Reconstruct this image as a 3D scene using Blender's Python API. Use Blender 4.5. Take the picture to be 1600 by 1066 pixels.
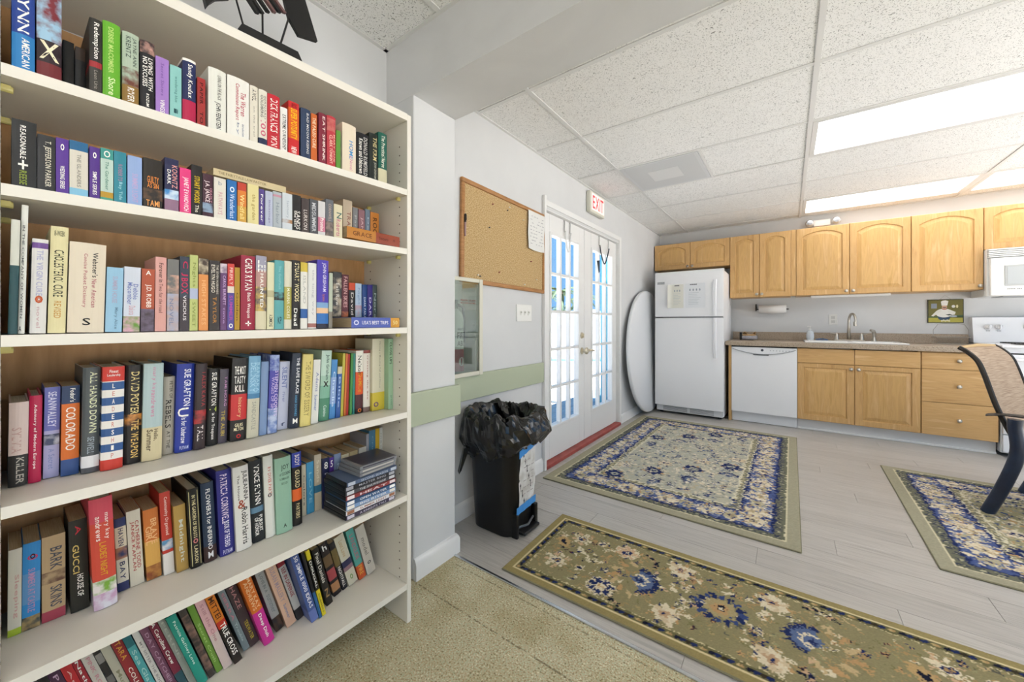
import bpy, bmesh, math, random
import numpy as np
from mathutils import Matrix, Vector
random.seed(7)
for o in list(bpy.data.objects): bpy.data.objects.remove(o)
scene = bpy.context.scene
C = scene.collection
PI = math.pi

# ---------------------------------------------------------------- camera
cam_d = bpy.data.cameras.new('camera'); cam = bpy.data.objects.new('camera', cam_d); C.objects.link(cam)
cam_d.sensor_width = 36.0; cam_d.lens = 36.0 * 585.48 / 1600.0
cam_d.shift_y = -28.5 / 1600.0
cam_d.clip_start = 0.02; cam_d.clip_end = 300
cam.location = (0, 0, 1.1); cam.rotation_euler = (PI / 2, 0, math.radians(36.42))
scene.camera = cam
# ---------------------------------------------------------------- view, sky, sun
vs = scene.view_settings
vs.view_transform = 'Standard'; vs.look = 'None'; vs.gamma = 1.0; vs.use_curve_mapping = False
vs.exposure = 1.28
wd = bpy.data.worlds.new('sky'); scene.world = wd; wd.use_nodes = True
bg = wd.node_tree.nodes['Background']
bg.inputs['Color'].default_value = (0.105, 0.25, 0.45, 1); bg.inputs['Strength'].default_value = 1.0
sun_d = bpy.data.lights.new('sun', 'SUN'); sun_d.energy = 10.2; sun_d.angle = math.radians(0.6)
sun_d.color = (1.0, 0.955, 0.935)
sun = bpy.data.objects.new('sun', sun_d); C.objects.link(sun)
sun.rotation_euler = Vector((-0.36, -0.10, -1.0)).to_track_quat('-Z', 'Y').to_euler()
PANEL = 1.45           # radiance of the fluorescent ceiling panels

# ---------------------------------------------------------------- materials
def lin(c):
    if isinstance(c, str): c = [int(c[i:i + 2], 16) / 255 for i in (0, 2, 4)]
    return tuple((v / 12.92 if v <= 0.04045 else ((v + 0.055) / 1.055) ** 2.4) for v in c) + (1.0,)
_M = {}
def mat(name, col='cccccc', rough=0.5, metal=0.0, spec=0.5, emit=None, estr=0.0, gain=1.0):
    if name in _M: return _M[name]
    m = bpy.data.materials.new(name); m.use_nodes = True
    b = m.node_tree.nodes['Principled BSDF']
    c = lin(col); c = tuple(min(1, v * gain) for v in c[:3]) + (1,)
    b.inputs['Base Color'].default_value = c
    b.inputs['Roughness'].default_value = rough; b.inputs['Metallic'].default_value = metal
    b.inputs['Specular IOR Level'].default_value = spec
    if emit:
        b.inputs['Emission Color'].default_value = lin(emit); b.inputs['Emission Strength'].default_value = estr
    _M[name] = m
    return m
def nodes(m): return m.node_tree.nodes, m.node_tree.links, m.node_tree.nodes['Principled BSDF']
def ramp(nt, stops, interp='LINEAR'):
    r = nt.nodes.new('ShaderNodeValToRGB'); e = r.color_ramp; e.interpolation = interp
    while len(e.elements) < len(stops): e.elements.new(0.5)
    for i, (p, c) in enumerate(stops):
        e.elements[i].position = p; e.elements[i].color = lin(c)
    return r
def tex_mat(name, stops, scale=(1, 1, 1), nscale=5.0, detail=4.0, rough=0.5, bump=0.0, distort=0.0, coord='Object',
            spec=0.5, interp='LINEAR', nrough=0.5, bdist=0.002, rnd=0.0):
    """noise-driven colour along stretched coordinates"""
    if name in _M: return _M[name]
    m = mat(name, 'cccccc', rough, spec=spec); n, l, b = nodes(m)
    if coord == 'World':
        src = n.new('ShaderNodeNewGeometry').outputs['Position']
    else:
        src = n.new('ShaderNodeTexCoord').outputs[coord]
    mp = n.new('ShaderNodeMapping'); mp.inputs['Scale'].default_value = scale
    l.new(src, mp.inputs['Vector'])
    if rnd:
        oi = n.new('ShaderNodeObjectInfo'); mu = n.new('ShaderNodeMath'); mu.operation = 'MULTIPLY'
        mu.inputs[1].default_value = 37.0; l.new(oi.outputs['Random'], mu.inputs[0])
        cb = n.new('ShaderNodeCombineXYZ')
        for k in range(3): l.new(mu.outputs[0], cb.inputs[k])
        l.new(cb.outputs[0], mp.inputs['Location'])
    t = n.new('ShaderNodeTexNoise'); t.inputs['Scale'].default_value = nscale; t.inputs['Detail'].default_value = detail
    t.inputs['Roughness'].default_value = nrough; t.inputs['Distortion'].default_value = distort
    l.new(mp.outputs[0], t.inputs['Vector'])
    r = ramp(m.node_tree, stops, interp); l.new(t.outputs['Fac'], r.inputs['Fac'])
    out = r.outputs['Color']
    if rnd:
        hv = n.new('ShaderNodeHueSaturation'); mr = n.new('ShaderNodeMapRange')
        mr.inputs['To Min'].default_value = 1 - rnd; mr.inputs['To Max'].default_value = 1 + rnd
        l.new(oi.outputs['Random'], mr.inputs['Value']); l.new(mr.outputs[0], hv.inputs['Value'])
        l.new(out, hv.inputs['Color']); out = hv.outputs['Color']
    l.new(out, b.inputs['Base Color'])
    if bump:
        bp = n.new('ShaderNodeBump'); bp.inputs['Strength'].default_value = bump; bp.inputs['Distance'].default_value = bdist
        l.new(t.outputs['Fac'], bp.inputs['Height']); l.new(bp.outputs[0], b.inputs['Normal'])
    return m
def glass_mat(name, tint='fcfcfc', refl=0.05, trans=0.94):
    if name in _M: return _M[name]
    m = bpy.data.materials.new(name); m.use_nodes = True; nt = m.node_tree; nt.nodes.clear()
    o = nt.nodes.new('ShaderNodeOutputMaterial'); mx = nt.nodes.new('ShaderNodeMixShader')
    tr = nt.nodes.new('ShaderNodeBsdfTransparent'); gl = nt.nodes.new('ShaderNodeBsdfGlossy')
    tr.inputs['Color'].default_value = lin(tint); gl.inputs['Roughness'].default_value = 0.02
    mx.inputs[0].default_value = refl
    nt.links.new(tr.outputs[0], mx.inputs[1]); nt.links.new(gl.outputs[0], mx.inputs[2]); nt.links.new(mx.outputs[0], o.inputs[0])
    _M[name] = m
    return m

WALL = tex_mat('wall_paint', [(0.3, 'd2d3d3'), (0.7, 'd8d9d9')], nscale=3.0, rough=0.75, spec=0.2, coord='World')
WHITE = mat('white_paint', 'e6e6e3', 0.45)
TRIMW = mat('white_trim', 'e8e8e6', 0.4)
SAGE = mat('sage_paint', 'b3bca2', 0.5)
MELA = mat('white_melamine', 'eae5d9', 0.45)
BLACK = mat('black_plastic', '0c0c0d', 0.35)
APPL = mat('white_enamel', 'eff0f2', 0.28)
GREYP = mat('grey_plastic', 'a4a6a8', 0.4)
DARK = mat('dark_gap', '1c1c1e', 0.6)
NICKEL = mat('brushed_nickel', 'b8b2a8', 0.32, metal=1.0)
CHROME = mat('chrome', 'd0d0d0', 0.15, metal=1.0)
BRASSY = mat('pale_brass', 'd8d0bc', 0.3, metal=0.9)
GLASS = glass_mat('window_glass')
PAPER = mat('paper', 'e4e4e0', 0.8, spec=0.1)
PAGES = tex_mat('book_pages', [(0.3, 'b09a78'), (0.7, 'c8b494')], scale=(220, 4, 4), nscale=4, rough=0.9, spec=0.05)
PAGEW = tex_mat('book_pages_white', [(0.3, 'c4bda8'), (0.7, 'dcd6c6')], scale=(220, 4, 4), nscale=4, rough=0.9, spec=0.05)

# ---------------------------------------------------------------- mesh helpers
class MB:
    """collects shapes for ONE mesh object"""
    def __init__(s): s.v = []; s.f = []; s.mi = []; s.cur = 0; s.sm = []; s.smooth = False
    def add(s, vs, fs):
        o = len(s.v); s.v += [tuple(map(float, p)) for p in vs]
        for f in fs:
            s.f.append(tuple(i + o for i in f)); s.mi.append(s.cur); s.sm.append(s.smooth)
        return s
    def box(s, x0, x1, y0, y1, z0, z1):
        v = [(x, y, z) for x in (x0, x1) for y in (y0, y1) for z in (z0, z1)]
        return s.add(v, [(0, 1, 3, 2), (4, 6, 7, 5), (0, 4, 5, 1), (2, 3, 7, 6), (0, 2, 6, 4), (1, 5, 7, 3)])
    def bbox(s, x0, x1, y0, y1, z0, z1, r=0.004, seg=2):
        bm = bmesh.new(); bmesh.ops.create_cube(bm, size=1.0)
        for v in bm.verts:
            v.co = Vector(((x0 + x1) / 2 + v.co.x * (x1 - x0), (y0 + y1) / 2 + v.co.y * (y1 - y0), (z0 + z1) / 2 + v.co.z * (z1 - z0)))
        r = min(r, 0.45 * min(x1 - x0, y1 - y0, z1 - z0))
        bmesh.ops.bevel(bm, geom=bm.edges[:], offset=r, segments=seg, profile=0.5, affect='EDGES')
        return s.bm(bm)
    def bm(s, bm):
        bm.verts.index_update()
        s.add([v.co for v in bm.verts], [[v.index for v in f.verts] for f in bm.faces]); bm.free(); return s
    def tube(s, pts, r, n=8, closed=False, cap=True):
        pts = [Vector(p) for p in pts]; N = len(pts); rings = []
        rr = r if isinstance(r, (list, tuple)) else [r] * N
        up = None
        for i, p in enumerate(pts):
            a = pts[i - 1] if (i > 0 or closed) else pts[0]; b = pts[(i + 1) % N] if (i < N - 1 or closed) else pts[-1]
            t = (b - a).normalized()
            if up is None:
                up = Vector((0, 0, 1)) if abs(t.z) < 0.9 else Vector((1, 0, 0))
            u = t.cross(up); u = u.normalized() if u.length > 1e-6 else t.orthogonal().normalized()
            w = u.cross(t).normalized(); up = w
            rings.append([p + (u * math.cos(2 * PI * k / n) + w * math.sin(2 * PI * k / n)) * rr[i] for k in range(n)])
        vs = [q for rg in rings for q in rg]; fs = []
        for i in range(N if closed else N - 1):
            j = (i + 1) % N
            for k in range(n):
                k2 = (k + 1) % n; fs.append((i * n + k, j * n + k, j * n + k2, i * n + k2))
        if cap and not closed:
            fs.append(tuple(range(n))); fs.append(tuple((N - 1) * n + k for k in reversed(range(n))))
        return s.add(vs, fs)
    def lathe(s, prof, c=(0, 0, 0), axis='z', n=24):
        vs = []; fs = []
        for (r, h) in prof:
            for k in range(n):
                a = 2 * PI * k / n; x, y = r * math.cos(a), r * math.sin(a)
                p = {'z': (x, y, h), 'x': (h, x, y), 'y': (x, h, y)}[axis]
                vs.append((c[0] + p[0], c[1] + p[1], c[2] + p[2]))
        for i in range(len(prof) - 1):
            for k in range(n):
                k2 = (k + 1) % n; fs.append((i * n + k, i * n + k2, (i + 1) * n + k2, (i + 1) * n + k))
        fs.append(tuple(reversed(range(n)))); fs.append(tuple((len(prof) - 1) * n + k for k in range(n)))
        return s.add(vs, fs)
    def prism(s, poly, fn0, fn1):
        """poly of 2D points; fn0/fn1 map a 2D point to the two end faces"""
        n = len(poly); vs = [fn0(*p) for p in poly] + [fn1(*p) for p in poly]
        fs = [tuple(range(n)), tuple(reversed(range(n, 2 * n)))] + [(i, n + i, n + (i + 1) % n, (i + 1) % n) for i in range(n)]
        return s.add(vs, fs)
    def loops(s, lps, cap0=False, cap1=True):
        n = len(lps[0]); vs = [p for L in lps for p in L]; fs = []
        for i in range(len(lps) - 1):
            for k in range(n):
                k2 = (k + 1) % n; fs.append((i * n + k, i * n + k2, (i + 1) * n + k2, (i + 1) * n + k))
        if cap0: fs.append(tuple(reversed(range(n))))
        if cap1: fs.append(tuple((len(lps) - 1) * n + k for k in range(n)))
        return s.add(vs, fs)
    def grid(s, P):
        """P[i][j] points"""
        a, b = len(P), len(P[0])
        return s.add([q for r in P for q in r], [(i * b + j, (i + 1) * b + j, (i + 1) * b + j + 1, i * b + j + 1) for i in range(a - 1) for j in range(b - 1)])

_XF = {}
def mesh_of(name, mb, mats, inv=None):
    me = bpy.data.meshes.new(name)
    vs = mb.v if inv is None else [tuple(inv @ Vector(p)) for p in mb.v]
    me.from_pydata(vs, [], mb.f)
    for m in (mats if isinstance(mats, (list, tuple)) else [mats]): me.materials.append(m)
    if any(mb.mi): me.polygons.foreach_set('material_index', mb.mi)
    if any(mb.sm): me.polygons.foreach_set('use_smooth', mb.sm)
    me.update()
    bm = bmesh.new(); bm.from_mesh(me); bmesh.ops.recalc_face_normals(bm, faces=bm.faces); bm.to_mesh(me); bm.free()
    return me
def smooth_by_angle(o, ang=40):
    me = o.data; me.polygons.foreach_set('use_smooth', [True] * len(me.polygons))
    bm = bmesh.new(); bm.from_mesh(me); ca = math.radians(ang)
    for e in bm.edges:
        if len(e.link_faces) == 2 and e.calc_face_angle(0) > ca: e.smooth = False
        elif len(e.link_faces) != 2: e.smooth = False
    bm.to_mesh(me); bm.free()
def obj(name, mb, mats, parent=None, world=True, smooth=False, label=None):
    """one mesh object; a part when parent is given (geometry in world coordinates unless world=False)"""
    inv = None
    if parent is not None and world: inv = _XF[parent.name].inverted()
    o = bpy.data.objects.new(name, mesh_of(name, mb, mats, inv)); C.objects.link(o)
    if parent is not None:
        o.parent = parent; _XF[o.name] = _XF[parent.name]
    else: _XF[o.name] = Matrix.Identity(4)
    if smooth: smooth_by_angle(o)
    if label: o['label'] = label
    return o
def link_copy(name, me, parent, loc=(0, 0, 0)):
    o = bpy.data.objects.new(name, me); C.objects.link(o); o.parent = parent; o.location = loc; _XF[o.name] = _XF[parent.name]
    return o
def tag(o, label=None, cat=None, group=None, kind=None):
    if label: o['label'] = label
    if cat: o['category'] = cat
    if group: o['group'] = group
    if kind: o['kind'] = kind
    return o
def thing(name, label, cat, loc=(0, 0, 0), group=None, M=None, kind=None):
    o = bpy.data.objects.new(name, None); C.objects.link(o); o.empty_display_size = 0.05
    M = M if M is not None else Matrix.Translation(loc)
    o.matrix_world = M; _XF[o.name] = M.copy()
    return tag(o, label, cat, group, kind)
def struct(name, mb, m, label=None, smooth=False):
    return tag(obj(name, mb, m, smooth=smooth), label, None, None, 'structure')
def arc(cx, cy, r, a0, a1, n):
    return [(cx + r * math.cos(math.radians(a0 + (a1 - a0) * i / n)), cy + r * math.sin(math.radians(a0 + (a1 - a0) * i / n))) for i in range(n + 1)]

# ---------------------------------------------------------------- lettering: glyph meshes made once
CH = "ABCDEFGHIJKLMNOPQRSTUVWXYZabcdefghijklmnopqrstuvwxyz0123456789&+-.,'!/"
_G = {}
def make_glyphs():
    tmp = []
    for ch in CH:
        cu = bpy.data.curves.new('g', 'FONT'); cu.body = ch; cu.resolution_u = 2; cu.offset = 0.012
        o = bpy.data.objects.new('g', cu); C.objects.link(o); tmp.append((ch, o, cu))
    bpy.context.view_layer.update(); dg = bpy.context.evaluated_depsgraph_get()
    for ch, o, cu in tmp:
        me = bpy.data.meshes.new_from_object(o.evaluated_get(dg))
        vs = [tuple(v.co) for v in me.vertices]; fs = [tuple(p.vertices) for p in me.polygons]
        x0 = min(v[0] for v in vs); x1 = max(v[0] for v in vs)
        _G[ch] = ([(v[0] - x0, v[1]) for v in vs], fs, x1 - x0); bpy.data.meshes.remove(me)
    for ch, o, cu in tmp:
        bpy.data.objects.remove(o); bpy.data.curves.remove(cu)
make_glyphs()
def text2d(s):
    """flat text normalised to its own box: points in 0..1 x 0..1, faces, aspect"""
    x = 0; V = []; Fc = []
    for ch in s:
        if ch == ' ' or ch not in _G: x += 0.30; continue
        vs, fs, w = _G[ch]; o = len(V)
        V += [(v[0] + x, v[1]) for v in vs]; Fc += [tuple(i + o for i in f) for f in fs]; x += w + 0.09
    x0 = min(v[0] for v in V); x1 = max(v[0] for v in V); y0 = min(v[1] for v in V); y1 = max(v[1] for v in V)
    return [((v[0] - x0) / (x1 - x0 + 1e-9), (v[1] - y0) / (y1 - y0 + 1e-9)) for v in V], Fc, (x1 - x0) / (y1 - y0 + 1e-9)
def put_text(mb, s, fn):
    """fn maps (u right, v up) in 0..1 to a 3D point"""
    V, Fc, _ = text2d(s); mb.add([fn(*p) for p in V], Fc)
# ================================================================= the setting
XW = -1.475; YB = 5.55; ZC = 2.335; XR = 3.05; YR = -2.6
# --- carpet
def carpet_mat():
    m = mat('carpet', 'a59c7c', 0.95, spec=0.05); n, l, b = nodes(m)
    pos = n.new('ShaderNodeNewGeometry').outputs['Position']
    t = n.new('ShaderNodeTexNoise'); t.inputs['Scale'].default_value = 165; t.inputs['Detail'].default_value = 2.0
    l.new(pos, t.inputs['Vector'])
    r = ramp(m.node_tree, [(0.28, '727a62'), (0.40, 'b8a684'), (0.49, 'd8cbae'), (0.57, 'b0bc9e'), (0.68, 'f8ecd2')]); l.new(t.outputs['Fac'], r.inputs['Fac'])
    t2 = n.new('ShaderNodeTexNoise'); t2.inputs['Scale'].default_value = 5; t2.inputs['Detail'].default_value = 3; l.new(pos, t2.inputs['Vector'])
    r2 = ramp(m.node_tree, [(0.35, 'c8bca0'), (0.65, 'ffffff')]); l.new(t2.outputs['Fac'], r2.inputs['Fac'])
    mx = n.new('ShaderNodeMix'); mx.data_type = 'RGBA'; mx.blend_type = 'MULTIPLY'; mx.inputs[0].default_value = 0.55
    l.new(r.outputs[0], mx.inputs[6]); l.new(r2.outputs[0], mx.inputs[7])
    # worn dirty seams between the carpet widths
    sp = n.new('ShaderNodeSeparateXYZ'); l.new(pos, sp.inputs[0]); last = mx.outputs[2]
    for y0, wdt, amt in ((1.034, 0.0035, 0.6), (1.222, 0.003, 0.5)):
        su = n.new('ShaderNodeMath'); su.operation = 'SUBTRACT'; su.inputs[1].default_value = y0; l.new(sp.outputs['Y'], su.inputs[0])
        ab = n.new('ShaderNodeMath'); ab.operation = 'ABSOLUTE'; l.new(su.outputs[0], ab.inputs[0])
        lt = n.new('ShaderNodeMath'); lt.operation = 'LESS_THAN'; lt.inputs[1].default_value = wdt; l.new(ab.outputs[0], lt.inputs[0])
        tn = n.new('ShaderNodeTexNoise'); tn.inputs['Scale'].default_value = 75; tn.inputs['Detail'].default_value = 4; l.new(pos, tn.inputs['Vector'])
        gt = n.new('ShaderNodeMath'); gt.operation = 'GREATER_THAN'; gt.inputs[1].default_value = 0.5; l.new(tn.outputs['Fac'], gt.inputs[0])
        mu = n.new('ShaderNodeMath'); mu.operation = 'MULTIPLY'; l.new(lt.outputs[0], mu.inputs[0]); l.new(gt.outputs[0], mu.inputs[1])
        m2 = n.new('ShaderNodeMath'); m2.operation = 'MULTIPLY'; m2.inputs[1].default_value = amt; l.new(mu.outputs[0], m2.inputs[0])
        mm = n.new('ShaderNodeMix'); mm.data_type = 'RGBA'; l.new(m2.outputs[0], mm.inputs[0]); l.new(last, mm.inputs[6]); mm.inputs[7].default_value = lin('5a4c36'); last = mm.outputs[2]
    l.new(last, b.inputs['Base Color'])
    bp = n.new('ShaderNodeBump'); bp.inputs['Strength'].default_value = 0.4; bp.inputs['Distance'].default_value = 0.004
    l.new(t.outputs['Fac'], bp.inputs['Height']); l.new(bp.outputs[0], b.inputs['Normal'])
    return m
struct('floor_carpet', MB().box(XW - .1, XR, YR, 1.258, -0.06, 0.0), carpet_mat(), 'green and beige speckled loop carpet under the bookcase')
struct('trim_1', MB().bbox(-1.27, XR, 1.258, 1.272, -0.02, 0.006, .003), mat('steel_strip', 'cfd2d6', 0.25, metal=1.0), 'thin metal strip between carpet and planks')
# --- plank floor: each plank a piece
fl = obj('floor', MB().box(XW - .1, XR, 1.272, YB + .1, -0.06, -0.003), mat('plank_joint', '9a948c', 0.8)); tag(fl, 'pale greyed oak plank floor of the kitchen', kind='structure')
PLK = tex_mat('plank', [(0.30, 'a39f99'), (0.48, 'b8b4ae'), (0.60, 'aca8a2'), (0.75, 'c4c1bc')], scale=(1.3, 26, 1), nscale=2.2, detail=5, rough=0.36, bump=0.05, spec=0.4, rnd=0.05)
PWID, PLEN = 0.152, 1.22
pl_me = mesh_of('plank', MB().bbox(0, PLEN - .0014, 0, PWID - .0014, -0.003, 0.0, .0008, 1), PLK)
y = 1.274; row = 0
while y < 5.0:
    x = XW - .02 - (row * 0.457 % PLEN)
    while x < XR:
        x0, x1 = max(x, XW - .02), min(x + PLEN, XR - .01)
        if x1 - x0 > .05:
            if x1 - x0 > PLEN - .003: link_copy('plank', pl_me, fl, (x0, y, 0))
            else:
                link_copy('plank', mesh_of('plank', MB().bbox(0, x1 - x0 - .0014, 0, PWID - .0014, -0.003, 0, .0008, 1), PLK), fl, (x0, y, 0))
        x += PLEN
    y += PWID; row += 1
# --- walls
D0, D1, DZ = 2.40, 3.95, 1.965          # door opening
E0, E1, EZ0, EZ1 = 1.415, 1.648, 0.812, 1.338   # extinguisher recess
wl = MB(); a, b_ = XW - .13, XW
wl.box(a, b_, YR - .1, E0, -.06, 2.6); wl.box(a, b_, E0, E1, -.06, EZ0); wl.box(a, b_, E0, E1, EZ1, 2.6)
wl.box(a, b_, E1, D0, -.06, 2.6); wl.box(a, b_, D0, D1, DZ, 2.6); wl.box(a, b_, D1, YB + .1, -.06, 2.6)
struct('wall_left', wl, WALL, 'white wall with the glazed double door')
struct('wall_back', MB().box(XW, XR, YB, YB + .1, -.06, 2.6), WALL, 'white wall behind the kitchen cabinets')
wr_ = MB(); wz0, wz1 = .10, 2.2; ya = YR - .1
for (w0, w1) in ((-2.3, .9), (1.4, 5.35)):
    wr_.box(XR, XR + .1, ya, w0, -.06, 2.6); wr_.box(XR, XR + .1, w0, w1, -.06, wz0); wr_.box(XR, XR + .1, w0, w1, wz1, 2.6); ya = w1
wr_.box(XR, XR + .1, ya, YB + .1, -.06, 2.6)
struct('wall_right', wr_, WALL, 'white wall with two added unseen windows on the right of the room')
for k, (w0, w1) in enumerate(((-2.3, .9), (1.4, 5.35))):  # both out of view, added to bring daylight into the room
    wn = thing('window_%d' % (k + 1), 'unseen wide glazed opening added to the right wall for daylight', None, (XR + .05, (w0 + w1) / 2, wz0), kind='structure')
    fr_ = MB(); t_ = .05
    fr_.box(XR + .02, XR + .08, w0, w0 + t_, wz0, wz1); fr_.box(XR + .02, XR + .08, w1 - t_, w1, wz0, wz1); fr_.box(XR + .02, XR + .08, w0 + t_, w1 - t_, wz0, wz0 + t_); fr_.box(XR + .02, XR + .08, w0 + t_, w1 - t_, wz1 - t_, wz1); fr_.box(XR + .03, XR + .07, (w0 + w1) / 2 - .025, (w0 + w1) / 2 + .025, wz0 + t_, wz1 - t_)
    obj('frame', fr_, TRIMW, wn)
    for (pa, pb) in ((w0 + t_, (w0 + w1) / 2 - .025), ((w0 + w1) / 2 + .025, w1 - t_)): obj('pane', MB().box(XR + .048, XR + .052, pa, pb, wz0 + t_, wz1 - t_), GLASS, wn)
struct('wall_rear', MB().box(XW, XR, YR - .1, YR, -.06, 2.6), WALL, 'white wall at the rear of the room')
CX = -1.285
colm = MB().bbox(XW + .001, CX, 1.035, 1.284, 0.0, 2.075, .006, 2)
struct('wall_column', colm, WALL, 'white wall return beside the bookcase')
bm_ = MB().box(XW + .001, XR - .001, 1.035, 1.284, 2.072, 2.4)
struct('ceiling_beam', bm_, tex_mat('beam_paint', [(0.35, 'd6d6d6'), (0.7, 'dddddd')], nscale=3, rough=0.6, bump=0.15, bdist=.004, distort=1.0, coord='World', spec=.3), 'white plastered beam across the opening')
struct('roof', MB().box(XW - .32, XR + .3, YR - .3, YB + .3, 2.6, 2.7), mat('roof_grey', 'c8c8c8', .8))
# --- ceilings
def fissure():
    m = mat('ceiling_tile', 'dededd', 0.9, spec=.05); n, l, b = nodes(m)
    pos = n.new('ShaderNodeNewGeometry').outputs['Position']
    t = n.new('ShaderNodeTexNoise'); t.inputs['Scale'].default_value = 62; t.inputs['Detail'].default_value = 1.0; t.inputs['Distortion'].default_value = 3.2
    l.new(pos, t.inputs['Vector'])
    r = ramp(m.node_tree, [(0.0, '868684'), (0.315, '949492'), (0.35, 'f4f4f2'), (1.0, 'f6f6f4')]); l.new(t.outputs['Fac'], r.inputs['Fac'])
    t2 = n.new('ShaderNodeTexNoise'); t2.inputs['Scale'].default_value = 190; t2.inputs['Detail'].default_value = 0; l.new(pos, t2.inputs['Vector'])
    r2 = ramp(m.node_tree, [(0.0, 'a8a8a6'), (0.26, 'b8b8b6'), (0.30, 'ffffff'), (1.0, 'ffffff')]); l.new(t2.outputs['Fac'], r2.inputs['Fac'])
    mx = n.new('ShaderNodeMix'); mx.data_type = 'RGBA'; mx.blend_type = 'MULTIPLY'; mx.inputs[0].default_value = 1.0
    l.new(r.outputs[0], mx.inputs[6]); l.new(r2.outputs[0], mx.inputs[7]); l.new(mx.outputs[2], b.inputs['Base Color'])
    bp = n.new('ShaderNodeBump'); bp.inputs['Strength'].default_value = .5; bp.inputs['Distance'].default_value = .004
    l.new(mx.outputs[2], bp.inputs['Height']); l.new(bp.outputs[0], b.inputs['Normal'])
    return m
TILE = fissure(); TEE = mat('ceiling_tee', 'e2e2e0', .5)
GX = [XW, -1.113, 0.11, 1.325, 2.545, XR]
LIGHTS = {(2, 2): 'ceiling light panel over the middle of the kitchen, above the runner side',
          (2, 5): 'ceiling light panel in front of the upper cabinets, left one',
          (3, 5): 'ceiling light panel in front of the upper cabinets, cut by the right edge',
          (3, 2): 'ceiling light panel further right over the kitchen, out of view'}
def ceiling(name, ys, lights, vent, label):
    root = thing(name, label, None, (0, 0, ZC)); root['kind'] = 'structure'
    slab = obj('backing', MB().box(XW, XR, ys[0], ys[-1], ZC + .03, ZC + .05), WHITE, root)
    for i in range(len(GX) - 1):
        for j in range(len(ys) - 1):
            x0, x1, y0, y1 = GX[i] + .004, GX[i + 1] - .004, ys[j] + .004, ys[j + 1] - .004
            if (i, j) in lights: continue
            if (i, j) == vent: x0 = -0.508
            dz = random.choice((0, 0, 0.0008, 0.002))
            obj('tile', MB().box(x0, x1, y0, y1, ZC + .0015 + dz, ZC + .014), TILE, root)
    w = .0115
    for x in GX[1:-1]: obj('tee', MB().box(x - w, x + w, ys[0], ys[-1], ZC - .0035, ZC + .0014), TEE, root)
    obj('wall_angle', MB().box(XW, XW + .018, ys[0], ys[-1], ZC - .004, ZC + .001), TEE, root)
    for j, y in enumerate(ys[1:-1]):
        for i in range(len(GX) - 1):
            obj('tee', MB().box(GX[i] + w, GX[i + 1] - w, y - w, y + w, ZC - .003, ZC + .0014), TEE, root)
    obj('wall_angle', MB().box(XW, XR, ys[-1] - .018, ys[-1], ZC - .004, ZC + .001), TEE, root)
    if vent: obj('tee', MB().box(-.524, -.508, ys[vent[1]] + w, ys[vent[1] + 1] - w, ZC - .003, ZC + .0014), TEE, root)
    return root
DIFF = mat('light_diffuser', 'f6f6f4', .5, emit='fcfcff', estr=PANEL)
def ceiling_light(x0, x1, y0, y1, label):
    r = thing('ceiling_light', label, 'ceiling light', ((x0 + x1) / 2, (y0 + y1) / 2, ZC), 'fluorescent ceiling panels')
    f = MB(); t = .028
    f.box(x0, x1, y0, y0 + t, ZC - .004, ZC + .02); f.box(x0, x1, y1 - t, y1, ZC - .004, ZC + .02)
    f.box(x0, x0 + t, y0 + t, y1 - t, ZC - .004, ZC + .02); f.box(x1 - t, x1, y0 + t, y1 - t, ZC - .004, ZC + .02)
    obj('frame', f, TEE, r)
    d = MB(); P = []
    for i in range(2):
        P.append([((x0 + t, x1 - t)[i], y0 + t + (y1 - y0 - 2 * t) * j / 12, ZC + .006 - .004 * math.sin(PI * j / 12)) for j in range(13)])
    d.grid(P); obj('diffuser', d, DIFF, r)
YK = [1.284, 1.655, 2.285, 2.935, 3.56, 4.165, 4.79, 5.385, YB]
ceiling('ceiling', YK, {(2, 3), (2, 6), (3, 6), (3, 3)}, (1, 3), 'suspended ceiling of fissured white tiles over the kitchen')
ceiling_light(GX[2] + .013, GX[3] - .013, YK[3] + .013, YK[4] - .013, 'wide fluorescent panel over the middle of the kitchen floor, nearest the beam')
ceiling_light(GX[2] + .013, GX[3] - .013, YK[6] + .013, YK[7] - .013, 'fluorescent panel just in front of the upper cabinets above the sink')
ceiling_light(GX[3] + .013, GX[4] - .013, YK[6] + .013, YK[7] - .013, 'fluorescent panel in front of the cabinets above the microwave')
ceiling_light(GX[3] + .013, GX[4] - .013, YK[3] + .013, YK[4] - .013, 'added unseen fluorescent panel beside the wide one, past the right edge')  # unseen panel, added as extra light for the kitchen
YN = [YR, -2.06, -1.44, -.82, -.2, .42, 1.035]
ceiling('ceiling_lounge', YN, {(2, 1), (2, 3), (3, 3), (3, 1)}, None, 'suspended ceiling of fissured white tiles above the bookcase')
ceiling_light(GX[2] + .013, GX[3] - .013, YN[3] + .013, YN[4] - .013, 'added unseen fluorescent panel over the carpet in the bookcase room')  # this and the next three are unseen, added to light the near room
ceiling_light(GX[3] + .013, GX[4] - .013, YN[3] + .013, YN[4] - .013, 'second added unseen fluorescent panel over the carpet further right')
ceiling_light(GX[2] + .013, GX[3] - .013, YN[1] + .013, YN[2] - .013, 'added unseen rear fluorescent panel of the bookcase room')
ceiling_light(GX[3] + .013, GX[4] - .013, YN[1] + .013, YN[2] - .013, 'added unseen rear right fluorescent panel of the bookcase room')
v = thing('ceiling_vent', 'square grey return air panel set in the ceiling tiles', 'vent', (-.81, 3.25, ZC))
obj('frame', MB().bbox(-1.10, -.527, 2.95, 3.545, ZC - .005, ZC + .01, .002), mat('vent_grey', 'd2d4d6', .5), v)
obj('face', MB().bbox(-.93, -.70, 3.13, 3.36, ZC - .008, ZC - .005, .002), mat('vent_face', 'dcdddd', .5), v)
obj('lip', MB().bbox(-1.075, -.552, 2.975, 3.52, ZC - .006, ZC - .004, .001), mat('vent_lip', 'cccecf', .5), v)
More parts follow.
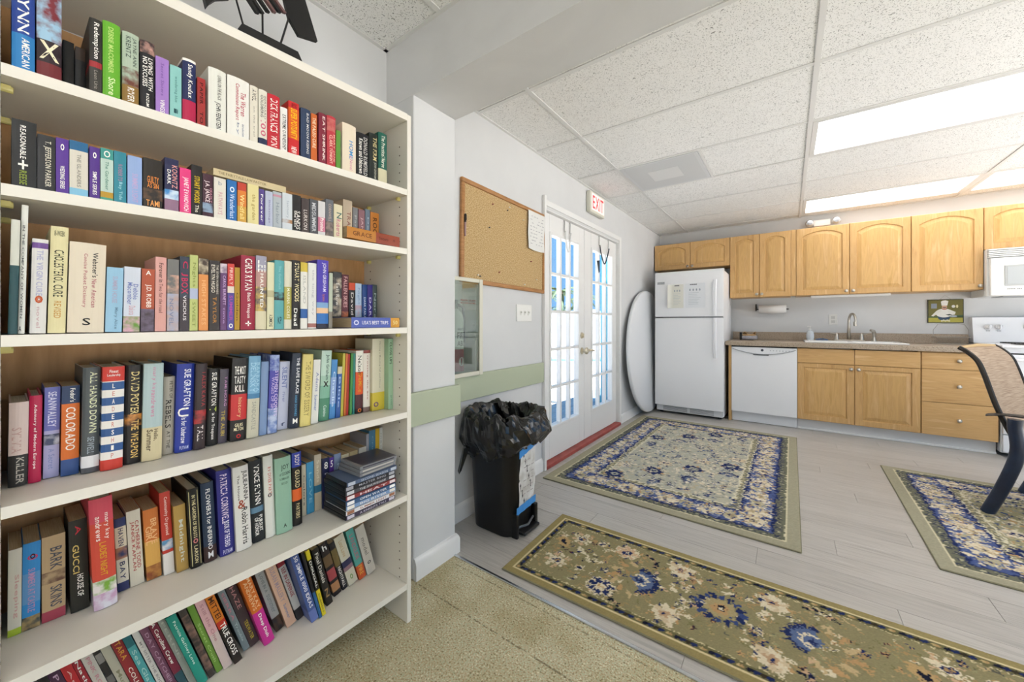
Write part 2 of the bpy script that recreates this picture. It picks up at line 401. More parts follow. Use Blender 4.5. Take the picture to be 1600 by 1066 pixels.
# --- baseboards and rails
def baseboard(name, pts, h=.095, t=.014, label=None):
    """pts: floor polyline; board stands on its right-hand side"""
    prof = [(0, 0), (t, 0), (t, h * .72), (t * .75, h * .86), (t * .35, h * .97), (0, h)]
    P = []
    for i, p in enumerate(pts):
        p = Vector(p); 
        d0 = (p - Vector(pts[i - 1])).normalized() if i else None; d1 = (Vector(pts[i + 1]) - p).normalized() if i < len(pts) - 1 else None
        n0 = Vector((d0.y, -d0.x)) if d0 else None; n1 = Vector((d1.y, -d1.x)) if d1 else None
        if n0 is None: nn = n1
        elif n1 is None: nn = n0
        else: nn = (n0 + n1) / (1 + n0.dot(n1))
        P.append([(p.x + nn.x * q, p.y + nn.y * q, z) for q, z in prof])
    mb = MB(); mb.grid(P); mb.add(P[0], [tuple(range(6))]); mb.add(P[-1], [tuple(range(6))])
    return struct(name, mb, TRIMW, label, smooth=True)
baseboard('baseboard_column', [(XW + .02, 1.284 + .012), (CX, 1.284), (CX, 1.035), (XW + .02, 1.035)][::-1][::-1][1:3] if False else [(CX, 1.037), (CX, 1.284), (XW + .02, 1.284)], .092, .016, 'rounded white baseboard around the wall return')
baseboard('baseboard_left', [(XW, 1.302), (XW, 2.372)], .095, .013, 'white baseboard behind the trash can')
baseboard('baseboard_far', [(XW, 3.99), (XW, YB - .02)], .095, .013, 'white baseboard behind the round table')
struct('trim_2', MB().bbox(CX, CX + .02, .99, 1.302, .661, .804, .004), SAGE, 'short sage green wall rail beside the bookcase')
struct('trim_3', MB().bbox(XW + .002, XW + .018, 1.302, 2.374, .661, .806, .004), SAGE, 'long sage green wall rail above the trash can')
struct('trim_4', MB().bbox(XW, XW + .026, 2.374, 2.402, 0, 2.05, .004), TRIMW, 'narrow white edge board at the left of the door')
# --- double door
def door_leaf(name, y0, y1, g0, g1, label):
    r = thing(name, label, None, (-1.525, (y0 + y1) / 2, .03)); r['kind'] = 'structure'
    xa, xb, z0, z1 = -1.545, -1.505, .032, 1.955; gz0, gz1 = .262, 1.815
    f = MB()
    f.bbox(xa, xb, y0, g0, z0, z1, .003); f.bbox(xa, xb, g1, y1, z0, z1, .003)
    f.box(xa, xb, g0, g1, z0, gz0); f.box(xa, xb, g0, g1, gz1, z1)
    obj('frame', f, TRIMW, r)
    lp = MB(); t = .022
    for (a, b, c, d) in ((g0, g0 + t, gz0, gz1), (g1 - t, g1, gz0, gz1), (g0 + t, g1 - t, gz0, gz0 + t), (g0 + t, g1 - t, gz1 - t, gz1)):
        lp.bbox(xa - .006, xb + .008, a, b, c, d, .004)
    obj('glazing_bead', lp, TRIMW, r)
    nc, nr, m = 3, 5, .0105; a0, a1, b0, b1 = g0 + t, g1 - t, gz0 + t, gz1 - t
    for i in range(1, nc):
        yy = a0 + (a1 - a0) * i / nc; obj('muntin', MB().bbox(xa + .004, xb + .004, yy - m, yy + m, b0, b1, .003), TRIMW, r)
    for j in range(1, nr):
        zz = b0 + (b1 - b0) * j / nr
        for i in range(nc):
            obj('muntin', MB().bbox(xa + .005, xb + .003, a0 + (a1 - a0) * i / nc + (m if i else 0), a0 + (a1 - a0) * (i + 1) / nc - (m if i < nc - 1 else 0), zz - m, zz + m, .003), TRIMW, r)
    for i in range(nc):
        for j in range(nr):
            obj('pane', MB().box(-1.527, -1.523, a0 + (a1 - a0) * i / nc, a0 + (a1 - a0) * (i + 1) / nc, b0 + (b1 - b0) * j / nr, b0 + (b1 - b0) * (j + 1) / nr), GLASS, r)
    return r
dl = door_leaf('door_1', 2.412, 3.153, 2.535, 3.052, 'left leaf of the white glazed double door with knob')
dr = door_leaf('door_2', 3.159, 3.942, 3.302, 3.835, 'right leaf of the white glazed double door')
kb = obj('door_knob', MB().lathe([(.0, -1.505), (.03, -1.505), (.03, -1.498), (.012, -1.494), (.012, -1.475), (.026, -1.468), (.03, -1.455), (.02, -1.444), (.0, -1.442)], (0, 3.103, .846), 'x', 20), BRASSY, dl, smooth=True)
obj('deadbolt', MB().lathe([(.0, -1.505), (.028, -1.505), (.026, -1.493), (.0, -1.492)], (0, 3.098, .986), 'x', 20).bbox(-1.494, -1.478, 3.092, 3.104, .968, 1.004, .003), BRASSY, dl, smooth=True)
obj('door_lever', MB().lathe([(.0, -1.505), (.026, -1.505), (.026, -1.498), (.011, -1.494), (.011, -1.472)], (0, 3.205, .846), 'x', 16).tube([(-1.474, 3.205, .846), (-1.468, 3.23, .846), (-1.468, 3.29, .84)], .009), BRASSY, dr, smooth=True)
jb = MB(); jb.box(-1.60, XW - .001, D0 - .0, 2.410, 0, DZ); jb.box(-1.60, XW - .001, 3.945, D1, 0, DZ); jb.box(-1.60, XW - .001, D0, D1, 1.958, DZ)
struct('trim_5', jb, TRIMW, 'white door jamb of the double door')
struct('trim_6', MB().bbox(XW, XW + .008, 3.95, 4.0, 0, 2.03, .003), TRIMW, 'thin white casing right of the double door')
struct('trim_10', MB().bbox(XW, XW + .008, 2.404, 3.948, 1.985, 2.03, .003), TRIMW, 'thin white casing over the double door')
REDS = tex_mat('red_sill', [(.3, '8e3e38'), (.7, 'aa5048')], nscale=9, rough=.55)
struct('trim_7', MB().bbox(-1.60, -1.45, 2.404, 3.946, -.01, .026, .005), REDS, 'brick red painted door sill')
# hooks and cords hung over the leaves
STEEL = mat('white_wire', 'd8d8d6', .35)
def hanger(name, label, y0, y1, col, drop, tagged=False):
    r = thing(name, label, 'door hanger', (-1.49, (y0 + y1) / 2, 1.9), 'hangers over the glazed doors')
    for yy in (y0, y1):
        obj('hook', MB().tube([(-1.503, yy, 1.945), (-1.499, yy, 1.951), (-1.496, yy, 1.94), (-1.497, yy, 1.86), (-1.490, yy, 1.848), (-1.484, yy, 1.858)], .004, 6), CHROME, r, smooth=True)
    ym = (y0 + y1) / 2
    pts = [(-1.488, y0, 1.862)] + [(-1.49, y0 + (y1 - y0) * t, 1.85 - drop * (1 - abs(2 * t - 1) ** 1.6)) for t in [i / 10 for i in range(1, 10)]] + [(-1.488, y1, 1.862)]
    obj('cord', MB().tube(pts, .006, 6), col, r, smooth=True)
    if tagged:
        obj('flag', MB().prism([(3.40, 1.70), (3.46, 1.71), (3.46, 1.60), (3.445, 1.585)], lambda a, b: (-1.486, a, b), lambda a, b: (-1.490, a, b)), mat('dark_slate', '22303c', .6), r)
hanger('door_hanger', 'white cord on two hooks over the left door leaf', 2.76, 2.86, STEEL, .16)
hanger('door_hanger', 'black cord with dark flag over the right door leaf', 3.47, 3.70, mat('dark_cord', '1c2a34', .6), .16, True)

# ================================================================= outside the glass
OUTG = -.10
struct('ground', MB().box(-60, XW - .13, -40, 70, OUTG - .3, OUTG - .04).box(XR + .1, 60, -40, 70, OUTG - .3, OUTG - .04).box(XW - .13, XR + .1, -40, YR - .1, OUTG - .3, OUTG - .04), tex_mat('concrete', [(.3, 'dcdad4'), (.7, 'eceae4')], nscale=.7, rough=.9), 'white sunlit concrete outside')
dk = obj('deck', MB().box(-2.8, XW - .14, .5, 12, OUTG - .05, OUTG - .012), mat('deck_gap', '54606a', .8)); tag(dk, 'deck boards outside the double door with blue shade in their colour', kind='structure')
DKM = tex_mat('deck_board', [(.3, '6a8496'), (.7, '86a0b0')], scale=(20, 1, 1), nscale=2, rough=.7, rnd=.08)  # blue of the sky-lit building shade is put into the board colour
dme = mesh_of('deck_board', MB().bbox(0, .136, 0, 11.4, -.012, 0, .003, 1), DKM)
for k in range(8): link_copy('deck_board', dme, dk, (-2.79 + k * .144, .55, OUTG))
fn = thing('fence', 'long white panel fence beyond the concrete', 'fence', (-9.5, 16, OUTG))
VIN = mat('white_vinyl', 'eef0f2', .5)
fd = Vector((-.62, 1.0)).normalized()
f0 = Vector((-5.0, 8.0))
def fpt(t, off, z):
    p = Vector((-14.5, 9.6)) + Vector((13.5, 9.0)).normalized() * t; q = Vector((9.0, -13.5)).normalized() * off
    return (p.x + q.x, p.y + q.y, z)
for k in range(9):
    a, b = k * 1.9, k * 1.9 + 1.8
    mb = MB(); mb.prism([(a, OUTG), (b, OUTG), (b, 1.60), (a, 1.60)], lambda t, z: fpt(t, 0, z), lambda t, z: fpt(t, .04, z)); obj('panel', mb, VIN, fn)
    mb = MB(); mb.prism([(b, OUTG), (b + .1, OUTG), (b + .1, 1.66), (b, 1.66)], lambda t, z: fpt(t, -.03, z), lambda t, z: fpt(t, .07, z)); obj('post', mb, VIN, fn)
struct('pool_edge', MB().prism([(4, 0), (16, 0), (16, .7), (4, .7)], lambda t, o: fpt(t, 3.2 + o, OUTG - .035), lambda t, o: fpt(t, 3.2 + o, OUTG + .03)), mat('teal_paint', '6fa8b4', .6), 'pale teal strip on the ground outside')
TEAL = tex_mat('teal_post', [(.3, '2a94b4'), (.7, '48a8c0')], nscale=3, rough=.5)
ps = thing('porch_post', 'teal painted porch post outside the right door leaf', 'post', (-2.2, 5.32, OUTG))
obj('shaft', MB().bbox(-2.25, -2.15, 5.26, 5.37, OUTG, 2.75, .006), TEAL, ps)
obj('foot', MB().bbox(-2.27, -2.13, 5.24, 5.39, OUTG, OUTG + .12, .006), TEAL, ps)
LEAF = tex_mat('foliage', [(.3, '2f4a34'), (.7, '567050')], nscale=4, rough=.7)
TRK = mat('trunk', '7a6a58', .9)
def palm(x, y, h, label, n=16, L=1.5):
    r = thing('palm_tree', label, 'palm tree', (x, y, OUTG), 'trees beyond the fence')
    obj('trunk', MB().tube([(x, y, OUTG), (x + .1, y, h * .5), (x + .05, y + .05, h)], [.16, .12, .09], 8), TRK, r)
    mb = MB()
    for k in range(n):
        a = 2 * PI * k / n + random.random() * .4; el = random.uniform(-.5, .9); P = []
        for i in range(7):
            t = i / 6; d = L * t; z = h + d * math.sin(el) - 1.1 * t * t * L * .6; rr = d * math.cos(el * .6)
            c = Vector((x + rr * math.cos(a), y + rr * math.sin(a), z)); s = Vector((-math.sin(a), math.cos(a), 0)) * (.16 * math.sin(PI * min(.97, t + .08)) + .02)
            P.append([tuple(c - s - Vector((0, 0, .06))), tuple(c), tuple(c + s - Vector((0, 0, .06)))])
        mb.grid(P)
    obj('fronds', mb, LEAF, r)
def bush(x, y, rad, h, label):
    r = thing('leafy_tree', label, 'tree', (x, y, OUTG), 'trees beyond the fence')
    obj('trunk', MB().tube([(x, y, OUTG), (x, y, h * .6)], .1, 6), TRK, r)
    mb = MB()
    for k in range(420):
        d = Vector((random.gauss(0, 1), random.gauss(0, 1), random.gauss(0, 1))).normalized() * (random.random() ** .4)
        c = Vector((x + d.x * rad, y + d.y * rad, h - .9 * rad + d.z * rad * .9)); n1 = Vector((random.gauss(0, 1), random.gauss(0, 1), random.gauss(0, 1))).normalized()
        u = n1.orthogonal().normalized() * .16; w = n1.cross(u) * .7
        mb.add([c - u, c + w * .6, c + u, c - w * .6], [(0, 1, 2, 3)])
    obj('foliage', mb, LEAF, r)
palm(-12.0, 21.6, 3.1, 'tall palm beyond the fence seen through the left leaf'); palm(-16.2, 26.5, 3.6, 'second palm further left behind the fence')
palm(-13.8, 28.6, 3.4, 'shorter palm at the right of the palm group')
bush(-15.1, 21.6, 1.2, 2.7, 'dense tree behind the left part of the fence'); bush(-13.4, 24.6, 1.15, 2.6, 'low tree behind the palm group')
bush(-9.4, 23.6, .5, 1.95, 'small treetop over the fence seen through the right leaf')
bush(-18.5, 22.6, 1.3, 2.9, 'tree at the far left end of the fence')
# ================================================================= things on the left wall
CORK = tex_mat('cork', [(.32, '8e7040'), (.45, 'b69868'), (.55, 'c8ac80'), (.68, 'dac29c')], nscale=190, detail=3, rough=.95, bump=.3, coord='World', spec=.05)
OAKF = tex_mat('cork_frame', [(.3, '9a6a38'), (.7, 'b88450')], scale=(4, 4, 40), nscale=3, rough=.45)
cm = Matrix.Translation((XW, 1.945, 1.615)) @ Matrix.Rotation(math.radians(-.8), 4, 'X')
cb = thing('cork_board', 'wood framed cork notice board on the wall left of the door', 'notice board', M=cm)
hy, hz, t = .443, .293, .026
obj('cork_sheet', MB().box(.002, .012, -hy + t * .7, hy - t * .7, -hz + t * .7, hz - t * .7), CORK, cb, world=False)
for q in ((-hy, hy, hz - t, hz), (-hy, hy, -hz, -hz + t), (-hy, -hy + t, -hz + t, hz - t), (hy - t, hy, -hz + t, hz - t)):
    obj('frame_rail', MB().bbox(.001, .022, *q, .005), OAKF, cb, world=False, smooth=True)
PINC = [mat('pin_' + c, c, .3) for c in ('e8e4d8', '3a3028', '8a2a24', 'd8d0b8')]
PINL = ['white push pin below the top rail middle of the cork board', 'brown push pin under the white one near the top rail', 'red push pin at the upper left of the cork board', 'cream push pin left of the handwritten sheet', 'white push pin at the lower left corner of the cork', 'brown push pin touching the lower left white one', 'red push pin low left of the cork middle', 'cream push pin at the lower right of the cork', 'white push pin low right near the bottom rail', 'brown push pin left of the cork middle', 'red push pin below the handwritten sheet']
for k, (py, pz) in enumerate([(.0, .235), (-.02, .21), (-.17, .21), (.16, .19), (-.3, -.24), (-.28, -.245), (-.1, -.2), (.33, -.2), (.18, -.25), (-.2, .06), (.26, -.08)]):
    o = thing('push_pin', PINL[k], 'push pin', M=cm @ Matrix.Translation((.013, py, pz)), group='push pins on the cork board')
    obj('head', MB().lathe([(0, 0), (.0035, .0), (.003, .004), (.005, .008), (.0, .009)], axis='x', n=8), PINC[k % 4], o, world=False)
sh = MB(); P = []
for i in range(9):
    P.append([(.0255 + .004 * math.sin(j * .5 + i * .3) * (i / 8), .207 + .215 * j / 6 + .004 * math.sin(i), .274 - .272 * i / 8 + (.006 * (j - 3) ** 2 / 9 if i == 8 else 0)) for j in range(7)])
sh.grid(P)
po = thing('paper_sheet', 'white handwritten sheet hung at the right of the cork board', 'paper', M=cm)
obj('sheet', sh, PAPER, po, world=False)
wr = MB()
for k in range(9):
    z = .235 - k * .024; y0 = .225 + random.random() * .02; 
    for s in range(5):
        yy = y0 + s * .034
        if random.random() < .75: wr.box(.0305, .0307, yy, yy + random.uniform(.012, .028), z, z + .0035)
obj('handwriting', wr, mat('pencil', '9a9aa0', .9), po, world=False)
pn = thing('marker_pen', 'dark pen with pink grip clipped to the left cork board frame', 'pen', M=cm @ Matrix.Translation((.026, -.42, .02)))
obj('barrel', MB().lathe([(.0, -.06), (.005, -.055), (.006, .02), (.005, .025)], n=10), mat('pink_grip', 'a88888', .4), pn, world=False)
obj('cap', MB().lathe([(.0065, .02), (.0065, .06), (.004, .068), (.0, .069)], n=10).box(.005, .009, -.002, .002, .03, .062), mat('ink_black', '141416', .35), pn, world=False)
# light switch
sw = thing('light_switch', 'white three gang switch plate under the cork board', 'switch', (XW, 2.136, 1.167))
obj('plate', MB().bbox(XW, XW + .007, 2.046, 2.226, 1.109, 1.225, .003), mat('switch_white', 'ecece8', .35), sw)
for k in range(3):
    yy = 2.09 + k * .046
    obj('toggle', MB().bbox(XW + .006, XW + .009, yy - .008, yy + .008, 1.152, 1.182, .001).bbox(XW + .008, XW + .019, yy - .0045, yy + .0045, 1.166, 1.178, .002), mat('switch_toggle', 'dcdcd6', .35), sw)
# extinguisher cabinet
ec = thing('extinguisher_cabinet', 'cream framed recessed cabinet with a glass front beside the wall return', 'cabinet', (XW - .05, 1.53, .81))
CRM = mat('cream_enamel', 'd8d6c6', .45)
bx = MB(); bx.box(XW - .118, XW - .11, E0 + .002, E1 - .002, EZ0 + .002, EZ1 - .002)
for q in ((E0 + .002, E0 + .008, EZ0 + .002, EZ1 - .002), (E1 - .008, E1 - .002, EZ0 + .002, EZ1 - .002), (E0 + .008, E1 - .008, EZ0 + .002, EZ0 + .008), (E0 + .008, E1 - .008, EZ1 - .008, EZ1 - .002)): bx.box(XW - .11, XW, *q)
obj('box', bx, mat('cabinet_inside', 'dcdcd4', .6), ec)
fr = MB()
for q in ((E0 - .012, E0 + .014, EZ0 - .014, EZ1 + .014), (E1 - .012, E1 + .017, EZ0 - .014, EZ1 + .014), (E0 + .014, E1 - .012, EZ0 - .014, EZ0 + .010), (E0 + .014, E1 - .012, EZ1 - .008, EZ1 + .014)): fr.bbox(XW + .0232, XW + .036, *q, .003)
obj('frame', fr, CRM, ec)
obj('collar', MB().box(XW, XW + .0228, E1 - .004, E1 + .012, EZ0 - .01, 1.30), CRM, ec)
obj('glass_door', MB().box(XW + .027, XW + .030, E0 + .014, E1 - .012, EZ0 + .010, EZ1 - .008), glass_mat('cabinet_glass', 'e4ece6', .14), ec)
tx = MB()
put_text(tx, 'BREAK GLASS', lambda u, v: (XW + .0305, 1.485 + u * .12, 1.222 + v * .008)); put_text(tx, 'IN CASE OF FIRE', lambda u, v: (XW + .0305, 1.485 + u * .12, 1.206 + v * .008))
obj('notice', tx, mat('notice_red', '8a3a34', .7), ec)
ex = thing('fire_extinguisher', 'white and red labelled fire extinguisher inside the glass cabinet', 'extinguisher', (XW - .055, 1.532, EZ0 + .008))
cxx, cyy, cz = XW - .055, 1.532, EZ0 + .0085
cyl = MB(); cyl.smooth = True
cyl.lathe([(0, cz), (.042, cz), (.045, cz + .006), (.045, cz + .30), (.038, cz + .33), (.018, cz + .35), (.014, cz + .36), (0, cz + .36)], (cxx, cyy, 0), n=24)
obj('cylinder', cyl, mat('extinguisher_white', 'd4d4d0', .4), ex)
obj('red_label', MB().lathe([(.0455, cz + .005), (.0458, cz + .012), (.0458, cz + .125), (.0455, cz + .13)], (cxx, cyy, 0), n=24), mat('extinguisher_red', 'a0303a', .4), ex)
lt = MB()
def cylp(u0, u1, v0, v1): return lambda u, v: (cxx + .0465 * math.cos(-.1 + u0 + (u1 - u0) * u), cyy + .0465 * math.sin(-.1 + u0 + (u1 - u0) * u), cz + v0 + (v1 - v0) * v)
put_text(lt, 'ABC', cylp(-.5, .75, .148, .178)); put_text(lt, 'FIRE', cylp(-.5, .75, .19, .225)); put_text(lt, 'WATER', cylp(-.5, .75, .235, .25))
obj('lettering', lt, mat('ink_dark', '33302e', .6), ex)
obj('round_mark', MB().prism([(.5 + .5 * math.cos(a * PI / 8), .5 + .5 * math.sin(a * PI / 8)) for a in range(16)], cylp(-.3, .55, .035, .085), lambda u, v: tuple(Vector(cylp(-.3, .55, .035, .085)(u, v)) + Vector((.0006, 0, 0)))), mat('mark_white', 'e4dcd8', .5), ex)
obj('handle', MB().tube([(cxx, cyy - .03, cz + .385), (cxx, cyy, cz + .378), (cxx, cyy + .05, cz + .388)], .006, 6).tube([(cxx, cyy - .02, cz + .41), (cxx, cyy, cz + .40), (cxx, cyy + .05, cz + .415)], .005, 6), mat('handle_grey', 'c8c8c4', .4), ex)
obj('valve', MB().lathe([(.012, cz + .355), (.012, cz + .41), (.0, cz + .412)], (cxx, cyy, 0), n=12), mat('valve_grey', '8a8a88', .35, metal=.8), ex)
obj('hose', MB().tube([(cxx, cyy + .012, cz + .385), (cxx, cyy + .06, cz + .37), (cxx, cyy + .065, cz + .30), (cxx + .01, cyy + .056, cz + .16)], .008, 8), BLACK, ex, smooth=True)
# exit sign
es = thing('exit_sign', 'white box sign with red exit lettering above the double door', 'sign', (XW, 3.285, 2.2))
obj('housing', MB().bbox(XW + .001, XW + .045, 3.125, 3.448, 2.103, 2.298, .012, 3), mat('sign_housing', 'd8d6c8', .4), es, smooth=True)
obj('face', MB().bbox(XW + .045, XW + .048, 3.15, 3.425, 2.128, 2.278, .001), mat('sign_face', 'f0dcd6', .4, emit='ffd8d0', estr=.25), es)
tx = MB(); RD = mat('exit_red', 'c0303a', .5, emit='d02838', estr=.25)
put_text(tx, 'EXIT', lambda u, v: (XW + .0486, 3.168 + u * .24, 2.142 + v * .118)); obj('lettering', tx, RD, es)

# ================================================================= kitchen
MAPLE = tex_mat('maple', [(.28, 'bf945c'), (.46, 'd2a970'), (.56, 'caa066'), (.72, 'deba86')], scale=(16, 16, 1.3), nscale=2.2, detail=5, rough=.42, distort=.6, rnd=.035)
MAPLEH = tex_mat('maple_horizontal', [(.28, 'bf945c'), (.46, 'd2a970'), (.56, 'caa066'), (.72, 'deba86')], scale=(1.3, 16, 16), nscale=2.2, detail=5, rough=.42, distort=.6, rnd=.035)
MAPLEP = tex_mat('maple_panel', [(.28, 'c29858'), (.46, 'd4ab6e'), (.56, 'caa064'), (.72, 'dab47e')], scale=(11, 11, 1.0), nscale=2.4, detail=5, rough=.42, distort=.8, rnd=.045)
def knob(parent, x, yf, z, m=NICKEL):
    mb = MB(); mb.smooth = True
    mb.lathe([(0, -.001), (.007, -.001), (.0065, -.012), (.0155, -.017), (.0165, -.022), (.012, -.027), (0, -.029)], (x, yf, z), 'y', 16)
    obj('knob', mb, m, parent)
def arch_loop(x0, x1, z0, z1, rise, off, n=12):
    """closed loop: bottom, right side, top (arched by rise), left side; offset inwards by off"""
    x0 += off; x1 -= off; z0 += off; zt = z1 - off - rise
    L = [(x0 + (x1 - x0) * i / 4, z0) for i in range(4)] + [(x1, z0 + (zt - z0) * i / 4) for i in range(4)]
    for i in range(n):
        t = i / n; L.append((x1 + (x0 - x1) * t, zt + rise * math.sin(PI * t) ** .8))
    L += [(x0, zt + (z0 - zt) * i / 4) for i in range(4)]
    return L
def rect_like(x0, x1, z0, z1, n=12):
    return arch_loop(x0, x1, z0, z1, 0, 0, n)
def cab_door(root, x0, x1, z0, z1, yf, arched=True, kn=None, th=.02, name='door'):
    """yf = front plane (towards -y)"""
    g = .0018; x0 += g; x1 -= g; z0 += g; z1 -= g
    st = .052; rise = min(.055, (x1 - x0) * .13) if arched else 0
    up = lambda L, y: [(x, y, z) for x, z in L]
    R_ = rect_like(x0, x1, z0, z1); Ri = rect_like(x0 + .004, x1 - .004, z0 + .004, z1 - .004)
    A = lambda o: arch_loop(x0 + st, x1 - st, z0 + st, z1 - st * .75, rise, o)
    fr = MB(); fr.loops([up(R_, yf + th), up(R_, yf + .004), up(Ri, yf), up(A(0), yf), up(A(.004), yf + .009), up(A(.004), yf + .012)], True, False)
    d = obj(name, fr, MAPLE, root)
    pn = MB(); pn.loops([up(A(.0045), yf + .0125), up(A(.0045), yf + .0095), up(A(.012), yf + .009), up(A(.036), yf + .002), up(A(.038), yf + .0015)], True, True)
    obj('panel', pn, MAPLEP, d)
    if kn: knob(d, kn[0], yf, kn[1])
    return d
def cabinet(name, label, x0, x1, z0, z1, yf, yb, group=None, top=True):
    r = thing(name, label, 'cabinet', ((x0 + x1) / 2, (yf + yb) / 2, z0), group)
    c = MB(); t = .016; f = yf + .0215
    c.box(x0, x0 + t, f, yb, z0, z1); c.box(x1 - t, x1, f, yb, z0, z1); c.box(x0 + t, x1 - t, f, yb, z0, z0 + t)
    if top: c.box(x0 + t, x1 - t, f, yb, z1 - t, z1)
    c.box(x0 + t, x1 - t, yb - .008, yb, z0 + t, z1 - t); c.box(x0 + t, x1 - t, f, f + .015, z0 + t, z1 - t)
    obj('body', c, MAPLE, r)
    return r
UF = 5.235; ZT = 2.14; ZB = 1.40; YBK = YB - .002
u = cabinet('upper_cabinet', 'wide short maple cabinet with two arched doors above the refrigerator', -1.46, -.5735, 1.80, ZT, UF, YBK, 'maple wall cabinets')
cab_door(u, -1.46, -1.018, 1.80, ZT, UF, kn=(-1.045, 1.828)); cab_door(u, -1.018, -.5735, 1.80, ZT, UF, kn=(-.99, 1.828))
u = cabinet('upper_cabinet', 'narrow two door maple cabinet beside the refrigerator cabinet', -.5725, .022, ZB, ZT, UF, YBK, 'maple wall cabinets')
cab_door(u, -.5725, -.2745, ZB, ZT, UF, kn=(-.298, ZB + .034)); cab_door(u, -.2745, .022, ZB, ZT, UF, kn=(-.25, ZB + .034))
u = cabinet('upper_cabinet', 'two door maple wall cabinet above the sink', .068, .9595, ZB, ZT, UF, YBK, 'maple wall cabinets')
obj('filler_strip', MB().bbox(.023, .067, UF + .004, UF + .03, ZB, ZT, .002), MAPLE, u)
cab_door(u, .068, .512, ZB, ZT, UF, kn=(.486, ZB + .034)); cab_door(u, .512, .9595, ZB, ZT, UF, kn=(.539, ZB + .034))
u = cabinet('upper_cabinet', 'single door maple wall cabinet left of the microwave', .9605, 1.4145, ZB, ZT, UF, YBK, 'maple wall cabinets')
cab_door(u, .9605, 1.4145, ZB, ZT, UF, kn=(1.39, ZB + .034))
u = cabinet('upper_cabinet', 'short maple cabinet above the microwave', 1.4155, 2.165, 1.755, ZT, UF, YBK, 'maple wall cabinets')
cab_door(u, 1.4155, 1.79, 1.755, ZT, UF, kn=(1.765, 1.783)); cab_door(u, 1.79, 2.165, 1.755, ZT, UF, kn=(1.815, 1.783))
# emergency light above the cabinets
em = thing('emergency_light', 'white emergency light with two clear lamp heads above the wall cabinets', 'emergency light', (.30, YB - .03, 2.22))
obj('body', MB().bbox(.23, .38, YB - .075, YB - .002, 2.195, 2.265, .008), WHITE, em, smooth=True)
for xx in (.195, .425):
    hd = obj('lamp_head', MB().lathe([(.0, -.06), (.028, -.055), (.04, -.02), (.036, .01), (.012, .03), (.0, .032)], (xx, YB - .07, 2.235), 'y', 18), mat('clear_plastic', 'd8dadc', .12), em, smooth=True)
    obj('lens', MB().lathe([(.0, -.064), (.026, -.062), (.027, -.056), (.0, -.055)], (xx, YB - .07, 2.235), 'y', 18), mat('lens_silver', 'b4b8bc', .2, metal=.7), hd, smooth=True)
    obj('neck', MB().tube([(xx, YB - .045, 2.235), (xx + (.035 if xx < .3 else -.035), YB - .04, 2.235)], .008, 8), WHITE, hd)
tag(obj('under_cabinet_light', MB().bbox(.20, .83, 5.30, 5.40, ZB - .025, ZB - .001, .005), mat('strip_white', 'f0f0ee', .3)), 'slim white light strip under the wall cabinet over the sink', 'light strip')
# base cabinets
BF = 4.872; BT = .846
s_ = cabinet('base_cabinet', 'two door maple sink base cabinet beside the dishwasher', .0735, .9545, .108, BT, BF, YBK, 'maple base cabinets', False)
for (x0, x1, kx) in ((.0735, .513, .487), (.513, .9545, .54)):
    cab_door(s_, x0, x1, .108, .688, BF, arched=False, kn=(kx, .65))
    obj('false_drawer', MB().bbox(x0 + .0018, x1 - .0018, BF, BF + .02, .6915, .8385, .004), MAPLEH, s_)
s_ = cabinet('base_cabinet', 'maple base cabinet with three drawers behind the patio chair', .9565, 1.398, .108, BT, BF, YBK, 'maple base cabinets')
for (z0, z1) in ((.6935, .8385), (.402, .69), (.11, .3985)):
    d = obj('drawer', MB().bbox(.9585, 1.396, BF, BF + .02, z0, z1, .004), MAPLEH, s_); knob(d, 1.178, BF, (z0 + z1) / 2 + .004)
struct('trim_8', MB().box(.0735, 1.398, 4.935, 4.95, 0, .107), mat('toe_white', 'dedede', .5), 'white toe kick under the base cabinets')
struct('trim_9', MB().bbox(.0735, 1.398, 4.917, 4.9345, 0, .018, .004), TRIMW, 'white shoe moulding at the foot of the toe kick')
ep = MB().bbox(-.546, -.519, BF + .002, YBK, .0, .846, .002)
tag(obj('end_panel', ep, MAPLE), 'narrow maple end panel between refrigerator and dishwasher', 'panel')
# dishwasher
dw = thing('dishwasher', 'white built in dishwasher left of the sink cabinet', 'dishwasher', (-.222, 5.1, 0))
x0, x1 = -.516, .0715
obj('body', MB().box(x0 + .004, x1 - .004, BF + .05, YBK, .0, .832), GREYP, dw)
P = []
for i in range(9):
    z = .115 + (.832 - .115) * i / 8
    P.append([(x0 + (x1 - x0) * j / 12, BF - .004 - .010 * math.sin(PI * j / 12) ** .6, z) for j in range(13)])
dm = MB(); dm.loops([[(x0, BF + .03, .115), (x1, BF + .03, .115), (x1, BF + .03, .832), (x0, BF + .03, .832)], [(x0, BF - .004, .115), (x1, BF - .004, .115), (x1, BF - .004, .832), (x0, BF - .004, .832)]], True, False); dm.smooth = True; dm.grid(P)
dd = obj('door', dm, APPL, dw)
hm = MB(); hm.smooth = True
hm.tube([(x0 + .01 + (x1 - x0 - .02) * t, BF - .016 - .008 * math.sin(PI * t), .815 - .055 * math.sin(PI * t) ** .8) for t in [i / 20 for i in range(21)]], .004, 8)
obj('handle_edge', hm, GREYP, dd)
obj('handle_slot', MB().bbox(-.31, -.17, BF - .0245, BF - .014, .748, .757, .002), mat('slot_grey', '60646a', .5), dd)
obj('badge', MB().lathe([(0, -.0), (.013, -.0), (.013, -.004), (0, -.005)], (-.228, BF - .0135, .803), 'y', 20), mat('badge_grey', '4a4e54', .3, metal=.6), dd)
bt = MB()
for k in range(7): bt.bbox(-.16 + k * .027, -.15 + k * .027, BF - .0155, BF - .012, .797, .805, .001)
obj('control_marks', bt, mat('mark_grey', 'b0b4ba', .5), dd)
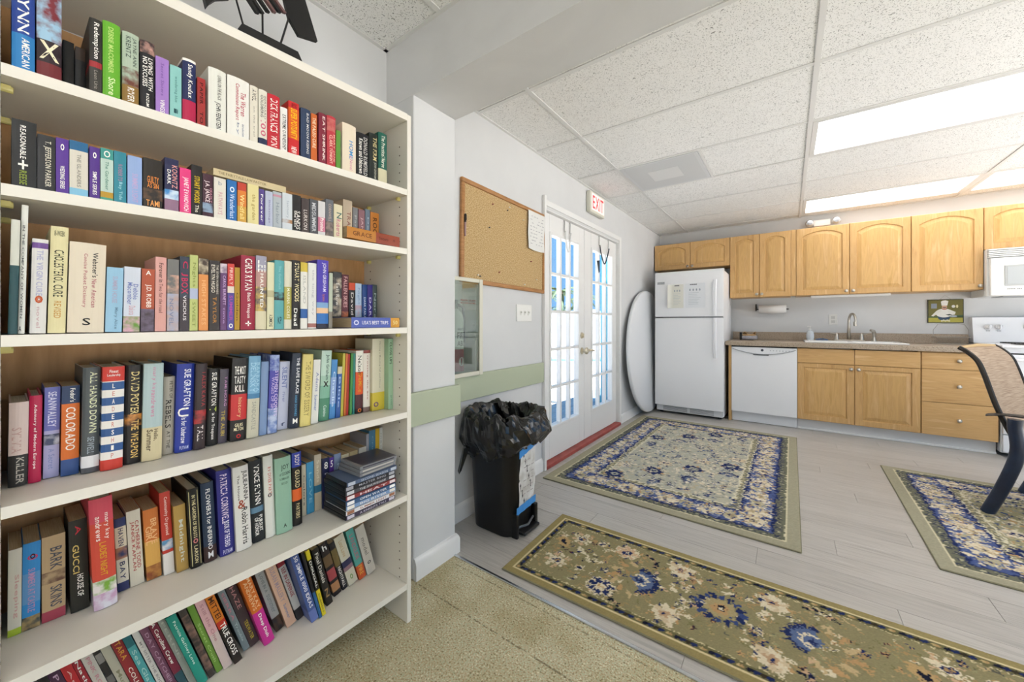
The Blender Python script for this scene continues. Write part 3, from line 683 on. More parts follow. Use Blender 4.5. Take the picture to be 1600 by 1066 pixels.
obj('toe_panel', MB().bbox(x0, x1, BF + .03, BF + .045, .004, .112, .003), mat('toe_enamel', 'dfe1e4', .35), dw)
obj('top_gap', MB().box(x0, x1, BF + .004, BF + .03, .833, .845), DARK, dw)
# countertop, splash
GRAN = tex_mat('laminate', [(.30, '6e5f50'), (.42, '9c8b78'), (.52, 'b8a893'), (.62, 'a08f7e'), (.74, 'd2c6b4')], nscale=150, detail=3, rough=.4, coord='World')
ct = thing('countertop', 'speckled beige laminate worktop along the back wall', 'countertop', (.4, 5.2, .847))
SX0, SX1, SY0, SY1 = .165, .875, 5.0, 5.40
c = MB(); c.box(-.572, SX0, 4.845, YBK, .847, .892); c.box(SX1, 1.40, 4.845, YBK, .847, .892); c.box(SX0, SX1, 4.845, SY0, .847, .892); c.box(SX0, SX1, SY1, YBK, .847, .892)
obj('slab', c, GRAN, ct)
obj('backsplash', MB().bbox(-.572, 1.40, YBK - .022, YBK, .8925, .988, .003), GRAN, ct)
obj('front_edge', MB().bbox(-.574, 1.401, 4.838, 4.846, .848, .893, .003), GRAN, ct)
# sink
sk = thing('sink', 'white double bowl drop in sink in the worktop', 'sink', (.52, 5.2, .89))
SKM = mat('sink_enamel', 'e8e8e6', .25)
rm = MB(); o_ = .028
rm.bbox(SX0 - o_, SX1 + o_, SY0 - o_, SY0 + .02, .8925, .906, .005); rm.bbox(SX0 - o_, SX1 + o_, SY1 - .075, SY1 + .05, .8925, .906, .005)
rm.bbox(SX0 - o_, SX0 + .02, SY0 + .02, SY1 - .075, .8925, .906, .005); rm.bbox(SX1 - .02, SX1 + o_, SY0 + .02, SY1 - .075, .8925, .906, .005); rm.bbox(.505, .535, SY0 + .02, SY1 - .075, .886, .904, .005)
obj('rim', rm, SKM, sk)
for (a, b) in ((SX0 + .018, .508), (.532, SX1 - .018)):
    L = lambda i, z: [(a + i, SY0 + .018 + i, z), (b - i, SY0 + .018 + i, z), (b - i, SY1 - .073 - i, z), (a + i, SY1 - .073 - i, z)]
    obj('bowl', MB().loops([L(0, .903), L(.004, .89), L(.02, .76), L(.05, .748)], False, True), SKM, sk)
fc = thing('faucet', 'brushed nickel gooseneck faucet with two lever handles behind the sink', 'faucet', (.524, 5.42, .906))
fy = 5.405
obj('deck_plate', MB().bbox(.40, .648, fy - .028, fy + .028, .9065, .918, .006), NICKEL, fc)
fm = MB(); fm.smooth = True
pts = [(.524, fy, .917), (.524, fy, 1.08)] + [(.524 + .035 * (1 - math.cos(a)) * .6, fy - .055 * (1 - math.cos(a)), 1.12 + .075 * math.sin(a)) for a in [PI * i / 12 for i in range(13)]]
fm.tube(pts + [(.562, fy - .112, 1.085)], [.017, .013] + [.0115] * 13 + [.0115], 12); obj('spout', fm, NICKEL, fc)
obj('spray_tip', MB().lathe([(.0125, 1.065), (.0145, 1.075), (.015, 1.105), (.0125, 1.11)], (.562, fy - .112, 0), n=12), NICKEL, fc, smooth=True)
for sx in (-1, 1):
    xx = .524 + sx * .1
    obj('handle', MB().lathe([(.022, .917), (.019, .935), (.012, .975), (.009, .985), (0, .986)], (xx, fy, 0), n=14).tube([(xx, fy, .977), (xx + sx * .03, fy - .01, .982), (xx + sx * .062, fy - .015, .99)], [.007, .006, .005], 8), NICKEL, fc, smooth=True)
sp = thing('side_sprayer', 'small metal side sprayer right of the faucet', 'sprayer', (.72, fy, .906))
obj('base', MB().lathe([(.02, .9065), (.02, .915), (.013, .93), (.012, .96), (0, .961)], (.72, fy, 0), n=14), NICKEL, sp, smooth=True)
obj('head', MB().tube([(.72, fy, .955), (.722, fy, .99), (.715, fy - .012, 1.012), (.69, fy - .03, 1.022)], [.012, .016, .016, .011], 10), NICKEL, sp, smooth=True)
sb = thing('soap_bottle', 'clear pump soap bottle at the left of the sink', 'bottle', (.197, 5.395, .906))
obj('bottle', MB().lathe([(0, .9065), (.03, .9065), (.034, .915), (.034, .985), (.026, 1.008), (.012, 1.016), (.012, 1.024), (0, 1.025)], (.197, 5.395, 0), n=18), mat('clear_soap', 'd0d8dc', .15), sb, smooth=True)
obj('label_band', MB().lathe([(.0345, .93), (.0347, .932), (.0347, .972), (.0345, .974)], (.197, 5.395, 0), n=18), mat('soap_label', 'ccd4da', .4), sb)
obj('pump', MB().lathe([(.013, 1.022), (.013, 1.034), (.004, 1.036), (.004, 1.055), (0, 1.056)], (.197, 5.395, 0), n=12).bbox(.17, .205, 5.388, 5.402, 1.052, 1.062, .003), WHITE, sb)
BLU = tex_mat('blue_sponge', [(.3, '356aa4'), (.7, '5a90c8')], nscale=60, rough=.9, bump=.3)
sg = thing('dish_cloth', 'folded blue cloth between soap bottle and faucet', 'cloth', (.3, 5.39, .9065))
Pc = [[(.24 + .115 * i / 8, 5.362 + .06 * j / 6, .9075 + .016 * math.sin(PI * i / 8) ** .5 * (.6 + .4 * math.sin(i * 1.7 + j)) + .004) for j in range(7)] for i in range(9)]
obj('fold', MB().grid(Pc).bbox(.244, .352, 5.364, 5.42, .9068, .9105, .002), BLU, sg, smooth=True)
# napkins bundle
nb = thing('napkin_holder', 'black napkin holder with grey cloth and brown napkins by the refrigerator', 'napkin holder', (-.40, 5.33, .893))
obj('holder', MB().bbox(-.475, -.455, 5.27, 5.41, .8935, .985, .004).bbox(-.475, -.335, 5.27, 5.41, .8935, .898, .002), BLACK, nb)
obj('grey_cloth', MB().bbox(-.452, -.30, 5.26, 5.42, .899, .945, .016, 3), tex_mat('grey_cloth', [(.3, '8a888e'), (.7, 'b0aeb4')], nscale=25, rough=.95), nb, smooth=True)
Pn = [[(-.445 + .13 * i / 8, 5.275 + .12 * j / 6, .952 + .045 * (.5 + .5 * math.sin(i * .9 + .6)) * (.55 + .45 * math.sin(j * 1.3 + i))) for j in range(7)] for i in range(9)]
obj('brown_napkin', MB().grid(Pn).bbox(-.445, -.315, 5.268, 5.39, .9455, .962, .005), tex_mat('kraft', [(.3, 'b08c60'), (.7, 'd0ae80')], nscale=20, rough=.95), nb, smooth=True)
# paper towel
pt = thing('paper_towel', 'paper towel roll on a dark wire holder under the wall cabinet', 'paper towel', (-.16, 5.44, 1.26))
rl = MB(); rl.smooth = True; rl.lathe([(.018, -.29), (.048, -.29), (.048, -.02), (.018, -.02)], (0, 5.46, 1.262), 'x', 24)
obj('roll', rl, mat('towel_white', 'eceae6', .95, spec=.05), pt)
obj('holder', MB().tube([(-.318, 5.46 + .038 * math.cos(a), 1.285 + .038 * math.sin(a)) for a in [math.radians(-20 + 300 * i / 16) for i in range(17)]], .007, 8).tube([(-.318, 5.46, 1.262), (-.0, 5.46, 1.262)], .006, 8).tube([(-.318, 5.495, 1.29), (-.318, 5.548, 1.29)], .006, 8).tube([(-.0, 5.46, 1.262), (-.0, 5.548, 1.262)], .004, 8), mat('dark_iron', '2a2624', .5, metal=.5), pt, smooth=True)
# outlet
ou = thing('wall_outlet', 'white outlet plate on the wall left of the faucet', 'outlet', (.405, YB, 1.136))
obj('plate', MB().bbox(.368, .442, YB - .006, YB - .0005, 1.078, 1.194, .002), mat('outlet_white', 'dededa', .4), ou)
for zz in (1.113, 1.159): obj('socket', MB().bbox(.388, .422, YB - .0085, YB - .0055, zz - .016, zz + .016, .003), mat('socket_white', 'c8c8c4', .4), ou)
# chef picture
cp = thing('chef_plaque', 'small wall plaque painted with a chef in white, right of the faucet', 'picture', (1.25, YB - .008, 1.1))
x0, x1, z0, z1, yf = 1.131, 1.371, 1.099, 1.331, YB - .014
obj('board', MB().bbox(x0, x1, yf, YB - .002, z0, z1, .002), mat('plaque_edge', '2c3014', .5), cp)
def flat(name, poly, col, dy, parent=cp):
    obj(name, MB().prism(poly, lambda a, b: (x0 + a * (x1 - x0), yf - dy, z0 + b * (z1 - z0)), lambda a, b: (x0 + a * (x1 - x0), yf - dy + .0006, z0 + b * (z1 - z0))), mat('paint_' + col, col, .5), parent)
def ell(cx_, cy_, rx, ry, n=18, a0=0): return [(cx_ + rx * math.cos(a0 + 2 * PI * k / n), cy_ + ry * math.sin(a0 + 2 * PI * k / n)) for k in range(n)]
flat('painted_ground', [(.025, .25), (.975, .25), (.975, .975), (.025, .975)], '6a6420', .0008)
flat('painted_table', [(.025, .025), (.975, .025), (.975, .22), (.025, .22)], 'b0a840', .0008)
flat('painted_band', [(.025, .22), (.975, .26), (.975, .33), (.025, .27)], '3c5a34', .0012)
flat('painted_window', [(.1, .62), (.26, .62), (.26, .83), (.1, .83)], '8a94a0', .0012)
flat('painted_apron', ell(.46, .22, .17, .12), '22405c', .0016)
flat('painted_coat', ell(.46, .42, .24, .19), 'e4e2da', .0022); flat('painted_arm', [(.1, .30), (.16, .28), (.4, .50), (.36, .58), (.25, .52)], 'dedcd2', .0026); flat('painted_arm', [(.62, .3), (.76, .36), (.78, .46), (.62, .56), (.56, .5)], 'dedcd2', .0026)
flat('painted_face', ell(.47, .68, .075, .085), 'd0a88c', .0026); flat('painted_moustache', ell(.47, .655, .06, .018), '3a2a24', .003); flat('painted_scarf', ell(.47, .585, .07, .02), 'a03a30', .003)
flat('painted_hat', [(.39, .74), (.55, .74), (.58, .93), (.5, .96), (.42, .95), (.37, .91)], 'ecebe4', .003)
flat('painted_spoon', ell(.72, .70, .05, .06), 'dcdad2', .0016); flat('painted_spoon', ell(.82, .70, .03, .07), 'd8d0a0', .0016); flat('painted_pan', [(.5, .36), (.62, .38), (.7, .33), (.58, .31)], '3c4438', .0032); flat('painted_plate', ell(.72, .28, .1, .04), 'a8b0b4', .002)
for k in range(5): flat('painted_fruit', ell(.4 + k * .05, .09 + .015 * (k % 2), .03, .04, 10), 'd8d4b0', .002)
obj('hanging_wire', MB().tube([(1.21, yf, 1.33), (1.25, yf + .004, 1.372), (1.29, yf, 1.33)], .0016, 6), NICKEL, cp)
# wire basket
WIRE = mat('thin_wire', 'a8a49c', .35, metal=.8)
wb = thing('wire_basket', 'fine wire basket with an arched handle on the worktop under the plaque', 'basket', (1.27, 5.44, .893))
obj('handle', MB().tube([(1.155, 5.47, .96), (1.155, 5.47, 1.03), (1.185, 5.47, 1.083), (1.22, 5.47, 1.092), (1.32, 5.47, 1.092), (1.36, 5.47, 1.08), (1.385, 5.47, 1.03), (1.385, 5.47, .96)], .002, 6), WIRE, wb)
ms = MB()
for k in range(-6, 13):
    for s in (1, -1):
        for yy in (5.39, 5.52):
            a = [(1.16 + k * .02, .896), (1.16 + k * .02 + s * .066, .962)]
            (xa, za), (xb, zb) = a
            if max(xa, xb) > 1.386 or min(xa, xb) < 1.154: continue
            ms.tube([(xa, yy, za), (xb, yy, zb)], .0012, 4)
for zz in (.8955, .962): ms.tube([(1.155, 5.39, zz), (1.385, 5.39, zz), (1.385, 5.52, zz), (1.155, 5.52, zz)], .002, 6, closed=True)
obj('mesh_side', ms, WIRE, wb)
# microwave
mw = thing('microwave', 'white over the range microwave at the right edge', 'microwave', (1.79, 5.3, 1.335))
MWM = mat('microwave_white', 'e9e9e5', .35)
mx0, mx1, mz0, mz1, myf = 1.418, 2.162, 1.335, 1.753, 5.155
obj('body', MB().bbox(mx0, mx1, myf + .03, YBK, mz0, mz1, .004), MWM, mw)
d = obj('door', MB().bbox(mx0 + .012, mx1 - .19, myf - .005, myf + .029, mz0 + .002, mz1 - .085, .006), MWM, mw)
obj('window_frame', MB().bbox(mx0 + .09, mx1 - .24, myf - .009, myf - .0045, mz0 + .085, mz1 - .155, .003), mat('window_edge', 'b8bab8', .4), d)
obj('window_glass', MB().bbox(mx0 + .105, mx1 - .255, myf - .0105, myf - .0085, mz0 + .10, mz1 - .17, .001), mat('window_mesh', 'c2c6c6', .2), d)
tx = MB()
for k in range(9): tx.box(mx0 + .105 + k * .009, mx0 + .105 + k * .009 + (.006 if k != 5 else .001), myf - .0056, myf - .0052, mz0 + .054, mz0 + .062)
tag(obj('maker_mark', tx, mat('ink_grey', '7c7c7c', .6), d), kind='stuff')
obj('control_panel', MB().bbox(mx1 - .187, mx1 - .004, myf - .005, myf + .029, mz0 + .002, mz1 - .085, .006), MWM, mw)
for k in range(5): obj('vent_slat', MB().bbox(mx0 + .004, mx1 - .004, myf + .002, myf + .03, mz1 - .078 + k * .0155, mz1 - .078 + k * .0155 + .0105, .002), MWM, mw)
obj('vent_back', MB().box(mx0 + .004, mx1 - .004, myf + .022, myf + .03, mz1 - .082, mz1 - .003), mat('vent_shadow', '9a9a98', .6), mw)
obj('grease_filter', MB().bbox(mx0 + .1, mx0 + .38, myf + .06, myf + .3, mz0 - .006, mz0, .002), GREYP, mw)
# range
rg = thing('kitchen_range', 'white electric range behind the patio chair', 'stove', (1.785, 5.2, 0))
rx0, rx1 = 1.408, 2.164
obj('body', MB().bbox(rx0, rx1, 4.88, YBK, .03, .895, .004), APPL, rg)
obj('cooktop', MB().bbox(rx0 - .002, rx1 + .002, 4.85, 5.44, .8955, .915, .005), APPL, rg)
for (a, b, r_) in ((1.60, 5.02, .1), (1.97, 5.02, .08), (1.60, 5.29, .08), (1.97, 5.29, .1)):
    obj('burner', MB().tube([(a + (.015 + (r_ - .015) * t / 48) * math.cos(t * .52), b + (.015 + (r_ - .015) * t / 48) * math.sin(t * .52), .924) for t in range(49)], .005, 6), BLACK, rg)
bp = MB(); bp.prism([(5.44, .915), (YBK, .915), (YBK, 1.15), (5.475, 1.15), (5.455, 1.0)], lambda a, b: (rx0, a, b), lambda a, b: (rx1, a, b)); bk = obj('control_panel', bp, APPL, rg)
for xx in (1.50, 1.565, 1.99, 2.06): obj('knob', MB().lathe([(0, -.0), (.024, .0), (.022, -.02), (.014, -.028), (0, -.028)], (xx, 5.458, 1.062), 'y', 18).bbox(xx - .004, xx + .004, 5.418, 5.434, 1.042, 1.082, .002), mat('range_knob', 'f2f2f2', .3), bk, smooth=True)
obj('clock', MB().lathe([(0, 0), (.045, 0), (.042, -.012), (0, -.013)], (1.75, 5.462, 1.065), 'y', 24), mat('range_clock', 'd8dadc', .25), bk, smooth=True)
dm = MB()
for xx in (1.50, 1.565):
    for k in range(3): dm.box(xx - .012 + k * .009, xx - .006 + k * .009, 5.4552, 5.4556, 1.022, 1.028)
tag(obj('dial_marks', dm, mat('dial_grey', '8a8a8a', .6), bk), kind='stuff')
od = obj('oven_door', MB().bbox(rx0 + .004, rx1 - .004, 4.842, 4.879, .19, .84, .008), APPL, rg)
obj('oven_handle', MB().tube([(rx0 + .06, 4.842, .80), (rx0 + .06, 4.80, .80), (rx1 - .06, 4.80, .80), (rx1 - .06, 4.842, .80)], .012, 10), APPL, od, smooth=True)
obj('oven_window', MB().bbox(rx0 + .14, rx1 - .14, 4.838, 4.843, .38, .66, .003), mat('oven_glass', '20242a', .1), od)
obj('door_gap', MB().box(rx0 + .004, rx1 - .004, 4.868, 4.88, .842, .852), DARK, rg)
obj('drawer', MB().bbox(rx0 + .004, rx1 - .004, 4.85, 4.879, .04, .183, .006), APPL, rg)
# refrigerator
fg = thing('refrigerator', 'white top freezer refrigerator between round table and worktop', 'refrigerator', (-.95, 5.1, 0))
fx0, fx1, fyf = -1.322, -.582, 4.75
obj('body', MB().bbox(fx0 + .004, fx1 - .002, fyf + .075, 5.46, .03, 1.695, .008), APPL, fg)
def fdoor(name, z0, z1):
    P = []
    for i in range(13):
        t = i / 12; P.append((fx0 + (fx1 - fx0) * t, fyf + .012 - .012 * math.sin(PI * t) ** .35))
    poly = P + [(fx1, fyf + .068), (fx0, fyf + .068)]
    mb = MB(); mb.loops([[(x, y, z0) for x, y in poly], [(x, y, z0 + .003) for x, y in poly], [(x, y, z1 - .012) for x, y in poly], [(x, y + .006, z1 - .004) for x, y in poly], [(x, y + .018 if y < fyf + .05 else y, z1) for x, y in poly]], True, True)
    return obj(name, mb, APPL, fg, smooth=True)
fzd = fdoor('freezer_door', 1.172, 1.712); fsd = fdoor('fridge_door', .105, 1.160)
obj('door_gap', MB().box(fx0 + .01, fx1 - .01, fyf + .02, fyf + .066, 1.160, 1.172), mat('gasket_grey', '6a6c70', .6), fg)
obj('hinge', MB().bbox(fx0 + .02, fx0 + .1, fyf + .004, fyf + .03, 1.1615, 1.1705, .002), mat('hinge_dark', '3a3c40', .5), fg)
def fhandle(par, z0, z1, flip):
    pts = []; n = 12
    for i in range(n + 1):
        t = i / n; z = z0 + (z1 - z0) * t; k = (1 - t) if flip else t
        pts.append((fx1 - .082, fyf - .004 - .045 * min(1, 3.2 * k) ** .7, z))
    mb = MB(); w = .018; lp = []
    for (x, y, z) in pts: lp.append([(x - w, y + .012, z), (x - w * .6, y, z), (x + w * .6, y, z), (x + w, y + .012, z), (x + w * .5, y + .022, z), (x - w * .5, y + .022, z)])
    mb.loops(lp, True, True); obj('handle', mb, APPL, par, smooth=True)
fhandle(fzd, 1.178, 1.59, True); fhandle(fsd, .70, 1.152, False)
gr = obj('grille', MB().bbox(fx0 + .012, fx1 - .012, fyf + .035, fyf + .06, .03, .10, .006), mat('grille_grey', 'd6d8da', .4), fg)
for k in range(5):
    for (a, b) in ((fx0 + .09, fx0 + .36), (fx0 + .39, fx1 - .1)): obj('louver', MB().bbox(a, b, fyf + .031, fyf + .037, .042 + k * .011, .0475 + k * .011, .001), mat('louver_grey', '9a9ca0', .5), gr)
for xx in (fx0 + .05, fx1 - .05): obj('foot', MB().lathe([(0, 0), (.02, 0), (.02, .012), (.01, .014), (.01, .035), (0, .035)], (xx, fyf + .12, 0), n=12), DARK, fg)
for xx in (fx0 + .05, fx1 - .05): obj('foot', MB().lathe([(0, 0), (.02, 0), (.02, .012), (.01, .014), (.01, .035), (0, .035)], (xx, 5.4, 0), n=12), DARK, fg)
obj('nameplate', MB().bbox(fx0 + .03, fx0 + .115, fyf - .001, fyf + .002, 1.565, 1.595, .001), mat('plate_silver', 'b8babc', .35, metal=.4), fzd)
tx = MB()
for k in range(8): tx.box(fx0 + .038 + k * .009, fx0 + .044 + k * .009, fyf - .0016, fyf - .0012, 1.573 + .012 * (k % 2), 1.579 + .012 * (k % 2))
tag(obj('plate_marks', tx, mat('plate_ink', '66686c', .6), fzd), kind='stuff')
obj('hinge_cover', MB().bbox(fx1 - .11, fx1 - .03, fyf + .06, fyf + .14, 1.697, 1.712, .004), GREYP, fg)
# papers on the freezer door
def note(x0, x1, z0, z1, label, col, mtxt, curl=False):
    r = thing('notice_sheet', label, 'paper', ((x0 + x1) / 2, fyf - .004, z0), 'notices on the freezer door')
    P = []
    for i in range(13):
        t = i / 12; y = fyf - .0022 - ((.028 * max(0, 1 - t * 4.5) ** 1.3) if curl else 0)
        P.append([(x0 + (x1 - x0) * t, y - (.012 * max(0, 1 - t * 4) * (1 - j / 6) if curl else 0), z0 + (z1 - z0) * j / 6) for j in range(7)])
    obj('sheet', MB().grid(P), mat('sheet_' + col, col, .8, spec=.1), r, smooth=True)
    w = x1 - x0; h = z1 - z0; a0 = x0 + w * (.34 if curl else .16); aw = w * (.5 if curl else .66)
    tx = MB()
    for k in range(mtxt): tx.box(a0 + w * .08 + k * w * .045, a0 + w * .115 + k * w * .045, fyf - .0028, fyf - .0025, z1 - h * .075, z1 - h * .03)
    obj('heading', tx, mat('ink_head', '50545a', .7), r)
    g = MB()
    for k in range(3 if curl else 4): g.prism(ell(a0 + (k + .5) * aw / (3 if curl else 4), z1 - h * .27, w * .035, h * .05, 10), lambda a, b: (a, fyf - .0028, b), lambda a, b: (a, fyf - .0024, b))
    obj('symbols', g, mat('ink_symbol', '9aa4ac', .7), r)
    ln = MB()
    for k in range(8):
        zz = z1 - h * (.40 + .065 * k); ln.box(a0, a0 + aw * random.uniform(.6, 1), fyf - .0028, fyf - .0025, zz, zz + h * .012)
    obj('text_lines', ln, mat('ink_line', 'bcc4c8', .7), r)
note(-1.165, -.995, 1.275, 1.555, 'cream notice with a curled left edge on the freezer door', 'e2e1d6', 7, True)
note(-.975, -.765, 1.275, 1.560, 'white notice with symbols, right one on the freezer door', 'e6e9ec', 8)
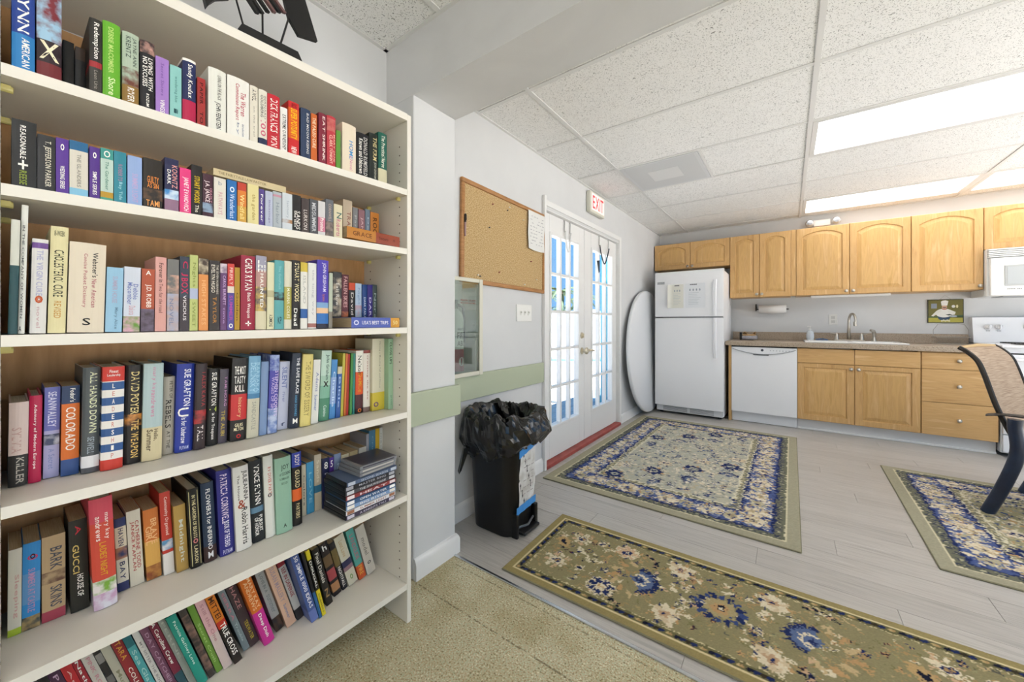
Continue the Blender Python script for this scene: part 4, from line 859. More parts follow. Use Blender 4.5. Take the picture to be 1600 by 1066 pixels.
# round folding table leaning on the wall
RT = .742; tl = math.asin((.055) / (2 * RT))
tm = Matrix.Translation((-1.352, 4.74, .0)) @ Matrix.Rotation(-tl, 4, 'Y') @ Matrix.Translation((0, 0, RT + .012))
tb = thing('round_table_top', 'round white folding table standing on edge between wall and refrigerator', 'table', M=tm)
top = MB(); top.smooth = True
top.lathe([(RT - .02, -.040), (RT - .004, -.036), (RT, -.022), (RT - .003, -.006), (RT - .02, 0)], axis='x', n=96)
obj('top', top, mat('table_white', 'e4e6e8', .4), tb, world=False)
obj('folded_frame', MB().tube([(-.052, -.35, .3), (-.052, .35, .3), (-.052, .35, -.3), (-.052, -.35, -.3)], .0105, 8, closed=True), GREYP, tb, world=False)
BOOKS = [
('A', -1.132, 0.008, 1.5641, 0.026, 0.155, 0.1698, 0.0, 'navy blue hardback with large white lettering, first on the left of the top shelf', '23408a', [(0.62, 1, '2a78b4')], [('FLYNN', 'f2f0e8', 0.05, 0.6, 0.5, 0.5), ('AMERICAN', 'f2f0e8', 0.66, 0.97, 0.35, 0.6)], 'h'),
('A', -1.132, 0.036, 1.5649, 0.03, 0.155, 0.183, 0.0, 'hardback patterned in red and pale blue with a cream cross, top shelf', '2a1c22', [(0, 0.62, 'n:7a2a34,9ec4dc'), (0.85, 1, '6a2428')], [('X', 'e8dfc0', 0.63, 0.82, 0.8, 0.5, 'h')], 'h'),
('A', -1.178, 0.07, 1.5657, 0.015, 0.112, 0.1062, 0.0, 'plain black book between red patterned and dark brown on top shelf', '1c1b1a', [], [], 'p'),
('A', -1.183, 0.087, 1.5662, 0.014, 0.112, 0.1047, 0.0, 'short dark brown book between black and charcoal on top shelf', '3a2a20', [(0.25, 1, '1d1c1b')], [], 'p'),
('A', -1.132, 0.1018, 1.5666, 0.0172, 0.155, 0.1493, 0.0, 'charcoal hardback with white slanted title and small red square, top shelf', '2b2925', [(0.58, 0.66, '9a2c30'), (0.66, 1, '3a3733')], [('Redemption', 'f2f0e8', 0.05, 0.54, 0.55, 0.5), ('Leon Uris', '8f8a80', 0.7, 0.95, 0.3, 0.5)], 'h'),
('A', -1.132, 0.12, 1.5673, 0.025, 0.155, 0.1546, 0.0, 'lime green hardback with pale green lettering between charcoal and sage green on top shelf', '63a82c', [], [('DEBBIE MACOMBER', 'b9d67a', 0.07, 0.68, 0.3, 0.45), ('Shore', 'd8e8b0', 0.74, 0.97, 0.4, 0.5)], 'h'),
('A', -1.132, 0.148, 1.5681, 0.025, 0.155, 0.1498, 0.0, 'sage green hardback with a tan figure at its foot, top shelf', 'a9b8a4', [(0.5, 0.75, 'n:6e3a2c,a9b8a4'), (0.75, 1, '8a6a34')], [('JAYNE ANN', '4d5a52', 0.06, 0.46, 0.3, 0.7), ('KRENTZ', '4d5a52', 0.06, 0.36, 0.3, 0.35), ('RIVER', 'f2f0e8', 0.78, 0.98, 0.4, 0.5)], 'h'),
('A', -1.132, 0.175, 1.5688, 0.023, 0.155, 0.1471, 0.0, 'black hardback with bold white lettering and a face at the top, top shelf', '1a191c', [(0, 0.18, 'n:c89a8c,3a2a2c')], [('LIVING WITH', 'f2f0e8', 0.24, 0.72, 0.32, 0.7), ('NO EXCUSES', 'f2f0e8', 0.24, 0.68, 0.32, 0.32), ('ROZUM', 'f2f0e8', 0.78, 0.97, 0.2, 0.5)], 'h'),
('A', -1.132, 0.2, 1.5695, 0.022, 0.112, 0.1254, 0.0, 'lilac purple paperback between black and aqua on top shelf', '9d78bd', [], [('Secret Sisters', '7c58a0', 0.1, 0.68, 0.25, 0.5), ('VINGS', 'f2f0e8', 0.75, 0.98, 0.35, 0.5)], 'p'),
('A', -1.132, 0.224, 1.5701, 0.02, 0.112, 0.1188, 0.0, 'pale aqua paperback with a tiny palm emblem beside the lilac one, top shelf', '86bcb6', [], [('wandering blue', '4d8480', 0.2, 0.7, 0.3, 0.5), ('i', '1f4c50', 0.82, 0.92, 0.35, 0.5)], 'p'),
('A', -1.132, 0.246, 1.5708, 0.024, 0.155, 0.1461, 0.0, 'white framed hardback in navy and crimson between aqua and brick red on top shelf', 'eee9e0', [(0.04, 0.66, '1c2552'), (0.66, 0.98, 'b01c48')], [('Sandy Koufax', 'f2f0e8', 0.08, 0.62, 0.45, 0.5)], 'h'),
('A', -1.132, 0.273, 1.5715, 0.015, 0.112, 0.1144, 0.0, 'small brick red paperback with dark capitals between navy and crimson and white on top shelf', '9c2f2c', [], [('PAPER', '3a1412', 0.1, 0.55, 0.4, 0.5), ('TO', '3a1412', 0.7, 0.95, 0.4, 0.5)], 'p'),
('A', -1.132, 0.294, 1.5723, 0.035, 0.155, 0.1506, 0.0, 'white hardback with widely spaced grey and black capitals beside the brick red one, top shelf', 'dcdcd2', [], [('LIVING ON THE BLACK', '5a5852', 0.1, 0.5, 0.22, 0.6), ('JOHN FEINSTEIN', '28282a', 0.54, 0.97, 0.36, 0.5)], 'h'),
('A', -1.132, 0.332, 1.5736, 0.047, 0.155, 0.1503, 0.0, 'thick white hardback with crimson title lettering between white and cream on top shelf', 'e0ded6', [], [('The Warren', 'b03a52', 0.22, 0.62, 0.25, 0.7), ('Commission Report', 'b03a52', 0.1, 0.72, 0.22, 0.42), ('Introduction', '8e96a8', 0.76, 0.97, 0.12, 0.7), ('by', '8e96a8', 0.76, 0.96, 0.12, 0.45)], 'h'),
('A', -1.132, 0.381, 1.5746, 0.018, 0.155, 0.1473, 0.0, 'cream book with a short dark title at the top beside the white one, top shelf', 'd8d2c2', [], [('AWOL', '2a2422', 0.06, 0.27, 0.55, 0.5), ('on the trail', 'a09a8c', 0.36, 0.9, 0.2, 0.5)], 'h'),
('A', -1.132, 0.401, 1.5752, 0.02, 0.155, 0.1467, 0.0, 'cream book with pink numerals and a navy foot beside the cream one, top shelf', 'd9d5c6', [(0.88, 1, '222a4a')], [('BERNARD', '8a867a', 0.1, 0.52, 0.25, 0.72), ('GOLDBERG', '4a4844', 0.1, 0.5, 0.3, 0.35), ('100', 'c8627a', 0.56, 0.84, 0.6, 0.5)], 'h'),
('A', -1.132, 0.422, 1.5759, 0.03, 0.155, 0.145, 0.0, 'bright red hardback with tall white lettering between cream and white on top shelf', 'b8202e', [], [('DICK FRANCIS', 'f2f0e8', 0.08, 0.7, 0.6, 0.5), ('WIN', 'f2f0e8', 0.76, 0.96, 0.5, 0.5)], 'h'),
('A', -1.132, 0.454, 1.5767, 0.018, 0.155, 0.1222, 0.0, 'white book with black stencilled capitals between bright red and red and yellow on top shelf', 'e2e0da', [], [('EXTREME OWNERSHIP', '2a2a2a', 0.16, 0.95, 0.5, 0.5)], 'h'),
('A', -1.132, 0.475, 1.5774, 0.028, 0.112, 0.1495, 0.0, 'red and yellow paperback with big yellow capitals between white and slate navy on top shelf', 'c2282a', [(0.12, 0.7, 'd25a20')], [('SUPER POTUNITY', 'f0c818', 0.13, 0.7, 0.6, 0.5), ('BUCK', '5c1016', 0.03, 0.11, 0.5, 0.5), ('NEW', 'f2f0e8', 0.85, 0.97, 0.5, 0.5)], 'p'),
('A', -1.132, 0.508, 1.5783, 0.027, 0.155, 0.1436, 0.0, 'slate navy hardback with small white lettering between red and yellow and orange on top shelf', '2c3c58', [], [('BAD MOON RISING', 'd8d8d4', 0.08, 0.9, 0.25, 0.65)], 'h'),
('A', -1.132, 0.537, 1.579, 0.017, 0.112, 0.1399, 0.0, 'orange book with cream capitals between slate navy and maroon on top shelf', 'c26228', [], [('THE PALEO CURE', 'f0e0c0', 0.08, 0.72, 0.55, 0.5)], 'p'),
('A', -1.132, 0.559, 1.5797, 0.023, 0.155, 0.1512, 0.0, 'dark maroon hardback with white lettering between orange and rose red on top shelf', '7a2236', [], [('EAT SHRINK', 'ecdcd4', 0.06, 0.94, 0.35, 0.6)], 'h'),
('A', -1.132, 0.584, 1.5805, 0.027, 0.155, 0.1534, 0.0, 'rose red hardback with a coiled pattern at the top beside the maroon one, top shelf', 'b83640', [(0.05, 0.3, 'n:c86a64,b83640')], [('CLARK', 'ecc8b8', 0.38, 0.62, 0.35, 0.4), ('TONIGHT', 'ecc8b8', 0.64, 0.95, 0.3, 0.4), ('MARY JANE', 'e6b0a0', 0.35, 0.9, 0.3, 0.75)], 'h'),
('A', -1.132, 0.613, 1.5811, 0.014, 0.112, 0.1198, 0.0, 'thin leaf green book between rose red and cream on top shelf', '5c9038', [], [], 'p'),
('A', -1.132, 0.633, 1.5821, 0.046, 0.155, 0.1518, 0.0, 'thick cream hardback with blue and pink lettering between leaf green and black on top shelf', 'dccfb8', [], [('HOME', '4a8ac0', 0.34, 0.72, 0.3, 0.6), ('a Novel', 'cc88a4', 0.66, 0.95, 0.22, 0.6)], 'h'),
('A', -1.132, 0.682, 1.5835, 0.043, 0.155, 0.1404, 0.0, 'black hardback with two lines of white lettering between cream and black on top shelf', '16161a', [], [('Known and Unknown', 'f2f0e8', 0.14, 0.95, 0.3, 0.3), ('DONALD RUMSFELD', 'c8c6c0', 0.08, 0.97, 0.35, 0.68)], 'h'),
('A', -1.132, 0.727, 1.5846, 0.032, 0.155, 0.1553, 0.0, 'black hardback with gold capitals between black and dark green on top shelf', '1e2420', [], [('THE FIRM', 'd8c890', 0.08, 0.58, 0.45, 0.6), ('JOHN GRISHAM', 'a8a898', 0.62, 0.97, 0.35, 0.6)], 'h'),
('A', -1.132, 0.762, 1.5856, 0.034, 0.155, 0.1703, 0.0, 'dark green hardback with a cream foot, last on the right of the top shelf', '15584a', [(0.73, 1, 'c2bc9c')], [('The Practical Nurse', 'e2e0d0', 0.05, 0.7, 0.4, 0.5)], 'h'),
('B', -1.132, 0.008, 1.3501, 0.028, 0.112, 0.1218, 0.0, 'thick black paperback with a white cross, first on the left of the second shelf', '232322', [], [('REASONABLE', 'f2f0e8', 0.08, 0.58, 0.24, 0.45), ('+', 'f2f0e8', 0.6, 0.74, 0.4, 0.45), ('REESE', '8a9a3a', 0.76, 0.97, 0.3, 0.45)], 'p'),
('B', -1.132, 0.037, 1.3507, 0.021, 0.112, 0.1042, 0.0, 'charcoal paperback with tall cream capitals between black and violet on second shelf', '2b2b2b', [], [('T. JEFFERSON PARKER', 'd6d2c0', 0.1, 0.93, 0.45, 0.55)], 'p'),
('B', -1.132, 0.059, 1.3513, 0.016, 0.112, 0.1056, 0.0, 'violet purple paperback with white emblem between charcoal and cream and blue on second shelf', '54308a', [], [('o', 'f2f0e8', 0.1, 0.22, 0.3, 0.5, 'h'), ('WEDDING SERIES', 'f2f0e8', 0.5, 0.92, 0.35, 0.5)], 'p'),
('B', -1.132, 0.076, 1.3518, 0.024, 0.112, 0.1071, 0.0, 'cream paperback with blue top band and pale blue foot beside the violet one, second shelf', 'cfc9bb', [(0, 0.17, '24608a'), (0.87, 1, '7fb6d0')], [('THE ISLANDERS', '8c887e', 0.24, 0.84, 0.22, 0.5)], 'p'),
('B', -1.132, 0.102, 1.3523, 0.014, 0.112, 0.1036, 0.0, 'slim violet paperback with white emblem between cream and blue and mint green on second shelf', '4e2c80', [], [('o', 'f2f0e8', 0.1, 0.22, 0.35, 0.5, 'h'), ('SIMPLE SERIES', 'f2f0e8', 0.48, 0.93, 0.4, 0.5)], 'p'),
('B', -1.132, 0.117, 1.3528, 0.018, 0.112, 0.1061, 0.0, 'mint green paperback with a gold band between violet and teal on second shelf', 'b4c8bc', [(0, 0.2, '3c9088'), (0.84, 0.95, 'b08a28'), (0.95, 1, '4c9a80')], [('O', 'f2f0e8', 0.04, 0.17, 0.5, 0.5, 'h'), ('The Gardener', '5a8a7a', 0.25, 0.8, 0.28, 0.5)], 'p'),
('B', -1.132, 0.136, 1.3533, 0.018, 0.112, 0.1066, 0.0, 'teal paperback with pink and pale lettering between mint green and periwinkle on second shelf', '2c7f90', [], [('ROBERTS', '9a7c96', 0.25, 0.58, 0.35, 0.5), ('Bay Tide', '9cd0d8', 0.6, 0.95, 0.35, 0.5)], 'p'),
('B', -1.132, 0.156, 1.3539, 0.022, 0.112, 0.104, 0.0, 'periwinkle blue paperback between teal and black and orange on second shelf', '8ea6d0', [], [('SUMMER LIGHT', 'b8a4cc', 0.36, 0.95, 0.4, 0.5)], 'p'),
('B', -1.132, 0.18, 1.3546, 0.031, 0.112, 0.1073, 0.0, 'black paperback with orange and gold lettering between periwinkle and navy and pink on second shelf', '262018', [(0.62, 0.84, 'n:6a4a30,262018')], [('GUILTY', 'e08a40', 0.36, 0.5, 0.6, 0.5, 'h'), ('AS SIN', 'e08a40', 0.5, 0.6, 0.6, 0.5, 'h'), ('TAMI', 'e8a058', 0.85, 0.97, 0.7, 0.5, 'h')], 'p'),
('B', -1.132, 0.215, 1.3554, 0.024, 0.112, 0.1185, 0.0, 'navy paperback with pink bars and a blue scene, second shelf', '23264a', [(0.6, 0.78, 'n:3a88c8,cfe0f0'), (0.78, 1, '8a6a80')], [('KOONTZ', 'd89a94', 0.12, 0.56, 0.4, 0.7), ('DARK', 'f2f0e8', 0.22, 0.5, 0.25, 0.3)], 'p'),
('B', -1.132, 0.241, 1.3561, 0.02, 0.112, 0.1038, 0.0, 'hot pink paperback with white lettering beside the navy and pink one, second shelf', 'd83878', [], [('JANET EVANOVICH', 'f8e8ec', 0.2, 0.96, 0.55, 0.5)], 'p'),
('B', -1.132, 0.262, 1.3566, 0.02, 0.112, 0.1173, 0.0, 'black paperback with yellow lettering between hot pink and plum on second shelf', '201c18', [], [('STUART WOODS', 'e0c018', 0.22, 0.76, 0.5, 0.5), ('The', 'd8d4c4', 0.8, 0.95, 0.35, 0.5)], 'p'),
('B', -1.132, 0.283, 1.3572, 0.02, 0.112, 0.1027, 0.0, 'dark plum paperback with cream capitals and a blue foot, second shelf', '40222e', [(0.68, 0.9, 'n:8aa0b8,3a2430')], [('J.A. JANCE', 'ead8d8', 0.16, 0.66, 0.55, 0.4), ('DEADLY', 'c88a9a', 0.32, 0.66, 0.2, 0.8)], 'p'),
('B', -1.132, 0.305, 1.3578, 0.024, 0.112, 0.1001, 0.0, 'cream paperback with faint pink lettering between plum and royal blue on second shelf', 'd8d3c6', [], [('PATHWAYS', 'c89aa0', 0.35, 0.9, 0.4, 0.5), ('b', 'a0a4a8', 0.08, 0.18, 0.3, 0.5, 'h')], 'p'),
('B', -1.132, 0.332, 1.3584, 0.02, 0.112, 0.1015, 0.0, 'royal blue paperback with silver script between cream and orange on second shelf', '2368a8', [], [('o', 'd8e6f0', 0.16, 0.3, 0.5, 0.5, 'h'), ('Wanderlust', 'c8dcf0', 0.34, 0.95, 0.5, 0.5)], 'p'),
('B', -1.132, 0.354, 1.359, 0.019, 0.112, 0.1009, 0.0, 'orange paperback with a fading red top between royal blue and pale yellow on second shelf', 'd07a30', [(0, 0.2, 'b8402c'), (0.6, 1, 'c89a40')], [('Windfall', 'f0d890', 0.3, 0.92, 0.5, 0.5)], 'p'),
('B', -1.132, 0.376, 1.3597, 0.025, 0.112, 0.1032, 0.0, 'pale yellow paperback with gold lettering between orange and purple on second shelf', 'd9cd92', [], [('the garden', 'b09a58', 0.25, 0.9, 0.4, 0.5)], 'p'),
('B', -1.132, 0.402, 1.3602, 0.013, 0.112, 0.0967, 0.0, 'slim purple paperback with white lettering between pale yellow and pale blue grey on second shelf', '4e3c80', [], [('Forever', 'f2f0e8', 0.142, 0.9, 0.4, 0.5)], 'p'),
('B', -1.132, 0.417, 1.3606, 0.018, 0.112, 0.0953, 0.0, 'pale blue grey paperback between purple and silver grey on second shelf', 'aeb4c6', [], [('Blessings', '8c88b0', 0.25, 0.9, 0.3, 0.5)], 'p'),
('B', -1.132, 0.436, 1.3612, 0.021, 0.112, 0.0987, 0.0, 'silver grey paperback with a tiny pink emblem beside the pale blue grey one, second shelf', 'a8b0b4', [(0.08, 0.14, 'c08a98')], [('Harbor', '88929a', 0.3, 0.9, 0.4, 0.5)], 'p'),
('B', -1.132, 0.459, 1.3618, 0.026, 0.112, 0.1011, 0.0, 'white grey paperback with a small figure at its foot, second shelf', 'c2c8cc', [(0.72, 0.82, 'n:a87a50,c2c8cc')], [('Sanctuary', '9aa6b0', 0.2, 0.68, 0.3, 0.5)], 'p'),
('B', -1.132, 0.486, 1.3625, 0.022, 0.112, 0.1024, 0.0, 'black paperback with bold white title between white grey and taupe on second shelf', '1c1a18', [], [('SANDS', 'e4e0d8', 0.44, 0.95, 0.5, 0.65), ('the last', 'f2f0e8', 0.44, 0.9, 0.25, 0.3)], 'p'),
('B', -1.132, 0.51, 1.3631, 0.021, 0.112, 0.0988, 0.0, 'dark taupe paperback with pale lettering between black and dark grey on second shelf', '453a38', [], [('LURKON', 'cfc8c0', 0.34, 0.92, 0.5, 0.5)], 'p'),
('B', -1.132, 0.533, 1.3637, 0.023, 0.112, 0.1012, 0.0, 'dark grey paperback with silver lettering between taupe and white and pink on second shelf', '4c4e52', [], [('MIDSUMMER', 'c4c6c8', 0.1, 0.94, 0.5, 0.5)], 'p'),
('B', -1.132, 0.558, 1.3644, 0.021, 0.112, 0.1015, 0.0, 'white paperback with a pink band between dark grey and steel grey on second shelf', 'c8c6c4', [(0.48, 0.9, 'c4788c')], [('Promise', 'f2f0e8', 0.5, 0.88, 0.5, 0.5)], 'p'),
('B', -1.132, 0.581, 1.365, 0.023, 0.112, 0.1129, 0.0, 'steel grey paperback with dark mottled foot between white and pink and cream on second shelf', '62666c', [(0.6, 1, 'n:3a3438,8a7a70')], [('CORNWELL', 'b8a498', 0.12, 0.6, 0.35, 0.5)], 'p'),
('B', -1.132, 0.606, 1.3657, 0.027, 0.112, 0.1032, 0.0, 'cream paperback with a big dark initial between steel grey and tan on second shelf', 'cfc6a6', [], [('N', '4a6a64', 0.24, 0.42, 0.6, 0.6), ('Roberts', 'c06a84', 0.45, 0.95, 0.5, 0.5)], 'p'),
('B', -1.24, 0.696, 1.3681, 0.034, 0.112, 0.1608, 0.0, 'tan paperback standing behind the flat orange book between cream and mid grey on second shelf', 'b8a890', [], [('TRACE', '8a5a50', 0.25, 0.75, 0.4, 0.6)], 'p'),
('B', -1.24, 0.733, 1.3689, 0.018, 0.112, 0.141, 0.0, 'mid grey paperback between tan and mauve on second shelf', '77787a', [], [('Parker', 'b0b0b0', 0.2, 0.85, 0.4, 0.5)], 'p'),
('B', -1.24, 0.754, 1.3695, 0.025, 0.112, 0.1384, 0.0, 'dusty mauve paperback between mid grey and blue grey on second shelf', '866066', [], [('JANICE', 'd0b0b0', 0.2, 0.85, 0.4, 0.5)], 'p'),
('B', -1.24, 0.781, 1.3702, 0.019, 0.112, 0.1447, 0.0, 'blue grey paperback between mauve and burnt orange on second shelf', '667684', [], [('Deep', 'a8b8c4', 0.2, 0.8, 0.4, 0.5)], 'p'),
('B', -1.24, 0.802, 1.3709, 0.035, 0.112, 0.139, 0.0, 'burnt orange paperback with dark spaced capitals, last on the right of the second shelf', 'b8742c', [], [('ROGERS', '4a2c10', 0.142, 0.9, 0.5, 0.5)], 'p'),
('C', -1.128, 0.004, 1.0796, 0.01, 0.155, 0.2075, -0.018, 'dark teal hardback cut by the left panel, first on the left of the third shelf', '24484c', [(0.0, 0.4, 'c8c8bc')], [], 'h'),
('C', -1.138, 0.0148, 1.0797, 0.0076, 0.155, 0.2384, -0.0195, 'white hardback with tall grey capitals between dark teal and white on third shelf', 'd4d4cc', [], [('IN THE COMPANY OF WOMEN', '6a6c6c', 0.16, 0.88, 0.36, 0.4), ('A', '222222', 0.94, 0.98, 0.4, 0.3, 'h')], 'h'),
('C', -1.138, 0.028, 1.0801, 0.019, 0.155, 0.1782, -0.0195, 'white hardback with a purple and gold top stripe and orange dot, third shelf', 'd2d0cc', [(0.04, 0.1, '6a4a8a')], [('THE VIRGIN CURE', 'a8a8c4', 0.12, 0.6, 0.4, 0.5), ('o', 'c0582c', 0.6, 0.68, 0.5, 0.5, 'h'), ('o', 'c0582c', 0.62, 0.66, 0.25, 0.5, 'h'), ('novel', 'c4a8a8', 0.72, 0.94, 0.25, 0.5)], 'h'),
('C', -1.138, 0.049, 1.0803, 0.022, 0.155, 0.2061, -0.0214, 'pale yellow hardback with black and tan capitals between white and cream on third shelf', 'd6cd9e', [], [('8-WEEK', '5a5a48', 0.04, 0.09, 0.6, 0.5, 'h'), ('CHOLESTEROL CURE', '38382c', 0.22, 0.66, 0.55, 0.5), ('REVISED', 'c09048', 0.7, 0.86, 0.4, 0.5)], 'h'),
('C', -1.138, 0.073, 1.0811, 0.049, 0.155, 0.1799, -0.0213, 'very thick cream dictionary with black emblem between pale yellow and light blue on third shelf', 'd6cab4', [], [("Webster's", '2a2624', 0.1, 0.38, 0.16, 0.7), ('New American', 'b06a70', 0.4, 0.72, 0.14, 0.68), ('Concise Pocket Dictionary', 'b06a70', 0.12, 0.72, 0.13, 0.42), ('S', '101010', 0.84, 0.92, 0.22, 0.5, 'h')], 'h'),
('C', -1.138, 0.124, 1.0808, 0.024, 0.112, 0.1357, -0.022, 'light blue paperback with faint grey lettering between cream and pale blue white on third shelf', '8fb8d0', [], [('SUMMER HOUSE', 'a8a0b8', 0.14, 0.55, 0.3, 0.5), ('Mary Alice', '6888a0', 0.62, 0.95, 0.25, 0.6)], 'p'),
('C', -1.138, 0.15, 1.0808, 0.025, 0.112, 0.1395, -0.017, 'pale paperback with a painted garden foot between light blue and rust orange on third shelf', 'c6ccd6', [(0.76, 1, 'n:6a9a38,e0a8c0')], [('Debbie', '6a78b0', 0.26, 0.5, 0.3, 0.7), ('Macomber', '6a78b0', 0.24, 0.58, 0.3, 0.35), ('Dakota', 'c8a0a8', 0.6, 0.74, 0.4, 0.5)], 'p'),
('C', -1.138, 0.177, 1.0809, 0.021, 0.112, 0.1383, -0.0136, 'rust orange paperback with a dark foot beside the pale blue white one, third shelf', 'a84e30', [(0.64, 1, 'n:3c2c34,6a5c70')], [('A', 'f2f0e8', 0.03, 0.1, 0.4, 0.5, 'h'), ('J.D. ROBB', 'f0e4d8', 0.25, 0.62, 0.5, 0.5)], 'p'),
('C', -1.138, 0.1996, 1.0808, 0.0184, 0.112, 0.1672, -0.0084, 'salmon pink paperback with small dark lettering between rust orange and painted face on third shelf', 'cf9a90', [], [('Forever in', '5a3a38', 0.08, 0.34, 0.4, 0.5), ('Two for the road', '7a4a48', 0.36, 0.75, 0.35, 0.5)], 'p'),
('C', -1.138, 0.22, 1.0809, 0.02, 0.112, 0.1651, -0.006, "paperback with a painted woman's face between salmon pink and dark slate on third shelf", 'a8988a', [(0.0, 0.22, '6f6e6a'), (0.22, 0.48, 'n:d8a890,6f6e6a'), (0.48, 1, 'n:b8a098,a8acc0')], [('NOVEL', '80849c', 0.55, 0.92, 0.35, 0.35)], 'p'),
('C', -1.138, 0.242, 1.081, 0.017, 0.112, 0.174, -0.0039, 'dark slate paperback with crimson lettering between painted face and pale lime on third shelf', '343c48', [(0.55, 1, '3c3438')], [('C J', 'c83058', 0.06, 0.26, 0.7, 0.5), ('BOX', 'c83058', 0.29, 0.5, 0.7, 0.5), ('VICIOUS', 'd8d4d4', 0.52, 0.86, 0.35, 0.5)], 'p'),
('C', -1.138, 0.26, 1.0811, 0.015, 0.112, 0.1799, -0.0038, 'pale lime paperback with a lavender patch between dark slate and light orange on third shelf', 'b4bc74', [(0.44, 0.58, 'a8b0c8')], [('Nights', '8a9450', 0.1, 0.42, 0.5, 0.5), ('SWEET', '8a9450', 0.62, 0.95, 0.4, 0.5)], 'p'),
('C', -1.138, 0.277, 1.0812, 0.018, 0.112, 0.1738, -0.0038, 'light orange paperback with a picture at the top beside the pale lime one, third shelf', 'd68c4a', [(0, 0.22, 'n:4a3a2c,d8c8a8')], [('HIGH STAKES', 'e8b078', 0.3, 0.92, 0.45, 0.5)], 'p'),
('C', -1.138, 0.297, 1.0813, 0.021, 0.112, 0.1717, -0.0039, 'dark brown hardback with cream capitals between light orange and plum purple on third shelf', '332c28', [], [('EVELYN HUGO', 'e0d8c8', 0.06, 0.46, 0.35, 0.35), ('THE SEVEN HUSBANDS', 'c8c0b0', 0.06, 0.48, 0.2, 0.75), ('TAYLOR', 'b8803a', 0.52, 0.9, 0.35, 0.5)], 'p'),
('C', -1.138, 0.319, 1.0814, 0.014, 0.155, 0.1666, -0.004, 'plum purple hardback with lilac lettering between dark brown and red and indigo on third shelf', '61406a', [(0, 0.14, 'n:d8c8d0,61406a')], [('CAROL BURNETT', 'c8a8d0', 0.18, 0.62, 0.45, 0.55), ('time', 'a888b8', 0.66, 0.9, 0.3, 0.5)], 'h'),
('C', -1.138, 0.334, 1.0815, 0.014, 0.112, 0.1685, -0.0061, 'paperback with red top and indigo foot between plum purple and mustard on third shelf', '54488c', [(0, 0.34, 'c84038'), (0.34, 0.44, 'd8c8b8')], [('FIREFLY', 'e8c8b8', 0.06, 0.32, 0.5, 0.5), ('SUMMER', 'a8489c', 0.48, 0.86, 0.5, 0.5), ('o', 'f2f0e8', 0.9, 0.97, 0.6, 0.5, 'h')], 'p'),
('C', -1.138, 0.349, 1.0816, 0.011, 0.112, 0.1604, -0.0058, 'slim mustard yellow paperback between red and indigo and deep crimson on third shelf', 'a8821e', [], [('Golden', '6a5010', 0.4, 0.85, 0.4, 0.5)], 'p'),
('C', -1.138, 0.362, 1.0819, 0.032, 0.155, 0.1933, -0.0072, 'deep crimson hardback with bold white capitals between mustard and misty lavender on third shelf', '93223a', [], [('CHRIS RYAN', 'f2f0e8', 0.04, 0.47, 0.5, 0.5), ('Black Weapon', 'f0e0dc', 0.5, 0.84, 0.3, 0.5), ('+', 'f2f0e8', 0.88, 0.95, 0.4, 0.5, 'h')], 'h'),
('C', -1.138, 0.396, 1.082, 0.025, 0.155, 0.1971, -0.0069, 'hardback with a misty lavender and tan skyline between deep crimson and cream on third shelf', '9a98a8', [(0.2, 0.42, 'b08a80'), (0.42, 0.75, 'n:d0b060,55505a'), (0.75, 1, 'd0c8a8')], [('LEE', 'f2f0e8', 0.06, 0.22, 0.7, 0.5), ('HAUNTED', 'f2f0e8', 0.24, 0.7, 0.3, 0.5)], 'h'),
('C', -1.138, 0.423, 1.0821, 0.017, 0.155, 0.183, -0.007, 'cream hardback with a dark label between misty lavender and teal on third shelf', 'd4d0ac', [(0.42, 0.52, 'b8b088')], [('A.SIMMONS', '2a2a24', 0.78, 0.96, 0.5, 0.5)], 'h'),
('C', -1.138, 0.441, 1.0822, 0.024, 0.155, 0.1908, -0.0053, 'teal hardback with a small bird at its middle beside the cream one, third shelf', '5aa0a2', [(0.46, 0.58, 'n:2a2420,5aa0a2')], [('The Goldfinch', '8cc4c4', 0.08, 0.42, 0.25, 0.5), ('KP', '20444a', 0.82, 0.92, 0.4, 0.5, 'h')], 'h'),
('C', -1.138, 0.466, 1.0823, 0.019, 0.155, 0.1917, -0.0052, 'cream book with a pale olive label between teal and black on third shelf', 'cfcbb6', [(0.38, 0.86, 'a8a050')], [('MARINA COLES', 'e8e4c8', 0.4, 0.84, 0.4, 0.5)], 'h'),
('C', -1.138, 0.486, 1.0824, 0.022, 0.155, 0.1966, -0.0052, 'black hardback with large cream capitals beside the cream and olive one, third shelf', '1e1b18', [], [('STUART WOODS', 'ecdfae', 0.04, 0.6, 0.55, 0.55), ('Dead', 'f2f0e8', 0.7, 0.95, 0.4, 0.4)], 'h'),
('C', -1.138, 0.51, 1.0825, 0.019, 0.155, 0.1935, -0.0034, 'white hardback with yellow top and blue square between black and white on third shelf', 'dcdad0', [(0, 0.142, 'c8b040'), (0.7, 0.84, '2c5c9c')], [('ISLAND', 'b8b8b0', 0.2, 0.62, 0.4, 0.5)], 'h'),
('C', -1.138, 0.531, 1.0827, 0.024, 0.155, 0.1943, -0.0033, 'white hardback with faint lettering between white and yellow and violet blue on third shelf', 'd6d6d2', [(0.92, 0.98, 'a06a60')], [('the long way', 'b4b4b8', 0.1, 0.8, 0.3, 0.5)], 'h'),
('C', -1.138, 0.557, 1.0829, 0.034, 0.155, 0.2071, -0.0036, 'violet blue hardback with a sunset foot between white and pale green on third shelf', '4638a4', [(0.62, 0.7, '7aa0c8'), (0.7, 0.78, 'e0b890'), (0.78, 0.93, '2c6ab0'), (0.93, 1, '1a1c30')], [('JOHN GRISHAM', 'dcd8ec', 0.04, 0.46, 0.4, 0.55), ('Sycamore', 'c87a50', 0.5, 0.6, 0.3, 0.5)], 'h'),
